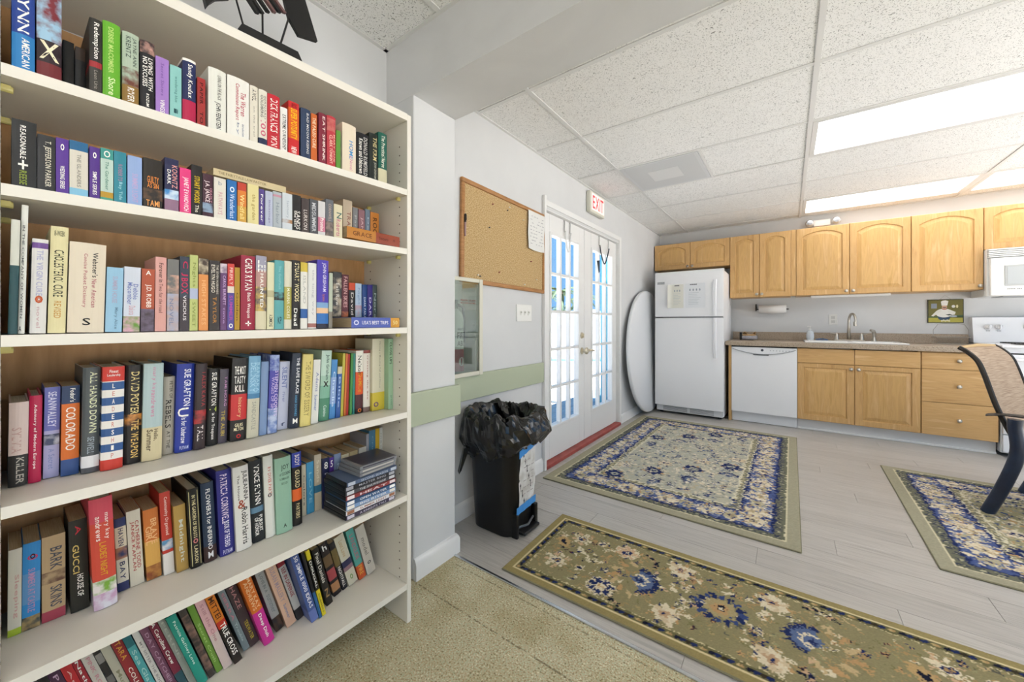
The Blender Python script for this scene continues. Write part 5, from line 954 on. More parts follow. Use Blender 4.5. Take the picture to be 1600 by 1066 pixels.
('C', -1.138, 0.593, 1.083, 0.011, 0.112, 0.171, -0.0105, 'thin pale green paperback between violet blue and misty black on third shelf', 'b0b8a4', [(0.7, 1, '7a7468')], [], 'p'),
('C', -1.258, 0.669, 1.0838, 0.03, 0.112, 0.1926, -0.0142, 'dark paperback with a misty photograph spine between pale green and maroon on third shelf', '3a3836', [(0.1, 0.8, 'n:b8a890,3a3836')], [('Exit Row', 'd8d4c8', 0.2, 0.6, 0.4, 0.5)], 'p'),
('C', -1.258, 0.701, 1.0838, 0.024, 0.112, 0.1864, -0.0123, 'maroon paperback with pink capitals between misty black and black and orange on third shelf', '5c2830', [(0.7, 0.86, 'n:c87040,5c2830')], [('FALLEN SKIES', 'd8a8a4', 0.04, 0.62, 0.55, 0.5)], 'p'),
('C', -1.258, 0.728, 1.0838, 0.023, 0.112, 0.1592, -0.0054, 'black paperback with an orange top between maroon and pale blue on third shelf', '1f1a18', [(0, 0.16, 'c84a28')], [('David', 'd8d0c8', 0.22, 0.72, 0.4, 0.5)], 'p'),
('C', -1.258, 0.753, 1.0838, 0.024, 0.112, 0.1591, 0.0, 'pale blue paperback behind the flat travel guide beside the black and orange one, third shelf', 'a8bcd0', [(0.5, 0.75, 'n:c0a0b0,a8bcd0')], [('Night', '8098b8', 0.1, 0.48, 0.4, 0.5)], 'p'),
('C', -1.258, 0.78, 1.084, 0.019, 0.112, 0.1569, 0.0, 'cobalt blue paperback between pale blue and indigo on third shelf', '1f4480', [], [('DARK PARADISE', 'c8d4e4', 0.3, 0.95, 0.4, 0.5)], 'p'),
('C', -1.258, 0.801, 1.0841, 0.021, 0.112, 0.1578, 0.0, 'indigo paperback between cobalt blue and green grey on third shelf', '33287a', [], [('DARK', 'd0c8e8', 0.3, 0.9, 0.4, 0.5)], 'p'),
('C', -1.258, 0.823, 1.0842, 0.018, 0.112, 0.1597, 0.0, 'dark green grey paperback, last on the right of the third shelf', '3c4a4a', [], [('Nora', 'a0b0b0', 0.2, 0.8, 0.4, 0.5)], 'p'),
('D', -1.24, 0.004, 0.7738, 0.024, 0.152, 0.1674, -0.0114, 'pinkish white hardback with a black foot, first on the left of the fourth shelf', 'd6c4bc', [(0.63, 1, '2c2c2a')], [('SYLVIA', 'c8a49c', 0.3, 0.6, 0.5, 0.4), ('KILLER', 'b8b4a8', 0.66, 0.97, 0.4, 0.6)], 'h'),
('D', -1.24, 0.0288, 0.7738, 0.0162, 0.152, 0.1774, -0.0111, 'crimson hardback with white gothic lettering between pinkish white and lavender blue on fourth shelf', 'b5204a', [], [('Ademory of Modern Europe', 'f4e4e4', 0.1, 0.84, 0.3, 0.45)], 'h'),
('D', -1.251, 0.048, 0.7739, 0.021, 0.112, 0.1903, -0.0126, 'lavender blue paperback with a white picture patch beside the crimson one, fourth shelf', '6a70b4', [(0.48, 1, 'a8a8cc'), (0.52, 0.64, 'n:d0d4e0,404a68')], [('SEANWALLEY', 'dcdcf0', 0.05, 0.44, 0.55, 0.5), ('A Secret', '8890c0', 0.68, 0.9, 0.4, 0.5)], 'p'),
('D', -1.239, 0.071, 0.7739, 0.025, 0.112, 0.1912, -0.0099, 'navy and orange guidebook between lavender blue and grey and white on fourth shelf', 'd26a20', [(0, 0.2, '24385a'), (0.82, 1, '2c4a80')], [("Fodor's", 'f2f0e8', 0.03, 0.18, 0.3, 0.6), ('COLORADO', 'f4e8d8', 0.24, 0.72, 0.55, 0.5)], 'p'),
('D', -1.226, 0.098, 0.7741, 0.026, 0.155, 0.2282, -0.0137, 'grey white hardback with dark plaid lettering beside the navy and orange one, fourth shelf', 'b8b8c0', [(0.0, 0.84, '4c5254'), (0.84, 0.95, 'dcdcdc'), (0.95, 1, '55585c')], [('ALL HANDS DOWN', 'd8dcb8', 0.04, 0.62, 0.42, 0.6), ('SEWELL', '9aa4ac', 0.66, 0.82, 0.4, 0.5)], 'h'),
('D', -1.213, 0.125, 0.7744, 0.034, 0.155, 0.2281, -0.0161, 'red white and blue striped hardback between grey and white and black on fourth shelf', 'e2ded6', [(0, 0.142, 'c8382c'), (0.15, 0.225, '2c5488'), (0.3, 0.375, '2c5488'), (0.45, 0.525, '2c5488'), (0.6, 0.675, '2c5488'), (0.75, 0.825, '2c5488'), (0.9, 1, 'c23a2c')], [('Finest', 'f2f0e8', 0.03, 0.06, 0.4, 0.5, 'h'), ('Leadership', 'f2f0e8', 0.07, 0.1, 0.6, 0.5, 'h'), ('L', 'f2f0e8', 0.165, 0.21, 0.12, 0.5, 'h'), ('E', 'c8887c', 0.24, 0.285, 0.12, 0.5, 'h'), ('A', 'f2f0e8', 0.315, 0.36, 0.12, 0.5, 'h'), ('D', 'c8887c', 0.39, 0.43499999999999994, 0.12, 0.5, 'h'), ('E', 'f2f0e8', 0.46499999999999997, 0.51, 0.12, 0.5, 'h'), ('R', 'c8887c', 0.54, 0.585, 0.12, 0.5, 'h'), ('S', 'f2f0e8', 0.615, 0.6599999999999999, 0.12, 0.5, 'h'), ('H', 'c8887c', 0.6900000000000001, 0.735, 0.12, 0.5, 'h'), ('I', 'f2f0e8', 0.765, 0.8099999999999999, 0.12, 0.5, 'h'), ('P', 'c8887c', 0.84, 0.8849999999999999, 0.12, 0.5, 'h')], 'h'),
('D', -1.225, 0.162, 0.7744, 0.028, 0.155, 0.228, -0.019, 'black hardback with gold capitals and a flame, fourth shelf', '201c1a', [(0.5, 0.62, 'n:d89040,3a2418')], [('DAVID POYER', 'dcc888', 0.07, 0.5, 0.5, 0.55), ('THE WEAPON', 'dcb868', 0.56, 0.94, 0.45, 0.6)], 'h'),
('D', -1.216, 0.1906, 0.7746, 0.0344, 0.155, 0.229, -0.0186, 'pale blue hardback with a cream foot and pink script beside the black one, fourth shelf', 'a8bcbc', [(0.66, 1, 'cbbf98')], [('mary kay', 'c88aa4', 0.04, 0.3, 0.25, 0.5), ('andrews', 'c88aa4', 0.3, 0.55, 0.25, 0.5), ('Hello,', '5a4a38', 0.68, 0.8, 0.25, 0.65), ('Summer', '5a4a38', 0.68, 0.9, 0.3, 0.35)], 'h'),
('D', -1.24, 0.23, 0.7745, 0.021, 0.152, 0.1919, -0.0203, 'grey beige book with black lettering beside the pale blue and cream one, fourth shelf', 'a8a294', [], [('PETER OF', '4a4640', 0.06, 0.28, 0.3, 0.65), ('REBELS', '2a2622', 0.3, 0.66, 0.5, 0.45), ('AT THE', '4a4640', 0.7, 0.92, 0.3, 0.5)], 'h'),
('D', -1.23, 0.2518, 0.7749, 0.0342, 0.155, 0.2218, -0.022, 'royal blue hardback with white capitals between grey beige and dark charcoal on fourth shelf', '23358f', [], [('SUE GRAFTON', 'e8e8f0', 0.06, 0.48, 0.4, 0.6), ('U', 'f2f0e8', 0.5, 0.6, 0.6, 0.4), ('is for Undertow', 'e8e8f0', 0.61, 0.9, 0.3, 0.45), ('PUTNAM', 'c0c8e8', 0.93, 0.97, 0.5, 0.5, 'h')], 'h'),
('D', -1.221, 0.2866, 0.7747, 0.0234, 0.155, 0.2198, -0.0233, 'dark charcoal hardback with red lettering between royal blue and black on fourth shelf', '33282a', [(0.54, 0.7, 'n:b83030,33282a')], [('I ALEX KAVA', 'a03c40', 0.1, 0.5, 0.35, 0.7), ('TALL', 'd8d0cc', 0.72, 0.9, 0.5, 0.5)], 'h'),
('D', -1.233, 0.315, 0.7748, 0.024, 0.155, 0.2037, -0.0241, 'black hardback with white capitals and a green initial beside the dark charcoal one, fourth shelf', '191817', [], [('SUE GRAFTON', 'ece8e0', 0.05, 0.48, 0.45, 0.55), ('T', 'b8c850', 0.5, 0.56, 0.6, 0.5), ('is for Trespass', 'ece8e0', 0.58, 0.92, 0.35, 0.5)], 'h'),
('D', -1.235, 0.341, 0.7748, 0.02, 0.155, 0.1997, -0.0268, 'dark purple grey hardback with gold lettering between black and black and scarlet on fourth shelf', '4c4650', [], [('TAMI HOAG', 'b888b0', 0.1, 0.5, 0.3, 0.65), ('THE ALIBI', 'b8a048', 0.56, 0.9, 0.4, 0.45)], 'h'),
('D', -1.225, 0.365, 0.7754, 0.037, 0.155, 0.2276, -0.0273, 'black hardback with a scarlet panel and white stripes beside the purple grey one, fourth shelf', '1f1c1a', [(0.44, 0.75, 'c03030')], [('THE MOST', 'ece8e0', 0.1, 0.2, 0.7, 0.5, 'h'), ('TASTY', 'ece8e0', 0.22, 0.31, 0.7, 0.5, 'h'), ('KILL', 'ece8e0', 0.33, 0.41, 0.6, 0.5, 'h'), ('history', 'e0b080', 0.48, 0.72, 0.3, 0.5), ('GILES', 'ece0b8', 0.79, 0.83, 0.5, 0.5, 'h'), ('MILTON', 'ece0b8', 0.84, 0.88, 0.6, 0.5, 'h'), ('o', 'c03030', 0.92, 0.97, 0.3, 0.5, 'h')], 'h'),
('D', -1.222, 0.403, 0.7753, 0.029, 0.155, 0.2305, -0.0299, 'sky blue hardback with a cream foot beside the black and scarlet one, fourth shelf', '76a8c8', [(0.46, 0.52, '4a80a8'), (0.52, 1, 'c2bea8')], [('DELINSKY', 'a8d0e4', 0.08, 0.44, 0.45, 0.35), ('BARBARA', 'a8d0e4', 0.08, 0.44, 0.3, 0.75), ('SANDCASTLE', '98988c', 0.56, 0.9, 0.35, 0.5)], 'h'),
('D', -1.225, 0.435, 0.7751, 0.019, 0.155, 0.2125, -0.0313, 'steel blue book without lettering beside the sky blue and cream one, fourth shelf', '7890b4', [], [], 'h'),
('D', -1.224, 0.456, 0.7755, 0.025, 0.155, 0.2295, -0.0355, 'indigo and white cloudy hardback between steel blue and lilac grey on fourth shelf', '6070b8', [(0.0, 0.2, 'n:a8b8dc,4858a8'), (0.2, 0.68, '4a48a0'), (0.68, 1, 'n:c0cce4,7088c0')], [('STEPHEN COONTS', 'd8c8e8', 0.2, 0.78, 0.4, 0.72), ('WAGES OF SIN', 'b8a8d8', 0.28, 0.7, 0.3, 0.35)], 'h'),
('D', -1.243, 0.49, 0.7757, 0.028, 0.112, 0.2064, -0.0376, 'pale lilac grey paperback with blue lettering beside the indigo and white one, fourth shelf', 'bcc0d2', [], [('SILENT', '707cb0', 0.08, 0.4, 0.5, 0.5), ('river', '8890b8', 0.45, 0.6, 0.3, 0.5), ('f', '505878', 0.9, 0.95, 0.4, 0.5, 'h')], 'p'),
('D', -1.229, 0.5186, 0.7758, 0.0274, 0.155, 0.2304, -0.0393, 'midnight blue hardback with white capitals between lilac grey and butter yellow on fourth shelf', '232c3c', [], [('THE SAFE PLACE', 'e8e8ea', 0.06, 0.54, 0.35, 0.6), ('ANNA DOWNES', '5aa0c8', 0.56, 0.84, 0.25, 0.5), ('M', 'f2f0e8', 0.87, 0.94, 0.5, 0.5, 'h')], 'h'),
('D', -1.223, 0.5466, 0.7761, 0.0314, 0.155, 0.2253, -0.0426, 'butter yellow hardback with gold capitals between midnight blue and slim white on fourth shelf', 'd6c678', [], [('THE SWORD OF ESSERY', '9a8a50', 0.1, 0.86, 0.5, 0.5)], 'h'),
('D', -1.23, 0.583, 0.7758, 0.022, 0.112, 0.2053, -0.0454, 'slim white paperback with blue lettering between butter yellow and green on fourth shelf', 'd8d8d0', [], [('Adams', '8890b0', 0.2, 0.5, 0.4, 0.6), ('Summer', '6078a8', 0.55, 0.8, 0.4, 0.5)], 'p'),
('D', -1.24, 0.612, 0.7766, 0.033, 0.152, 0.2322, -0.0505, 'green hardback with a pale mint top between slim white and bright blue on fourth shelf', '4c8468', [(0, 0.36, 'b8d0c0'), (0.36, 0.5, 'a0c0ac'), (0.5, 0.68, '7cac94')], [('John Grisham', '3a5a50', 0.06, 0.42, 0.4, 0.55), ('x', '241c18', 0.44, 0.52, 0.5, 0.5, 'h'), ('Camino', 'c8dcd0', 0.78, 0.94, 0.3, 0.5)], 'h'),
('D', -1.244, 0.649, 0.776, 0.02, 0.112, 0.1992, -0.0515, 'bright blue slim paperback between green and blue and cream on fourth shelf', '4a88c0', [(0.3, 0.75, '8aa4d0')], [('Charlie', 'c8dcec', 0.2, 0.8, 0.4, 0.5)], 'p'),
('D', -1.24, 0.6702, 0.7758, 0.0148, 0.112, 0.1741, -0.0494, 'blue and cream slim paperback between bright blue and olive yellow on fourth shelf', '30589a', [(0, 0.142, 'c8c0a0')], [('Bible', 'a8c0e0', 0.2, 0.8, 0.4, 0.5)], 'p'),
('D', -1.246, 0.69, 0.7755, 0.009, 0.112, 0.218, -0.0433, 'thin olive yellow book between blue and cream and orange on fourth shelf', 'b8ac40', [], [], 'p'),
('D', -1.246, 0.702, 0.7754, 0.007, 0.112, 0.2169, -0.0385, 'thin orange book between olive yellow and scarlet on fourth shelf', 'cc7030', [], [], 'p'),
('D', -1.247, 0.711, 0.7754, 0.008, 0.112, 0.2149, -0.0355, 'thin scarlet book between orange and leaf green on fourth shelf', 'b03430', [], [], 'p'),
('D', -1.24, 0.7202, 0.7754, 0.0078, 0.112, 0.2169, -0.0324, 'thin leaf green book between scarlet and sea green on fourth shelf', '3f8440', [], [], 'p'),
('D', -1.241, 0.7312, 0.7753, 0.0076, 0.112, 0.2158, -0.0215, 'thin sea green book between leaf green and white black and orange on fourth shelf', '2c7c74', [], [], 'p'),
('D', -1.24, 0.7414, 0.7756, 0.0286, 0.152, 0.2247, -0.0137, 'white black and orange hardback between sea green and white and dull red on fourth shelf', 'd2501f', [(0, 0.34, 'e4e0d4'), (0.7, 0.92, '4a2028'), (0.92, 1, '1c1618')], [('Nelson', '2a2420', 0.08, 0.38, 0.45, 0.45), ('DeMille', 'd89a28', 0.36, 0.66, 0.5, 0.55), ('o', 'e87830', 0.92, 0.98, 0.5, 0.5, 'h')], 'h'),
('D', -1.24, 0.7726, 0.7754, 0.0274, 0.152, 0.2246, -0.0045, 'white book edged in dull red beside the white black and orange one, fourth shelf', 'd8d0c4', [(0, 0.05, '8a4038'), (0.92, 1, '77605a')], [('crossing the line', 'a0685c', 0.08, 0.8, 0.25, 0.5)], 'h'),
('D', -1.228, 0.8012, 0.7755, 0.0508, 0.112, 0.2655, -0.003, 'tall cream manual with a yellow foot beside the white and dull red one, fourth shelf', 'cfc9b0', [(0.75, 1, 'c8b43c')], [('Having a Meaning Full and Dinner', '8a8674', 0.04, 0.7, 0.12, 0.6), ('o', '6a4870', 0.88, 0.95, 0.4, 0.3, 'h')], 'p'),
('D', -1.203, 0.8532, 0.7754, 0.0196, 0.112, 0.2645, 0.0, 'pale green book with black capitals, last on the right of the fourth shelf', '94b494', [], [('CLOSE UPS', '2c3a2c', 0.05, 0.36, 0.5, 0.45), ('green', '6a9078', 0.8, 0.94, 0.3, 0.5)], 'p'),
('E', -1.275, 0.004, 0.4596, 0.017, 0.112, 0.1763, -0.0056, 'cream paperback with a lime foot, first on the left of the fifth shelf', 'cbc8b8', [(0.92, 1, 'a4bc38')], [('Sleeping', 'c8a098', 0.3, 0.8, 0.4, 0.6)], 'p'),
('E', -1.275, 0.0216, 0.4601, 0.0234, 0.112, 0.18, -0.0074, 'bright blue paperback with pink lips and palm trees between cream and tan on fifth shelf', '2f86c4', [(0.35, 0.7, '5a90c0'), (0.85, 1, 'n:2a3a40,a89060')], [('O', 'c84468', 0.142, 0.2, 0.6, 0.55, 'h'), ('o', '2a1418', 0.13, 0.19, 0.3, 0.55, 'h'), ('SUMMERS AT CASTLE', 'b890b4', 0.3, 0.8, 0.4, 0.5)], 'p'),
('E', -1.275, 0.0476, 0.4604, 0.0324, 0.112, 0.1815, 0.0025, 'tan paperback with grey ornaments and a red corner beside the bright blue one, fifth shelf', 'b49a74', [(0.42, 0.56, 'n:6a4a38,b49a74'), (0.88, 1, 'a04050')], [('BARK', '4c5058', 0.142, 0.4, 0.5, 0.6), ('SKINS', '4c5058', 0.6, 0.84, 0.5, 0.6)], 'p'),
('E', -1.266, 0.087, 0.461, 0.027, 0.112, 0.203, 0.0196, 'black paperback with spaced gold capitals between tan and coral on fifth shelf', '27261f', [], [('GUCCI', 'd8c070', 0.27, 0.58, 0.35, 0.35), ('HOUSE OF', 'f2f0e8', 0.6, 0.84, 0.35, 0.55), ('A', 'c83040', 0.06, 0.16, 0.3, 0.5)], 'p'),
('E', -1.233, 0.118, 0.4615, 0.036, 0.155, 0.2486, 0.0366, 'coral hardback with a white flowered foot between black and navy and cream on fifth shelf', 'c84a38', [(0, 0.22, 'c84858'), (0.74, 0.86, 'n:78a838,e8e0dc'), (0.86, 1, 'n:dcdce4,c8a0c0')], [('mary kay', 'f0dcd4', 0.142, 0.38, 0.25, 0.7), ('andrews', 'f0dcd4', 0.16, 0.38, 0.25, 0.35), ("LADIES' NIGHT", 'd8a028', 0.4, 0.7, 0.3, 0.5)], 'h'),
('E', -1.275, 0.16, 0.462, 0.019, 0.112, 0.175, 0.0413, 'navy paperback with cream panels between coral and cream and red on fifth shelf', '2a335e', [(0.12, 0.4, 'cfc6ac'), (0.4, 0.56, 'n:a87858,2a335e'), (0.56, 0.88, 'c8c2b0')], [('HAVEN', '2c3458', 0.14, 0.38, 0.45, 0.5), ('BAY', '2c3458', 0.6, 0.84, 0.45, 0.5)], 'p'),
('E', -1.275, 0.181, 0.4624, 0.024, 0.112, 0.1837, 0.0449, 'cream paperback with bold red capitals between navy and cream and orange sunset on fifth shelf', 'ccc6b2', [], [('JANICE KAPLAN', 'a43838', 0.142, 0.8, 0.3, 0.35), ('CATHERINE TODD', 'a43838', 0.142, 0.78, 0.28, 0.7)], 'p'),
('E', -1.271, 0.209, 0.4628, 0.027, 0.112, 0.1763, 0.0458, 'orange sunset paperback between cream and red and scarlet and white on fifth shelf', 'c47030', [(0.45, 0.8, 'd0a050'), (0.8, 1, 'n:8a4a28,b8803c')], [('BRAVE', 'e8b880', 0.142, 0.5, 0.4, 0.65), ('GIRL', 'e8b880', 0.24, 0.5, 0.4, 0.3)], 'p'),
('E', -1.263, 0.239, 0.4632, 0.02, 0.112, 0.2109, 0.0468, 'scarlet paperback with a white foot between orange sunset and golden tan on fifth shelf', 'b83a2c', [(0.74, 1, 'd8d4cc'), (0.58, 0.7, 'n:5a90b8,d8d8dc')], [('Community Organized', 'f0d4c8', 0.06, 0.52, 0.4, 0.5)], 'p'),
('E', -1.25, 0.261, 0.4635, 0.023, 0.112, 0.1716, 0.0459, 'golden tan paperback with silver lettering beside the scarlet and white one, fifth shelf', 'a88846', [], [('Midnight', 'c8c8b8', 0.22, 0.86, 0.45, 0.5)], 'p'),
('E', -1.24, 0.286, 0.4639, 0.024, 0.152, 0.2072, 0.0442, 'black hardback framed with a cream border between golden tan and dark navy on fifth shelf', '191713', [], [('IN THE GARDEN OF BEASTS', 'd8cc9c', 0.08, 0.62, 0.3, 0.5), ('o', 'c87a7a', 0.63, 0.69, 0.4, 0.5, 'h'), ('LARSON', 'd8cc9c', 0.72, 0.94, 0.3, 0.5), ('I', 'd0c48c', 0.03, 0.97, 0.05, 0.14), ('I', 'd0c48c', 0.03, 0.97, 0.05, 0.86)], 'h'),
('E', -1.24, 0.314, 0.4643, 0.027, 0.152, 0.2127, 0.0428, 'dark navy hardback with white capitals and brown foot, fifth shelf', '26354a', [(0.8, 1, '3c2a28')], [('FLOWERS for INFERNO', 'e0e0dc', 0.08, 0.84, 0.35, 0.5), ('M', 'd8d8d8', 0.87, 0.95, 0.4, 0.5, 'h')], 'h'),
('E', -1.237, 0.347, 0.4649, 0.034, 0.155, 0.2352, 0.0437, 'indigo hardback with tall pink white capitals between dark navy and white on fifth shelf', '2a2a78', [], [('PATRICIA CORNWELL', 'dccce0', 0.05, 0.62, 0.45, 0.45), ('BOOK OF THE DEAD', 'e4e0ec', 0.6, 0.9, 0.35, 0.5), ('PUTNAM', 'c8c8e4', 0.93, 0.98, 0.6, 0.5, 'h')], 'h'),
('E', -1.227, 0.3818, 0.4654, 0.0362, 0.155, 0.2358, 0.0437, 'white hardback with black lettering and a brown figure between indigo and black on fifth shelf', 'd8d6ce', [], [('JULIEANNA', '44403c', 0.06, 0.42, 0.4, 0.7), ('Robin Harris', '2a2624', 0.5, 0.93, 0.4, 0.6), ('The House', '66605c', 0.1, 0.4, 0.142, 0.3), ('&', 'a04c34', 0.4, 0.5, 0.5, 0.45, 'h')], 'h'),
('E', -1.237, 0.424, 0.466, 0.031, 0.155, 0.2381, 0.0461, 'black hardback with bold white capitals and blue emblem beside the white one, fifth shelf', '1e2224', [(0.57, 0.64, '5a7c94')], [('VINCE FLYNN', 'f2f0e8', 0.06, 0.54, 0.45, 0.55), ('PURSUIT', 'f2f0e8', 0.68, 0.88, 0.3, 0.7), ('OF HONOR', 'f2f0e8', 0.7, 0.92, 0.3, 0.35)], 'h'),
('E', -1.234, 0.457, 0.4664, 0.025, 0.155, 0.2428, 0.0379, 'slim white hardback with red lettering between black and sage mint on fifth shelf', 'd8d8ce', [], [('RV DIVER PARTY', 'c46a5c', 0.14, 0.5, 0.35, 0.55), ('o', '4a4a4a', 0.46, 0.51, 0.4, 0.5, 'h')], 'h'),
('E', -1.226, 0.4824, 0.4669, 0.0436, 0.155, 0.228, 0.0282, 'sage mint hardback with a torn top beside the white and red one, fifth shelf', '8fb49c', [], [('JOY', '2a3a34', 0.1, 0.18, 0.5, 0.6, 'h'), ('of COOKING', '2a3a34', 0.2, 0.24, 0.7, 0.6, 'h'), ('ROMBAUER', '54705e', 0.27, 0.3, 0.6, 0.55, 'h'), ('BECKER', '54705e', 0.33, 0.36, 0.4, 0.55, 'h'), ('A', '20201c', 0.88, 0.93, 0.2, 0.5, 'h')], 'h'),
('E', -1.236, 0.532, 0.4676, 0.027, 0.155, 0.2284, 0.0177, 'black hardback with blue top and orange band beside the sage mint one, fifth shelf', '1c1a18', [(0, 0.2, '2a3c9a'), (0.5, 0.66, 'd8622a')], [('BODY', 'e0d8d0', 0.03, 0.18, 0.5, 0.5), ('GUARD', 'd8c898', 0.24, 0.48, 0.5, 0.5), ('PARTERS', 'd8c898', 0.7, 0.9, 0.4, 0.5)], 'h'),
('E', -1.275, 0.577, 0.4681, 0.013, 0.112, 0.1678, 0.0128, 'slim cream book with grey lettering beside the black blue and orange one, fifth shelf', 'c4bca4', [], [('Colors', '5a5a58', 0.2, 0.8, 0.4, 0.5)], 'p'),
('E', -1.275, 0.592, 0.4684, 0.023, 0.112, 0.1705, 0.0134, 'cyan blue paperback between slim cream and tan and teal on fifth shelf', '3f90b8', [], [('LOVE', '80bcd0', 0.2, 0.8, 0.4, 0.5)], 'p'),
('E', -1.275, 0.617, 0.4688, 0.023, 0.112, 0.1881, 0.0114, 'tan paperback with a teal band between cyan blue and short navy on fifth shelf', 'b8ac94', [(0.55, 0.68, '36708c')], [('Sands', 'd8d0bc', 0.1, 0.5, 0.4, 0.5)], 'p'),
('E', -1.27, 0.6408, 0.4691, 0.0242, 0.112, 0.1698, 0.0095, 'short navy paperback between tan and teal and slim violet on fifth shelf', '24284a', [], [('8', 'f2f0e8', 0.08, 0.22, 0.5, 0.5, 'h'), ('Nora', 'd0d0e0', 0.3, 0.9, 0.4, 0.5)], 'p'),
('E', -1.27, 0.666, 0.4694, 0.014, 0.112, 0.1655, 0.0098, 'slim violet paperback between short navy and blue grey on fifth shelf', '54348c', [], [('5', 'f2f0e8', 0.06, 0.2, 0.6, 0.5, 'h')], 'p'),
('E', -1.27, 0.682, 0.4698, 0.024, 0.112, 0.1722, 0.0059, 'blue grey paperback behind the discs between slim violet and cream on fifth shelf', '7484a0', [], [('King', 'a8b8cc', 0.2, 0.6, 0.4, 0.5)], 'p'),
('E', -1.27, 0.708, 0.4702, 0.027, 0.112, 0.1617, 0.0039, 'cream paperback behind the discs between blue grey and tan on fifth shelf', 'c2b898', [], [], 'p'),
('E', -1.27, 0.737, 0.4706, 0.032, 0.112, 0.1643, 0.0, 'tan paperback behind the discs between cream and grey white on fifth shelf', 'b0a078', [], [], 'p'),
('E', -1.27, 0.7754, 0.4712, 0.0281, 0.112, 0.1677, 0.0, 'grey white paperback behind the discs between tan and tall grey on fifth shelf', 'c0bcb0', [], [], 'p'),
('E', -1.27, 0.804, 0.4717, 0.0108, 0.112, 0.2112, 0.0, 'tall grey book behind the discs between grey white and tall blue on fifth shelf', '94949a', [], [], 'p'),
('E', -1.27, 0.8154, 0.4721, 0.0266, 0.112, 0.2208, 0.0, 'tall blue book at the right end between tall grey and tall yellow on fifth shelf', '41708c', [], [('Cruising', '7aa4bc', 0.1, 0.6, 0.3, 0.5)], 'p'),
('E', -1.27, 0.8427, 0.4726, 0.0166, 0.112, 0.2213, 0.0, 'tall yellow book at the right end between tall blue and tall white on fifth shelf', 'c8a428', [], [], 'p'),
('E', -1.27, 0.8598, 0.473, 0.013, 0.112, 0.2219, 0.0, 'tall white book at the right end, last on the right of the fifth shelf', 'ccccc4', [], [('mechanical', '70706c', 0.1, 0.8, 0.3, 0.5)], 'p'),
('F', -1.275, 0.0608, 0.1493, 0.0184, 0.112, 0.2179, 0.2638, 'grey paperback nearest the frame corner, first on the left of the bottom shelf', '7c7c78', [], [], 'p'),
('F', -1.275, 0.094, 0.1493, 0.0125, 0.112, 0.208, 0.2638, 'black paperback between grey and dark purple on bottom shelf', '232022', [], [], 'p'),
('F', -1.275, 0.108, 0.1492, 0.0164, 0.112, 0.211, 0.2657, 'dark purple paperback between black and vivid red on bottom shelf', '4a2c44', [], [('PAULA', 'c8a8c0', 0.08, 0.6, 0.4, 0.5)], 'p'),
('F', -1.275, 0.126, 0.1492, 0.0154, 0.112, 0.2132, 0.2673, 'vivid red paperback between dark purple and dark red on bottom shelf', 'c03034', [], [('Angela', 'e8b8b0', 0.1, 0.6, 0.3, 0.5)], 'p'),
('F', -1.275, 0.143, 0.1492, 0.0116, 0.112, 0.2157, 0.2691, 'dark red paperback with white script between vivid red and white on bottom shelf', '9c2630', [], [('Nathan', 'f2f0e8', 0.06, 0.5, 0.4, 0.5)], 'p'),
('F', -1.275, 0.1572, 0.1491, 0.0171, 0.112, 0.2218, 0.2748, 'white paperback with pink lettering between dark red and black and grey on bottom shelf', 'c4beb2', [], [('PINK ROSES', 'cc8c94', 0.1, 0.6, 0.35, 0.5)], 'p'),
('F', -1.275, 0.1766, 0.1491, 0.01, 0.112, 0.2185, 0.2781, 'black and grey paperback between white and cream grey on bottom shelf', '2a2826', [(0.1, 0.22, '8a8680'), (0.4, 0.5, '6a6864')], [], 'p'),
('F', -1.275, 0.1892, 0.1491, 0.0151, 0.112, 0.2227, 0.2851, 'cream grey paperback between black and grey and brick red on bottom shelf', 'b4b09c', [], [('Murder', '8a866c', 0.4, 0.8, 0.4, 0.5)], 'p'),
('F', -1.271, 0.206, 0.149, 0.0172, 0.112, 0.2201, 0.284, 'brick red paperback with gold lettering between cream grey and aqua teal on bottom shelf', '8c2c30', [], [('TARA', 'd89a40', 0.06, 0.3, 0.5, 0.5), ('COLLINS', 'e8dcd0', 0.42, 0.8, 0.4, 0.5)], 'p'),
('F', -1.268, 0.2256, 0.149, 0.0138, 0.112, 0.2247, 0.2888, 'aqua teal paperback with a dark emblem between brick red and white on bottom shelf', '4c9c9c', [(0, 0.2, '2a6a70')], [('Sea Glass', 'a8d0c8', 0.25, 0.8, 0.5, 0.5)], 'p'),
('F', -1.269, 0.242, 0.1489, 0.0115, 0.112, 0.2258, 0.2888, 'slim white paperback between aqua teal and mauve on bottom shelf', 'cfcbc2', [], [('MY SISTER THE BOOK', '8a8680', 0.2, 0.85, 0.35, 0.5)], 'p'),
('F', -1.265, 0.2564, 0.1489, 0.0148, 0.112, 0.2306, 0.2948, 'mauve paperback with pale capitals between white and wine red on bottom shelf', '774c60', [], [('DAY CATCHER', 'b894a8', 0.142, 0.85, 0.4, 0.5)], 'p'),
('F', -1.256, 0.2734, 0.1489, 0.0148, 0.112, 0.2354, 0.2983, 'wine red paperback with white script between mauve and pale grey green on bottom shelf', '742638', [(0.75, 1, '2c5058')], [('A Carolina Crew', 'f2f0e8', 0.06, 0.62, 0.45, 0.5)], 'p'),
('F', -1.254, 0.29, 0.1488, 0.0124, 0.112, 0.2382, 0.2977, 'pale grey green paperback between wine red and emerald teal on bottom shelf', '93968c', [], [('FERNE', 'b8b8ac', 0.1, 0.6, 0.35, 0.5)], 'p'),
('F', -1.24, 0.3034, 0.1488, 0.0187, 0.152, 0.2285, 0.2964, 'emerald teal hardback with white lettering between pale grey green and dark floral on bottom shelf', '25907e', [], [('Patricia Gaffney Love', 'd8ece0', 0.08, 0.7, 0.35, 0.5)], 'h'),
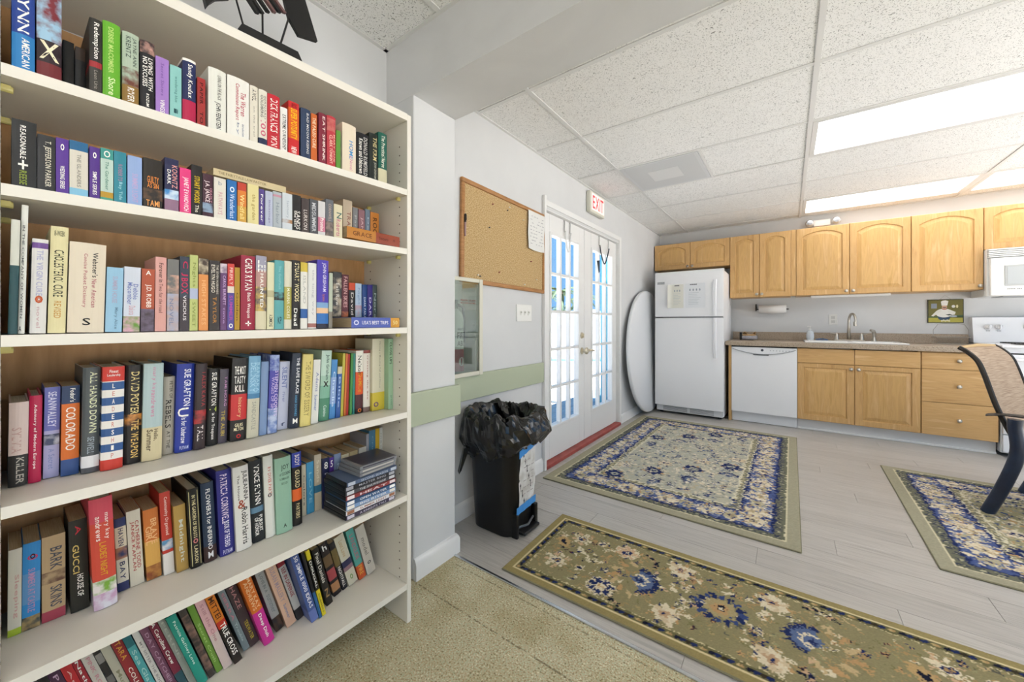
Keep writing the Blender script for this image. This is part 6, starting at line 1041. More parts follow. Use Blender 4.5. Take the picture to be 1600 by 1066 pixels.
('F', -1.246, 0.326, 0.1487, 0.0144, 0.112, 0.2279, 0.2883, 'dark floral paperback between emerald teal and grass green on bottom shelf', '3a3430', [(0.1, 0.9, 'n:8a6a5c,3a3430')], [], 'p'),
('F', -1.248, 0.343, 0.1487, 0.0134, 0.112, 0.2366, 0.2854, 'grass green paperback between dark floral and pale pink on bottom shelf', '6a9038', [], [('Secret Crush', 'a8c478', 0.3, 0.85, 0.35, 0.5)], 'p'),
('F', -1.244, 0.3576, 0.1487, 0.0196, 0.112, 0.2354, 0.2813, 'pale pink paperback between grass green and black and orange on bottom shelf', 'cbb8b0', [(0, 0.5, 'd4a8a8')], [('Still the One', 'b88488', 0.08, 0.6, 0.35, 0.5)], 'p'),
('F', -1.24, 0.381, 0.1486, 0.0191, 0.112, 0.2376, 0.2908, 'black and orange paperback with big white capitals beside the pale pink one, bottom shelf', '241c18', [(0, 0.38, 'cc7420'), (0.38, 0.48, 'b83424')], [('MITTEI', '4a2810', 0.05, 0.34, 0.6, 0.5), ('TRUE CROSS', 'f2f0e8', 0.42, 0.88, 0.6, 0.55)], 'p'),
('F', -1.268, 0.412, 0.1485, 0.0152, 0.112, 0.2189, 0.2961, 'grey blue paperback with pink lettering between black and orange and dark brown on bottom shelf', '7c8a8a', [], [('SIERRA', 'c4808c', 0.06, 0.5, 0.4, 0.5), ('Trouble', 'b4c4c4', 0.55, 0.85, 0.35, 0.5)], 'p'),
('F', -1.268, 0.429, 0.1485, 0.0239, 0.112, 0.2231, 0.2901, 'dark brown paperback with a yellow foot title beside the grey blue one, bottom shelf', '44383a', [], [('HAZE', 'b88484', 0.06, 0.4, 0.4, 0.5), ('TIDEWATER', 'c8b83c', 0.6, 0.9, 0.35, 0.5)], 'p'),
('F', -1.24, 0.4548, 0.1484, 0.0279, 0.152, 0.2418, 0.2781, 'hardback half orange and half magenta between dark brown and silver grey on bottom shelf', 'cc6a24', [(0.52, 1, 'c4308c')], [('MARY KAY', 'e8c090', 0.05, 0.48, 0.3, 0.7), ('ANDREWS', 'e8c090', 0.08, 0.48, 0.3, 0.35), ('Deep Dish', 'f2f0e8', 0.56, 0.9, 0.35, 0.5)], 'h'),
('F', -1.267, 0.497, 0.1483, 0.0221, 0.112, 0.2209, 0.2725, 'silver grey paperback with a dark foot between orange and magenta and peach on bottom shelf', '9c9e9a', [(0.78, 1, 'n:4a3428,202020')], [('LOVE IN A', '66706e', 0.06, 0.36, 0.35, 0.5), ('summer', '7a8482', 0.4, 0.7, 0.4, 0.5)], 'p'),
('F', -1.256, 0.524, 0.1483, 0.0269, 0.112, 0.2326, 0.2792, 'peach paperback with grey capitals between silver grey and white and red on bottom shelf', 'cfa98e', [], [('SUSAN MALLERY', 'a49098', 0.06, 0.6, 0.45, 0.5), ('Summer', '7884a0', 0.65, 0.88, 0.3, 0.5)], 'p'),
('F', -1.262, 0.557, 0.1482, 0.0202, 0.112, 0.2215, 0.2816, 'white paperback with a red top between peach and denim blue on bottom shelf', 'bcbab4', [(0, 0.08, '942c34'), (0.82, 1, '2a2626')], [('SEE IN DEFENSE', '943038', 0.1, 0.6, 0.5, 0.5)], 'p'),
('F', -1.215, 0.5784, 0.1482, 0.0226, 0.112, 0.2548, 0.2625, 'denim blue paperback with white capitals beside the white and red one, bottom shelf', '41568c', [(0.84, 1, '6070a8')], [('50 SIMPLE 1000 IDEAS', 'e8e8ea', 0.05, 0.8, 0.45, 0.55)], 'p'),
('F', -1.213, 0.603, 0.1481, 0.0078, 0.112, 0.2446, 0.2406, 'thin black and blue paperback between denim blue and yellow and black on bottom shelf', '1f1d1b', [(0.6, 1, '2a5c88')], [], 'p'),
('F', -1.215, 0.613, 0.1481, 0.0117, 0.112, 0.2417, 0.2271, 'yellow and black paperback between black and blue and black on bottom shelf', 'cdbb24', [(0.14, 0.6, '1f1c18')], [('DOUGAL', 'f2f0e8', 0.16, 0.56, 0.5, 0.5), ('DUMMIES', '8c8428', 0.66, 0.95, 0.4, 0.5)], 'p'),
('F', -1.246, 0.643, 0.148, 0.0214, 0.112, 0.2172, 0.2359, 'black paperback with white brush lettering beside the yellow and black one, bottom shelf', '211e1b', [], [('Final Daniels', 'dcd8cc', 0.08, 0.6, 0.5, 0.5), ('N', 'a88858', 0.72, 0.86, 0.5, 0.5)], 'p'),
('F', -1.268, 0.68, 0.1479, 0.0272, 0.112, 0.2103, 0.2581, 'black paperback with red and gold panels between black and small black on bottom shelf', '241c1c', [(0.24, 0.44, '6a5438'), (0.5, 0.7, 'a04448'), (0.76, 0.92, 'a87850')], [('h', 'f2f0e8', 0.04, 0.14, 0.5, 0.5, 'h')], 'p'),
('F', -1.275, 0.715, 0.1479, 0.0192, 0.112, 0.194, 0.2693, 'small black paperback with white capitals beside the black and gold one, bottom shelf', '1d1b20', [(0.14, 0.5, '6a5a34')], [('NIGHTFALL', 'e0dcd4', 0.52, 0.94, 0.5, 0.5)], 'p'),
('F', -1.275, 0.739, 0.1478, 0.0346, 0.112, 0.2059, 0.2842, 'cream paperback with a navy band between small black and aqua and orange on bottom shelf', 'c6c0aa', [(0.5, 0.62, '2c2c4c'), (0.62, 0.7, '8a6a70')], [('Lost Love', 'b89a68', 0.1, 0.42, 0.4, 0.5), ('o', '6a9048', 0.8, 0.9, 0.3, 0.5, 'h')], 'p'),
('F', -1.275, 0.78, 0.1477, 0.0278, 0.112, 0.21, 0.2644, 'aqua paperback with an orange foot between cream and navy and white on bottom shelf', '4f9a90', [(0.72, 1, 'c4542c')], [('LANDSLIDE', 'b06a78', 0.1, 0.6, 0.5, 0.5), ('FIRE', 'e0a848', 0.74, 0.92, 0.5, 0.5)], 'p'),
('F', -1.275, 0.813, 0.1476, 0.0351, 0.112, 0.2036, 0.2589, 'white paperback at the right end, last on the right of the bottom shelf', 'c4beb2', [], [('model', '7c7870', 0.24, 0.6, 0.4, 0.5), ('o', '282828', 0.74, 0.8, 0.4, 0.5, 'h')], 'p'),
]
# ================================================================= bookcase
SHZ = [('A', 1.562, 1.587), ('B', 1.348, 1.371), ('C', 1.078, 1.083), ('D', .772, .774), ('E', .458, .471), ('F', .148, .146)]
BX0, BX1, BY0, BY1 = -1.402, -1.12, -.022, .892      # back, front, left, right
bc = thing('bookcase', 'tall cream white bookcase with adjustable shelves full of books', 'bookcase', (-1.26, .43, 0))
BACKW = tex_mat('bookcase_back', [(.3, 'a87e4c'), (.5, 'b88c5a'), (.7, 'c49866')], scale=(8, 8, 1.4), nscale=5, detail=5, rough=.6)
obj('side_panel', MB().bbox(BX0, BX1, BY1 - .018, BY1, 0, 1.862, .002), MELA, bc)
obj('side_panel', MB().bbox(BX0, BX1, BY0, BY0 + .018, 0, 1.80, .002), MELA, bc)
obj('back_panel', MB().box(BX0, BX0 + .006, BY0 + .018, BY1 - .018, .12, 1.80), BACKW, bc, label='brown wood grain back board')
def tilted(x0, x1, zl, zr, th, ya=BY0 + .0185, yb=BY1 - .0185):
    f = lambda y: zl + (zr - zl) * y / .88
    mb = MB(); mb.prism([(ya, f(ya) - th), (yb, f(yb) - th), (yb, f(yb)), (ya, f(ya))], lambda a, b: (x0, a, b), lambda a, b: (x1, a, b))
    return mb
obj('top_board', tilted(BX0, BX1 + .001, 1.826, 1.863, .025, BY0, BY1 - .0185), MELA, bc)
for k, zl, zr in SHZ:
    obj('shelf', tilted(BX0 + .0065, BX1 - .001, zl, zr, .021), MELA, bc)
PEG = mat('shelf_peg', 'd8cc80', .4)
for k, zl, zr in SHZ[:5]:
    for yy, s in ((BY1 - .018, -1), (BY0 + .018, 1)):
        z = zl + (zr - zl) * (yy / .88) - .029
        for xx in (BX1 - .045, BX0 + .05):
            obj('shelf_peg', MB().lathe([(0, 0), (.006, 0), (.006, s * .014), (0, s * .015)], (xx, yy, z), 'y', 10).bbox(xx - .006, xx + .006, min(yy, yy + s * .012), max(yy, yy + s * .012), z, z + .0065, .001), PEG, bc)
ph = MB()
for xx in (BX1 - .045, BX0 + .05):
    z = .09
    while z < 1.78:
        ph.lathe([(0, 0), (.0028, 0), (.0028, -.0006), (0, -.0006)], (xx, BY1 - .0179, z), 'y', 8)
        ph.lathe([(0, 0), (.0028, 0), (.0028, .0006), (0, .0006)], (xx, BY0 + .0179, z), 'y', 8); z += .032
tag(obj('peg_hole', ph, mat('hole_brown', '5a4a38', .9), bc), kind='stuff')
# ================================================================= books
_BM = {}
def bmat(c):
    if c in _BM: return _BM[c]
    if c.startswith('n:'):
        a, b = c[2:].split(','); m = tex_mat('print_' + a + '_' + b, [(.38, a), (.62, b)], nscale=55, detail=3, rough=.4, coord='Object', rnd=.01)
    else: m = mat('cover_' + c, c, .42, spec=.4, gain=BGAIN)
    _BM[c] = m
    return m
BGAIN = 1.12
def ink(c): 
    return mat('ink_' + c, c, .5, spec=.3, gain=1.08)
def make_book(M, label, w, d, h, col, bands, texts, style, group, name='book', cat='book'):
    r = thing(name, label, cat, M=M, group=group)
    hard = style == 'h'; c = .0024 if hard else .0008; bul = min(.004, w * .16) if hard else min(.0012, w * .06)
    n = 6
    sp = [(w * i / n, -bul * (1 - (2 * i / n - 1) ** 2)) for i in range(n + 1)]
    outer = [(0, d)] + sp + [(w, d)]
    ins = [(w - c, d)] + [(c + (w - 2 * c) * (n - i) / n, c - bul * .8 * (1 - (2 * i / n - 1) ** 2)) for i in range(n + 1)] + [(c, d)]
    poly = outer + ins
    zs = sorted({0.0, 1.0} | {round(1 - b[0], 4) for b in bands} | {round(1 - b[1], 4) for b in bands})
    mats = [bmat(col)]; mb = MB(); N = len(poly)
    mb.v = [(x, y, h * z) for z in zs for x, y in poly]
    for i in range(len(zs) - 1):
        zc = 1 - (zs[i] + zs[i + 1]) / 2; cc = col
        for b in bands:
            if b[0] <= zc <= b[1]: cc = b[2]
        m_ = bmat(cc)
        if m_ not in mats: mats.append(m_)
        k = mats.index(m_)
        for j in range(N):
            j2 = (j + 1) % N; mb.f.append((i * N + j, i * N + j2, (i + 1) * N + j2, (i + 1) * N + j)); mb.mi.append(k if j < n + 2 else 0); mb.sm.append(False)
    # end caps as quads between outer and inner path
    L = len(outer)
    for base, last in ((0, 0), ((len(zs) - 1) * N, 1)):
        kk = mb.mi[-N] if last else mb.mi[0]
        for j in range(L - 1):
            mb.f.append((base + j, base + j + 1, base + N - 2 - j, base + N - 1 - j)); mb.mi.append(kk); mb.sm.append(False)
    obj('cover', mb, mats, r, world=False)
    e = .004 if hard else .0006
    obj('pages', MB().box(c + .0002, w - c - .0002, c + .0006, d - (.004 if hard else .0004), e, h - e), PAGEW if hard else PAGES, r, world=False)
    if texts:
        tb_ = MB(); tm_ = []
        for t in texts:
            s, tc, z0, z1, wf, xc = t[:6]; mt = ink(tc)
            if mt not in tm_: tm_.append(mt)
            tb_.cur = tm_.index(mt)
            za, zb = h * (1 - z0), h * (1 - z1)
            def yoff(x): return -bul * (1 - (2 * x / w - 1) ** 2) - .0005
            if len(t) > 6:
                x0, x1 = w * (xc - wf / 2), w * (xc + wf / 2)
                put_text(tb_, s, lambda u, v: (x0 + (x1 - x0) * u, yoff(x0 + (x1 - x0) * u), zb + (za - zb) * v))
            else:
                x0, x1 = w * (xc - wf / 2), w * (xc + wf / 2)
                put_text(tb_, s, lambda u, v: (x0 + (x1 - x0) * v, yoff(x0 + (x1 - x0) * v), za + (zb - za) * u))
        obj('lettering', tb_, tm_, r, world=False)
    return r
RZ = Matrix.Rotation(PI / 2, 4, 'Z')
ROWN = {'A': 'books on the top shelf', 'B': 'books on the second shelf', 'C': 'books on the third shelf', 'D': 'books on the fourth shelf', 'E': 'books on the fifth shelf', 'F': 'leaning books on the bottom shelf'}
for (row, x, y, z, w, d, h, t, lab, col, bands, texts, st) in BOOKS:
    make_book(Matrix.Translation((x, y, z)) @ Matrix.Rotation(t, 4, 'X') @ RZ, lab, w, d, h, col, bands, texts, st, ROWN[row])
def shz(k, y):
    for n_, a, b in SHZ:
        if n_ == k: return a + (b - a) * y / .88
def lying(x, y, z, w, d, h, rot, label, col, bands, texts, st, group):
    """lying flat, spine to the front: thickness up, height along +y; (x,y) = left front corner"""
    # local X (thickness) -> +z, local Y (depth) -> -x, local Z (height) -> -y reversed so the lettering reads from the left
    B = Matrix(((0, -1, 0, 0), (0, 0, -1, 0), (1, 0, 0, 0), (0, 0, 0, 1)))
    M = Matrix.Translation((x, y, z)) @ Matrix.Rotation(rot, 4, 'Z') @ Matrix.Translation((0, h, 0)) @ B
    return make_book(M, label, w, d, h, col, bands, texts, st, group)
lying(-1.137, .305, 1.4645, .017, .108, .165, 0, 'cream paperback lying flat across the tops of books on second shelf', 'c8b890', [], [('THE FAIRYTALE LAW FACTOR', '8a7a58', .06, .7, .4, .5)], 'p', 'books lying flat')
lying(-1.127, .645, shz('B', .75) + .0042, .036, .104, .2, 0, 'orange and brick red book lying flat at right end of second shelf', 'b4762c', [(.52, 1, '8e3e24')], [('GRACE', '6a3c18', .1, .44, .4, .5), ('Sisters', '5c2414', .58, .76, .28, .5), ('o', '5c2414', .86, .9, .22, .5, 'h')], 'p', 'books lying flat')
gd = lying(-1.128, .661, shz('C', .75) + .0012, .034, .121, .184, 0, 'blue travel guide lying flat at right end of third shelf', '4c5ca8', [(.8, 1, 'c8902c')], [('USA\'S BEST TRIPS', 'e8e8f0', .2, .74, .36, .5), ('o', 'd0d4ec', .04, .14, .5, .5, 'h'), ('50', 'e8d890', .85, .95, .4, .5)], 'p', 'books lying flat')
obj('front_cover_print', MB().box(.0345, .0349, .004, .118, .004, .18), tex_mat('guide_photo', [(.3, '2c2c34'), (.5, '8a7460'), (.7, 'a8b8c8')], nscale=18, detail=4, rough=.3), gd, world=False)
# dvd cases, bottom to top, then jewel cases
DVDS = [('3c3448', 'c8c4d0', 'A KNIGHTS TALE', 'purple grey'), ('d8d8dc', '9a6a50', 'SUMMER LIGHT', 'white'), ('7a98c0', 'e8e4dc', 'BIG RIVER', 'sky blue'), ('3c5c84', 'f0f0f0', 'OPEN WATER', 'blue with white capitals'),
        ('8a3c3c', 'e8dcdc', 'HEAT', 'dull red'), ('4a4a50', 'c8c8cc', 'THE SHAWSHANK', 'charcoal'), ('2c2c30', 'a8a8b0', 'MASTER RING', 'black'), ('50607c', 'b8c0cc', 'SECOND SEASON', 'slate blue')]
z = shz('E', .73) + .004
ORD = ['bottom', 'second', 'third', 'fourth', 'fifth', 'sixth', 'seventh', 'topmost']
for k, (c1, c2, tt, nm) in enumerate(DVDS):
    dx = random.uniform(-.004, .001); dy = random.uniform(-.002, .003); rot = random.uniform(-.02, .02)
    M = Matrix.Translation((-1.1235 + dx, .639 + dy, z)) @ Matrix.Rotation(rot, 4, 'Z')
    r = thing('dvd_case', '%s dvd case, %s from the bottom of the disc stack' % (nm, ORD[k]) if 0 < k < 7 else '%s dvd case, %s of the disc stack on fifth shelf' % (nm, ORD[k]), 'dvd case', M=M, group='stacked dvd cases')
    obj('case', MB().bbox(-.133, -.0008, 0, .189, 0, .0143, .0025, 2), mat('dvd_black', '141417', .3), r, world=False)
    obj('sleeve', MB().box(-.0008, -.0002, .002, .187, .001, .0133).box(-.125, -.001, .002, .187, .0141, .0146), [bmat(c1)], r, world=False)
    tx = MB(); put_text(tx, tt, lambda u, v: (.0002, .05 + u * .1, .0035 + v * .007)); tx.box(0, .0002, .006, .03, .002, .0125); tx.box(0, .0002, .162, .184, .003, .0125)
    obj('lettering', tx, ink(c2), r, world=False)
    z += .0151
for k in range(3):
    M = Matrix.Translation((-1.126 - .003 * k, .69 + .002 * k, z)) @ Matrix.Rotation(.04 - .03 * k, 4, 'Z')
    r = thing('cd_case', ['clear jewel case resting on the dvd stack', 'clear jewel case in the middle of the three', 'topmost clear jewel case on the disc stack'][k], 'cd case', M=M, group='clear jewel cases')
    obj('case', MB().bbox(-.125, 0, 0, .142, 0, .0102, .001, 1), mat('jewel_clear', ('8a8c90', '9a9c9e', '5a5c64')[k], .1), r, world=False)
    obj('booklet', MB().box(-.12, -.006, .012, .138, .0101, .0104).box(.0001, .0004, .01, .13, .003, .0075), mat('cd_insert_%d' % k, ('a8a49c', 'c0bcb4', '3c3a48')[k], .4), r, world=False)
    z += .0107
# metal fish skeleton on top of the bookcase
fs = thing('fish_sculpture', 'black metal fish skeleton sculpture on a plank stand atop the bookcase', 'sculpture', (-1.16, .43, 1.863))
IRON = mat('black_iron', '0a0a0b', .5)
zt0 = 1.863 - (1.863 - 1.826) * .0
def tz(y): return 1.826 + (1.863 - 1.826) * y / .88
b = MB(); b.prism([(.350, tz(.35)), (.512, tz(.512)), (.498, tz(.5) + .026), (.362, tz(.36) + .026)], lambda a, c: (-1.126, a, c + .001), lambda a, c: (-1.20, a, c + .001)); obj('base', b, IRON, fs)
for (ya, za, yb, zb) in ((.382, tz(.38) + .025, .345, 2.0), (.422, tz(.42) + .025, .421, 1.952), (.461, tz(.46) + .025, .489, 1.984)):
    obj('strut', MB().tube([(-1.162, ya, za), (-1.162, yb, zb)], .0026, 6), IRON, fs)
bd = MB(); bd.prism([(.30, 2.06), (.36, 2.085), (.45, 2.05), (.474, 2.023), (.50, 2.05), (.45, 2.09), (.38, 2.115), (.30, 2.10)], lambda a, c: (-1.158, a, c), lambda a, c: (-1.166, a, c)); obj('spine_bar', bd, IRON, fs)
RIBR = mat('rib_rust', '6a4a48', .5)
for k in range(6):
    yb_, zb_ = ((.409, 1.941), (.421, 1.949), (.435, 1.961), (.451, 1.971), (.464, 1.980), (.477, 1.987))[k]
    dy, dz = -.024 * 4.2, .020 * 4.2 + (.005 * (5 - k))
    rb = MB(); rb.prism([(yb_ - .0045, zb_ - .001), (yb_ + .0035, zb_ + .001), (yb_ + dy + .0035, zb_ + dz + .004), (yb_ + dy - .0045, zb_ + dz)], lambda a, c: (-1.157, a, c), lambda a, c: (-1.167, a, c))
    obj('rib', rb, RIBR if k in (3, 5) else IRON, fs)
tl_ = MB(); tl_.prism([(.474, 2.023), (.486, 1.980), (.514, 1.944), (.568, 1.959), (.531, 2.062), (.515, 2.11), (.56, 2.21), (.50, 2.19), (.465, 2.09)], lambda a, c: (-1.156, a, c), lambda a, c: (-1.168, a, c)); obj('tail_fin', tl_, IRON, fs)
hd = MB(); hd.prism([(.297, 1.880), (.304, 1.895), (.317, 1.914), (.345, 1.935), (.36, 2.04), (.35, 2.11), (.28, 2.15), (.21, 2.08), (.255, 1.99), (.285, 1.93)], lambda a, c: (-1.154, a, c), lambda a, c: (-1.170, a, c)); obj('head', hd, IRON, fs)
# ================================================================= rugs (woven pattern stored per point)
class Canvas:
    def __init__(s, w, h, res, col):
        s.nx, s.ny, s.res = int(round(w / res)) + 1, int(round(h / res)) + 1, res
        s.a = np.zeros((s.ny, s.nx, 3)); s.a[:] = lin(col)[:3]
        s.X, s.Y = np.meshgrid(np.arange(s.nx) * res, np.arange(s.ny) * res)
    def fill(s, m, c): s.a[m] = lin(c)[:3]
    def rect(s, x0, x1, y0, y1, c): s.fill((s.X >= x0) & (s.X <= x1) & (s.Y >= y0) & (s.Y <= y1), c)
    def frame(s, o, w, c):
        L, H = (s.nx - 1) * s.res, (s.ny - 1) * s.res
        ins = (s.X >= o) & (s.X <= L - o) & (s.Y >= o) & (s.Y <= H - o); i2 = (s.X >= o + w) & (s.X <= L - o - w) & (s.Y >= o + w) & (s.Y <= H - o - w)
        s.fill(ins & ~i2, c)
    def ell(s, x, y, rx, ry, c, rot=0, ring=None):
        R = max(rx, ry) + s.res * 2; i0, i1 = max(0, int((x - R) / s.res)), min(s.nx, int((x + R) / s.res) + 2); j0, j1 = max(0, int((y - R) / s.res)), min(s.ny, int((y + R) / s.res) + 2)
        if i1 <= i0 or j1 <= j0: return
        dx = s.X[j0:j1, i0:i1] - x; dy = s.Y[j0:j1, i0:i1] - y; ca, sa = math.cos(rot), math.sin(rot)
        u = (dx * ca + dy * sa) / rx; v = (-dx * sa + dy * ca) / ry; q = u * u + v * v; m = q <= 1
        if ring: m &= q >= ring
        s.a[j0:j1, i0:i1][m] = lin(c)[:3]
    def line(s, pts, w, c):
        for (x0, y0), (x1, y1) in zip(pts[:-1], pts[1:]):
            n = max(2, int(math.hypot(x1 - x0, y1 - y0) / (s.res * .6)))
            for k in range(n + 1): s.ell(x0 + (x1 - x0) * k / n, y0 + (y1 - y0) * k / n, w, w, c)
    def flower(s, x, y, r, pet, ctr, core, n=6, rot=0, out=None):
        for k in range(n):
            a = rot + 2 * PI * k / n
            if r > .03: s.ell(x + .95 * r * math.cos(a + .3), y + .95 * r * math.sin(a + .3), r * .2, r * .11, ('d8ccb0', 'b89468', '26305a')[k % 3], a)
            if out: s.ell(x + .62 * r * math.cos(a), y + .62 * r * math.sin(a), r * .44, r * .32, out, a)
            s.ell(x + .58 * r * math.cos(a), y + .58 * r * math.sin(a), r * .36, r * .24, pet if (k % 3 or pet != 'd8ccb0') else 'cbb898', a)
        s.ell(x, y, r * .36, r * .36, ctr); s.ell(x, y, r * .16, r * .16, core)
    def leafy(s, x, y, r, a0, c, c2, n=6, sweep=2.2):
        for k in range(n):
            t = k / (n - 1); a = a0 + (t - .5) * sweep; px, py = x + r * math.cos(a), y + r * math.sin(a)
            s.ell(px, py, r * .24, r * .10, c if k % 2 else c2, a + .5)
    def palmette(s, x, y, r, a0, cols):
        for k in range(-4, 5):
            a = a0 + k * .36
            for q, c in enumerate(cols): s.ell(x + r * (.75 - .22 * q) * math.cos(a), y + r * (.75 - .22 * q) * math.sin(a), r * (.26 - .05 * q), r * .13, c, a)
        s.ell(x, y, r * .34, r * .28, cols[1], a0); s.ell(x, y, r * .18, r * .15, cols[0], a0)
def ragged(cv, amp, seed, keep):
    """woven look: small random offsets of the stitches, leaving the outer plain band alone"""
    rs = np.random.RandomState(seed); ny, nx = cv.ny, cv.nx
    def fieldn():
        g = rs.rand(ny, nx) - .5
        for ax in (0, 1): g = (np.roll(g, 1, ax) + g * 1.5 + np.roll(g, -1, ax)) / 2.2
        return g * amp
    J, I = np.meshgrid(np.arange(ny), np.arange(nx), indexing='ij')
    m = (cv.X > keep) & (cv.X < cv.X.max() - keep) & (cv.Y > keep) & (cv.Y < cv.Y.max() - keep)
    j2 = np.clip(np.where(m, J + fieldn(), J).round().astype(int), 0, ny - 1); i2 = np.clip(np.where(m, I + fieldn(), I).round().astype(int), 0, nx - 1)
    cv.a = cv.a[j2, i2]
    return cv
def rug_object(name, label, cv, loc, rot, th=.008):
    M = Matrix.Translation(loc) @ Matrix.Rotation(rot, 4, 'Z')
    nx, ny, res = cv.nx, cv.ny, cv.res
    zz = th + .0008 * np.random.RandomState(3).rand(ny, nx)
    vs = np.stack([cv.X, cv.Y, zz], -1).reshape(-1, 3)
    idx = np.arange(nx * ny).reshape(ny, nx)
    f = np.stack([idx[:-1, :-1], idx[:-1, 1:], idx[1:, 1:], idx[1:, :-1]], -1).reshape(-1, 4)
    me = bpy.data.meshes.new('pile'); me.from_pydata(vs.tolist(), [], f.tolist())
    ca = me.color_attributes.new('weave', 'FLOAT_COLOR', 'POINT')
    rs = np.random.RandomState(5); jit = 1 + .16 * (rs.rand(ny, nx, 1) - .5)
    ca.data.foreach_set('color', np.concatenate([np.clip(cv.a * jit, 0, 1), np.ones((ny, nx, 1))], -1).reshape(-1))
    m = mat('rug_weave', '888888', .95, spec=.05); n, l, b = nodes(m)
    if not any(q.type == 'ATTRIBUTE' for q in n):
        at = n.new('ShaderNodeAttribute'); at.attribute_name = 'weave'; l.new(at.outputs['Color'], b.inputs['Base Color'])
    me.materials.append(m)
    r = thing(name, label, 'rug', M=M)
    o = bpy.data.objects.new('pile', me); C.objects.link(o); o.parent = r; _XF[o.name] = M
    w, h = (nx - 1) * res, (ny - 1) * res
    e = MB(); e.bbox(-.004, w + .004, -.004, h + .004, .0005, th - .0005, .003, 1); obj('binding', e, mat('rug_binding_' + name, '86826a', .95, spec=.05), r, world=False)
    return r
rr = random.Random(11)
NV, NK, CRM_, TAN, OLV, GLD = '26305a', '1e2030', 'd8ccb0', 'b89468', '86805c', '8e7a48'
def runner():
    W_, H_ = 2.45, .575; cv = Canvas(W_, H_, .0042, '8c8462')
    cv.frame(0, .032, '96885c'); cv.frame(.032, .007, 'd4c49a'); cv.frame(.039, .030, '6e6848'); cv.frame(.069, .006, 'd0c098')
    # dashes of the narrow border
    def dash(x, y, a):
        for q in range(4):
            d = (q - 1.5) * .018; cv.ell(x + d * math.cos(a), y + d * math.sin(a), .012, .0075, (NK, NV, '3a3428', NV)[q], a + .5)
        cv.ell(x + .05 * math.cos(a), y + .05 * math.sin(a), .008, .005, 'c0a878', a); cv.ell(x - .05 * math.cos(a), y - .05 * math.sin(a), .007, .005, 'b09064', a)
    n = 22
    for k in range(n):
        for yy in (.054, H_ - .054): dash(.1 + (W_ - .2) * k / (n - 1), yy, 0)
    for k in range(5):
        for xx in (.054, W_ - .054): dash(xx, .1 + (H_ - .2) * k / 4, PI / 2)
    # vines
    for ph in (0, PI):
        cv.line([(.1 + t * (W_ - .2) / 120, H_ / 2 + .14 * math.sin(t * .16 + ph)) for t in range(121)], .003, 'a88a60')
    for k in range(900):
        x, y = rr.uniform(.085, W_ - .085), rr.uniform(.085, H_ - .085)
        cv.ell(x, y, rr.uniform(.006, .014), rr.uniform(.0022, .004), rr.choice(('a8946a', 'a08a60', 'b09a74', '7a744e', '94906c')), rr.random() * 3)
    # scattered small blossoms
    for k in range(190):
        x, y = rr.uniform(.1, W_ - .1), rr.uniform(.1, H_ - .1); c = rr.choice((CRM_, TAN, NV, 'b08a60', '4a2c38'))
        cv.flower(x, y, rr.uniform(.009, .016), c, TAN, NK, 5, rr.random() * 3)
    for k in range(46):
        x, y = rr.uniform(.12, W_ - .12), rr.uniform(.12, H_ - .12)
        cv.leafy(x, y, rr.uniform(.025, .045), rr.random() * 6.3, rr.choice((CRM_, 'c0a880', NV)), rr.choice((TAN, CRM_, '5a5a50')), 5, rr.uniform(1.2, 2.6))
    for k in range(30):
        x, y = rr.uniform(.12, W_ - .12), rr.uniform(.12, H_ - .12)
        for q in range(6): cv.ell(x + rr.uniform(-.035, .035), y + rr.uniform(-.03, .03), rr.uniform(.007, .012), rr.uniform(.005, .008), rr.choice((CRM_, CRM_, NV, 'c8a888')), rr.random() * 3)
    def medal(x):
        for k in range(16):
            a = 2 * PI * k / 16; cv.ell(x + .075 * math.cos(a), H_ / 2 + .068 * math.sin(a), .017, .011, NV if k % 2 else '3a4a78', a)
        cv.ell(x, H_ / 2, .055, .05, 'a89870'); cv.ell(x, H_ / 2, .03, .028, TAN); cv.ell(x, H_ / 2, .017, .017, NK); cv.ell(x, H_ / 2, .008, .008, CRM_)
        for sx in (-1, 1):
            for sy in (-1, 1):
                cv.leafy(x + sx * .11, H_ / 2 + sy * .085, .03, math.atan2(sy, sx), NV, CRM_, 5); cv.flower(x + sx * .165, H_ / 2 + sy * .15, .055, CRM_, 'b89878', NV, 8, .2, None)
                cv.flower(x + sx * .13, H_ / 2 + sy * .04, .02, CRM_, NV, NK, 5)
                for q in range(3): cv.ell(x + sx * (.09 + q * .035), H_ / 2 + sy * (.115 + .03 * (q % 2)), .012, .008, NV if q % 2 else CRM_, .4 * sx)
    def fan(x, y, a, r=.085):
        cv.palmette(x, y, r, a, (NV, '5a6a8c', CRM_, NK)); cv.leafy(x, y, r * 1.25, a + PI, TAN, 'c0a880', 7, 2.6)
    def hook(x, y, a):
        cv.line([(x + .06 * math.cos(a + t * .22) , y + .045 * math.sin(a + t * .22)) for t in range(9)], .006, NK); cv.leafy(x, y, .05, a + 1.1, NK, 'c0a080', 6, 1.8)
    def big(x, y, r=.05):
        for k in range(9): cv.ell(x + r * math.cos(k * .7), y + r * math.sin(k * .7), r * .3, r * .2, 'c8a888' if k % 2 else CRM_, k * .7)
        cv.ell(x, y, r * .7, r * .62, CRM_); cv.ell(x, y, r * .42, r * .38, NV); cv.ell(x, y, r * .2, r * .2, 'a88a60')
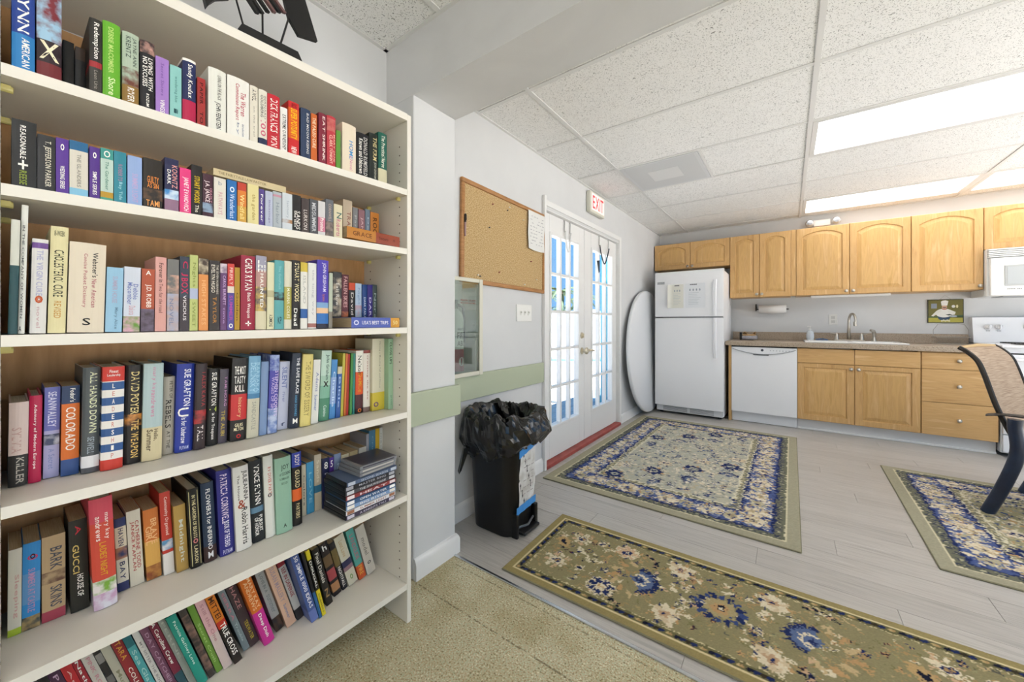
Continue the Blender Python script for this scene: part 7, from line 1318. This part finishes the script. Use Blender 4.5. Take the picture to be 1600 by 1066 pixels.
    for base in (0, 1.24):
        big(base + .20, .41, .042); big(base + .17, .19, .046)
        cv.leafy(base + .12, .32, .05, .3, NK, TAN, 7, 3.2); cv.ell(base + .13, .34, .03, .045, 'b89a6c', .6); cv.ell(base + .13, .34, .014, .022, NK, .6)
        cv.line([(base + .22, .335), (base + .30, .27), (base + .35, .29)], .006, CRM_); cv.leafy(base + .27, .30, .045, -.4, CRM_, NK, 6, 2.4)
        cv.flower(base + .30, .42, .024, CRM_, NV, NK, 5); cv.flower(base + .28, .20, .026, CRM_, NV, NK, 6); cv.flower(base + .38, .25, .02, NV, CRM_, NK, 5)
        fan(base + .52, .27, 0.2); hook(base + .50, .41, -.4); hook(base + .50, .13, 2.6)
        cv.flower(base + .40, .14, .055, NV, CRM_, TAN, 7, .3, CRM_); cv.flower(base + .42, .43, .05, 'c8a888', NV, CRM_, 7, 0, CRM_)
        medal(base + .82 if base == 0 else base + .80)
        fan(base + 1.10, .30, PI - .2); hook(base + 1.12, .44, .4); hook(base + 1.12, .15, 3.0)
    return cv
def carpet_rug(W_, H_, field, seed, warm):
    r2 = random.Random(seed); cv = Canvas(W_, H_, .0065, field)
    cv.frame(0, .055, 'a09b84'); cv.frame(.055, .010, 'd2c9a8'); cv.frame(.065, .045, '6c6c5c'); cv.frame(.110, .010, NV); cv.frame(.120, .150, '4c5a86'); cv.frame(.270, .010, NV); cv.frame(.280, .008, 'd6cfb4'); cv.frame(.288, .030, '7c7a68'); cv.frame(.318, .009, 'd6cfb4')
    def along(o, step, fn):
        n = int((W_ - 2 * o) / step)
        for k in range(n + 1):
            for yy in (o, H_ - o): fn(o + (W_ - 2 * o) * k / n, yy, 0 if yy == o else PI, k)
        n = int((H_ - 2 * o) / step)
        for k in range(1, n):
            for xx in (o, W_ - o): fn(xx, o + (H_ - 2 * o) * k / n, PI / 2, k)
    along(.087, .055, lambda x, y, a, k: (cv.ell(x, y, .018, .012, '3e4450', a), cv.ell(x, y, .009, .006, 'a8a488', a)))
    along(.303, .045, lambda x, y, a, k: cv.ell(x, y, .012, .008, 'b8ac88', a + .6))
    def bord(x, y, a, k):
        cv.flower(x, y, .066 if k % 2 else .050, CRM_ if k % 2 else 'b0a88c', 'a89878', NV, 8, k, None)
        for q in range(40): cv.ell(x + r2.uniform(-.07, .07), y + r2.uniform(-.068, .068), r2.uniform(.008, .016), .0065, r2.choice((CRM_, CRM_, 'e0d8c4', 'c8bca0', '8c94a8', 'a89470', '2c3868', '5c6a90')), r2.random() * 3)
    along(.195, .115, bord)
    def ok(x, y): return .34 < x < W_ - .34 and .34 < y < H_ - .34
    for k in range(int(W_ * H_ * 520)):
        x, y = r2.uniform(.34, W_ - .34), r2.uniform(.34, H_ - .34)
        cv.ell(x, y, r2.uniform(.007, .017), .0065, r2.choice((CRM_, CRM_, NV, '5a6478', 'b8ac90', 'c4bca4', TAN if warm else 'b4b4ac', '8c8c80')), r2.random() * 3)
    nx, ny = max(2, int((W_ - .7) / .21)), max(2, int((H_ - .7) / .21))
    for i in range(nx + 1):
        for j in range(ny + 1):
            x, y = .38 + (W_ - .76) * i / nx + r2.uniform(-.02, .02), .38 + (H_ - .76) * j / ny + r2.uniform(-.02, .02); t = (i * 2 + j * 3) % 5
            if t == 0: cv.flower(x, y, .075, NV, 'a8a898', NV, 8, .2, None)
            elif t == 1: cv.leafy(x, y, .07, r2.random() * 6, NV, '3c5078', 9, 3.4); cv.ell(x, y, .035, .028, 'b4b09c')
            elif t == 2: cv.palmette(x, y, .07, r2.choice((0, PI / 2, PI, -PI / 2)), (NV, '6a7488', CRM_))
            elif t == 3: cv.flower(x, y, .06, CRM_, NV, CRM_, 7, .4, '8a8a84')
            else: cv.leafy(x, y, .06, r2.random() * 6, CRM_, 'c0b89c', 8, 4.0); cv.flower(x, y, .03, 'b8a88c', NV, CRM_, 6)
    for k in range(int(W_ * H_ * 26)):
        x, y = r2.uniform(.36, W_ - .36), r2.uniform(.36, H_ - .36)
        cv.leafy(x, y, r2.uniform(.03, .055), r2.random() * 6.3, r2.choice((CRM_, 'dcd6c4', '5a6890')), r2.choice((CRM_, 'b8b4a4', NV)), 6, r2.uniform(1.2, 2.8))
    return cv
rug_object('runner_rug', 'olive green floral runner rug lying along the carpet edge', ragged(runner(), 4.2, 21, .07), (-1.025, 1.318, 0), math.radians(1.3))
rug_object('area_rug', 'sage grey floral rug with navy border in front of the door', ragged(carpet_rug(1.44, 2.22, 'aeac9c', 3, False), 3.4, 5, .06), (-1.395, 2.262, 0), math.radians(-.3))
rug_object('area_rug', 'olive floral rug with navy border under the patio chair', ragged(carpet_rug(1.6, 1.52, '9a9474', 8, True), 3.4, 6, .06), (.545, 2.475, 0), math.radians(-1.0))

# ================================================================= patio chair
fdir = Vector((.87, -.495, 0)).normalized(); wdir = Vector((.495, .87, 0)).normalized()
org = Vector((.928, 3.375, 0))     # near rear foot; +f forward, +s across to the far side
RZ0 = .0095
def cp_(f, s, z): p = org + fdir * f + wdir * s; return (p.x, p.y, z)
CW = .575
ch = thing('patio_chair', 'sling patio chair with tan woven back and dark blue metal legs', 'chair', (.93, 3.38, RZ0))
NAVYM = tex_mat('blue_black_metal', [(.3, '141c30'), (.7, '24344e')], nscale=6, rough=.28)
BRZ = mat('dark_bronze', '2c2620', .4, metal=.4)
SLING = tex_mat('sling_fabric', [(.35, '87705a'), (.5, '9c8670'), (.65, 'ae9a82')], scale=(3, 3, 140), nscale=3, detail=3, rough=.85, bump=.2, coord='World')
# profile of the rail: (f, z) from the back top to the seat front
prof = [(-.118, .95), (-.085, .925), (-.045, .875), (-.02, .80), (.0, .72), (.02, .64), (.045, .56), (.075, .48), (.10, .43), (.14, .405), (.20, .395), (.30, .40), (.42, .412), (.50, .412), (.54, .395)]
def sm(pr, n=4):
    out = []
    for i in range(len(pr) - 1):
        p0, p1, p2, p3 = pr[max(0, i - 1)], pr[i], pr[i + 1], pr[min(len(pr) - 1, i + 2)]
        for k in range(n):
            t = k / n; out.append(tuple(.5 * (2 * p1[q] + (p2[q] - p0[q]) * t + (2 * p0[q] - 5 * p1[q] + 4 * p2[q] - p3[q]) * t * t + (3 * p1[q] - p0[q] - 3 * p2[q] + p3[q]) * t ** 3) for q in (0, 1)))
    return out + [pr[-1]]
pf = sm(prof)
for s in (.02, CW - .02):
    obj('side_rail', MB().tube([cp_(f, s, z) for f, z in pf], .0125, 8), BRZ, ch, smooth=True)
bi = [i for i, p in enumerate(pf) if p[1] >= .425 and p[0] < .12][-1]
def strip(rows, dz=0):
    mb = MB(); P = [[cp_(f - .006 * math.sin(PI * k / 8), .03 + (CW - .06) * k / 8, z - (.010 * math.sin(PI * k / 8) if z < .42 else 0)) for k in range(9)] for f, z in rows]; Q = [[(p[0] + fdir.x * .003, p[1] + fdir.y * .003, p[2] + .003) for p in r] for r in P]
    mb.loops([p + q[::-1] for p, q in zip(P, Q)], True, True); return mb
obj('back_sling', strip(pf[:bi + 1]), SLING, ch, smooth=True)
obj('seat_sling', strip(pf[bi:]), SLING, ch, smooth=True)
obj('top_bar', MB().tube([cp_(-.115, .02, .948), cp_(-.118, CW / 2, .958), cp_(-.115, CW - .02, .948)], .010, 8), mat('sling_hem', 'b89c70', .8), ch, smooth=True)
for s, d in ((-.012, 1), (CW + .012, -1)):
    leg = [(.10, .565), (.098, .52), (.105, .46), (.108, .40), (.098, .33), (.075, .24), (.045, .14), (.018, .06), (.0, RZ0)]
    obj('rear_leg', MB().tube([cp_(f, s, z) for f, z in sm(leg, 3)], .029, 12), NAVYM, ch, smooth=True)
    fleg = [(.50, .565), (.505, .50), (.49, .40), (.50, .28), (.53, .14), (.55, RZ0)]
    obj('front_leg', MB().tube([cp_(f, s, z) for f, z in sm(fleg, 3)], .029, 12), NAVYM, ch, smooth=True)
    ar = [(.0, .570), (.05, .582), (.15, .588), (.30, .590), (.44, .588), (.54, .575), (.575, .555)]
    mb = MB(); lp = []
    for f, z in sm(ar, 3):
        lp.append([cp_(f, s - .03, z), cp_(f, s - .018, z + .007), cp_(f, s + .018, z + .007), cp_(f, s + .03, z), cp_(f, s + .018, z - .006), cp_(f, s - .018, z - .006)])
    mb.loops(lp, True, True); obj('armrest', mb, BRZ, ch, smooth=True)
for f, z in ((.10, .40), (.46, .385)): obj('cross_bar', MB().tube([cp_(f, .0, z), cp_(f, CW, z)], .012, 8), BLACK, ch, smooth=True)
for s in (.0, CW): obj('seat_bar', MB().tube([cp_(.10, s, .40), cp_(.48, s, .395)], .011, 8), BLACK, ch, smooth=True)

# ================================================================= trash can
tc = thing('trash_can', 'black plastic step trash can against the wall under the sage rail', 'trash can', (-1.265, 1.625, 0))
CXT, CYT = -1.262, 1.628
def rrect(cx, cy, hx, hy, r, n=5):
    L = []
    for (sx, sy, a0) in ((1, 1, 0), (-1, 1, 90), (-1, -1, 180), (1, -1, 270)):
        for k in range(n + 1):
            a = math.radians(a0 + 90 * k / n); L.append((cx + sx * (hx - r) + r * math.cos(a), cy + sy * (hy - r) + r * math.sin(a)))
    return L
def ring(hx, hy, r, z): return [(x, y, z) for x, y in rrect(CXT, CYT, hx, hy, r)]
cn = MB(); cn.loops([ring(.128, .108, .06, .0), ring(.135, .115, .065, .006), ring(.138, .118, .066, .05), ring(.157, .136, .07, .50), ring(.160, .139, .07, .505), ring(.152, .131, .068, .505), ring(.13, .112, .06, .02)], True, True)
obj('bin', cn, BLACK, tc, smooth=True)
pd = MB(); pd.bbox(CXT + .125, CXT + .185, CYT - .06, CYT + .085, .012, .028, .006); obj('pedal', pd, mat('pedal_black', '161618', .4), tc)
obj('pedal_housing', MB().bbox(CXT + .12, CXT + .16, CYT + .075, CYT + .105, .0, .12, .006), BLACK, tc); obj('pedal_housing', MB().bbox(CXT + .12, CXT + .16, CYT - .09, CYT - .07, .0, .12, .006), BLACK, tc)
obj('pedal_rod', MB().tube([(CXT + .15, CYT - .06, .05), (CXT + .165, CYT, .045), (CXT + .15, CYT + .07, .055)], .006, 8), mat('rod_grey', '6a6c70', .3, metal=.6), tc, smooth=True)
def side(u, v, o=0.0): # right face of the bin: u along y, v up
    xx = CXT + .138 + (.157 - .138) * (v - .05) / .45; return (xx + o, CYT + u, v)
pr = thing('bin_notice', 'crumpled white paper taped to the side of the trash can', 'paper', (CXT + .15, CYT, .15))
P = [[side(-.058 + .145 * i / 8, .135 + .30 * j / 10, .003 + .004 * math.sin(i * 1.3 + j * .9)) for j in range(11)] for i in range(9)]
obj('sheet', MB().grid(P), tex_mat('worn_paper', [(.35, 'c4c0b8'), (.55, 'dcdad6'), (.7, 'e6e4e0')], nscale=18, rough=.85), pr, smooth=True)
wm = MB()
for k in range(6): 
    for s in range(3):
        if rr.random() < .7: wm.add([side(-.03 + s * .035, .38 - k * .035, .0085), side(-.03 + s * .035 + .025, .38 - k * .035, .0085), side(-.03 + s * .035 + .025, .385 - k * .035, .0085), side(-.03 + s * .035, .385 - k * .035, .0085)], [(0, 1, 2, 3)])
obj('faded_writing', wm, mat('faded_ink', 'b0a8a4', .9), pr)
TAPE = mat('painters_tape', '3f90d8', .6)
for (z0, z1, a, b, lab) in ((.405, .445, -.075, .09, 'strip of blue tape along the top of the bin notice'), (.115, .155, -.082, .092, 'strip of blue tape along the foot of the bin notice')):
    P = [[side(a + (b - a) * i / 10, z0 + (z1 - z0) * j / 2 + (.012 * i / 10 if z0 < .2 else .004 * i), .0095 + .0015 * math.sin(i * 2.1)) for j in range(3)] for i in range(11)]
    tag(obj('painters_tape', MB().grid(P), TAPE, smooth=True), lab, 'tape', 'blue tape on the trash can')
# liner bag: rises inside the rim, rolls over and hangs outside in folds
bagm = mat('bin_liner', '0a0a0b', .16, spec=.7)
tb2 = thing('bin_liner', 'shiny black plastic bag folded over the rim of the trash can', 'trash bag', (CXT, CYT, .4))
from mathutils import noise as mn
nA = 88
ctrl = [(.80, .30), (.88, .42), (.93, .50), (1.0, .565), (1.10, .615), (1.22, .632), (1.36, .610), (1.47, .565), (1.50, .510), (1.42, .465), (1.30, .430), (1.20, .412)]
prof_b = sm(ctrl, 2)
P = []
for li, (sc, zb) in enumerate(prof_b):
    row_ = []; q = li / (len(prof_b) - 1)
    for k in range(nA):
        a = 2 * PI * k / nA; e = 1 / ((abs(math.cos(a)) ** 3.0 + abs(math.sin(a)) ** 3.0) ** (1 / 3.0))
        right = max(0, math.cos(a - .35)); s = 1 + (sc - 1) * (1 + .30 * right * (q > .35))
        v0 = Vector((math.cos(a) * 1.5, math.sin(a) * 1.5, q * 2.1))
        r1 = 1 - 2 * abs(mn.noise(v0 * 1.9)); r2 = 1 - 2 * abs(mn.noise(v0 * 4.1 + Vector((3, 1, 7))))
        amp = min(1, max(0, (li - 2) / 4))
        s += amp * (.11 * (r1 - .6) + .055 * (r2 - .6))
        zz = zb + amp * (.030 * mn.noise(v0 * 2.3 + Vector((9, 2, 4))) + .012 * (r2 - .6))
        zz += max(0, q - .55) / .45 * .045 * right
        zz -= max(0, q - .6) / .4 * (.035 * max(0, -math.cos(a + .3)) + .02 * mn.noise(v0 * 1.2) - .02 * right)
        x_ = CXT + .152 * e * math.cos(a) * s; y_ = CYT + .131 * e * math.sin(a) * s
        row_.append((max(x_, XW + .02), y_, zz))
    P.append(row_ + [row_[0]])
mbg = MB(); mbg.grid(P); obj('draped_film', mbg, bagm, tb2)
tl2 = MB(); tl2.grid([[(-1.40 - .012 * i, 1.462 - .003 * i, .45 - .05 * i), (-1.372 - .014 * i, 1.435 + .002 * i, .44 - .05 * i), (-1.345 - .020 * i, 1.45, .445 - .045 * i)] for i in range(4)]); obj('bag_corner', tl2, bagm, tb2)
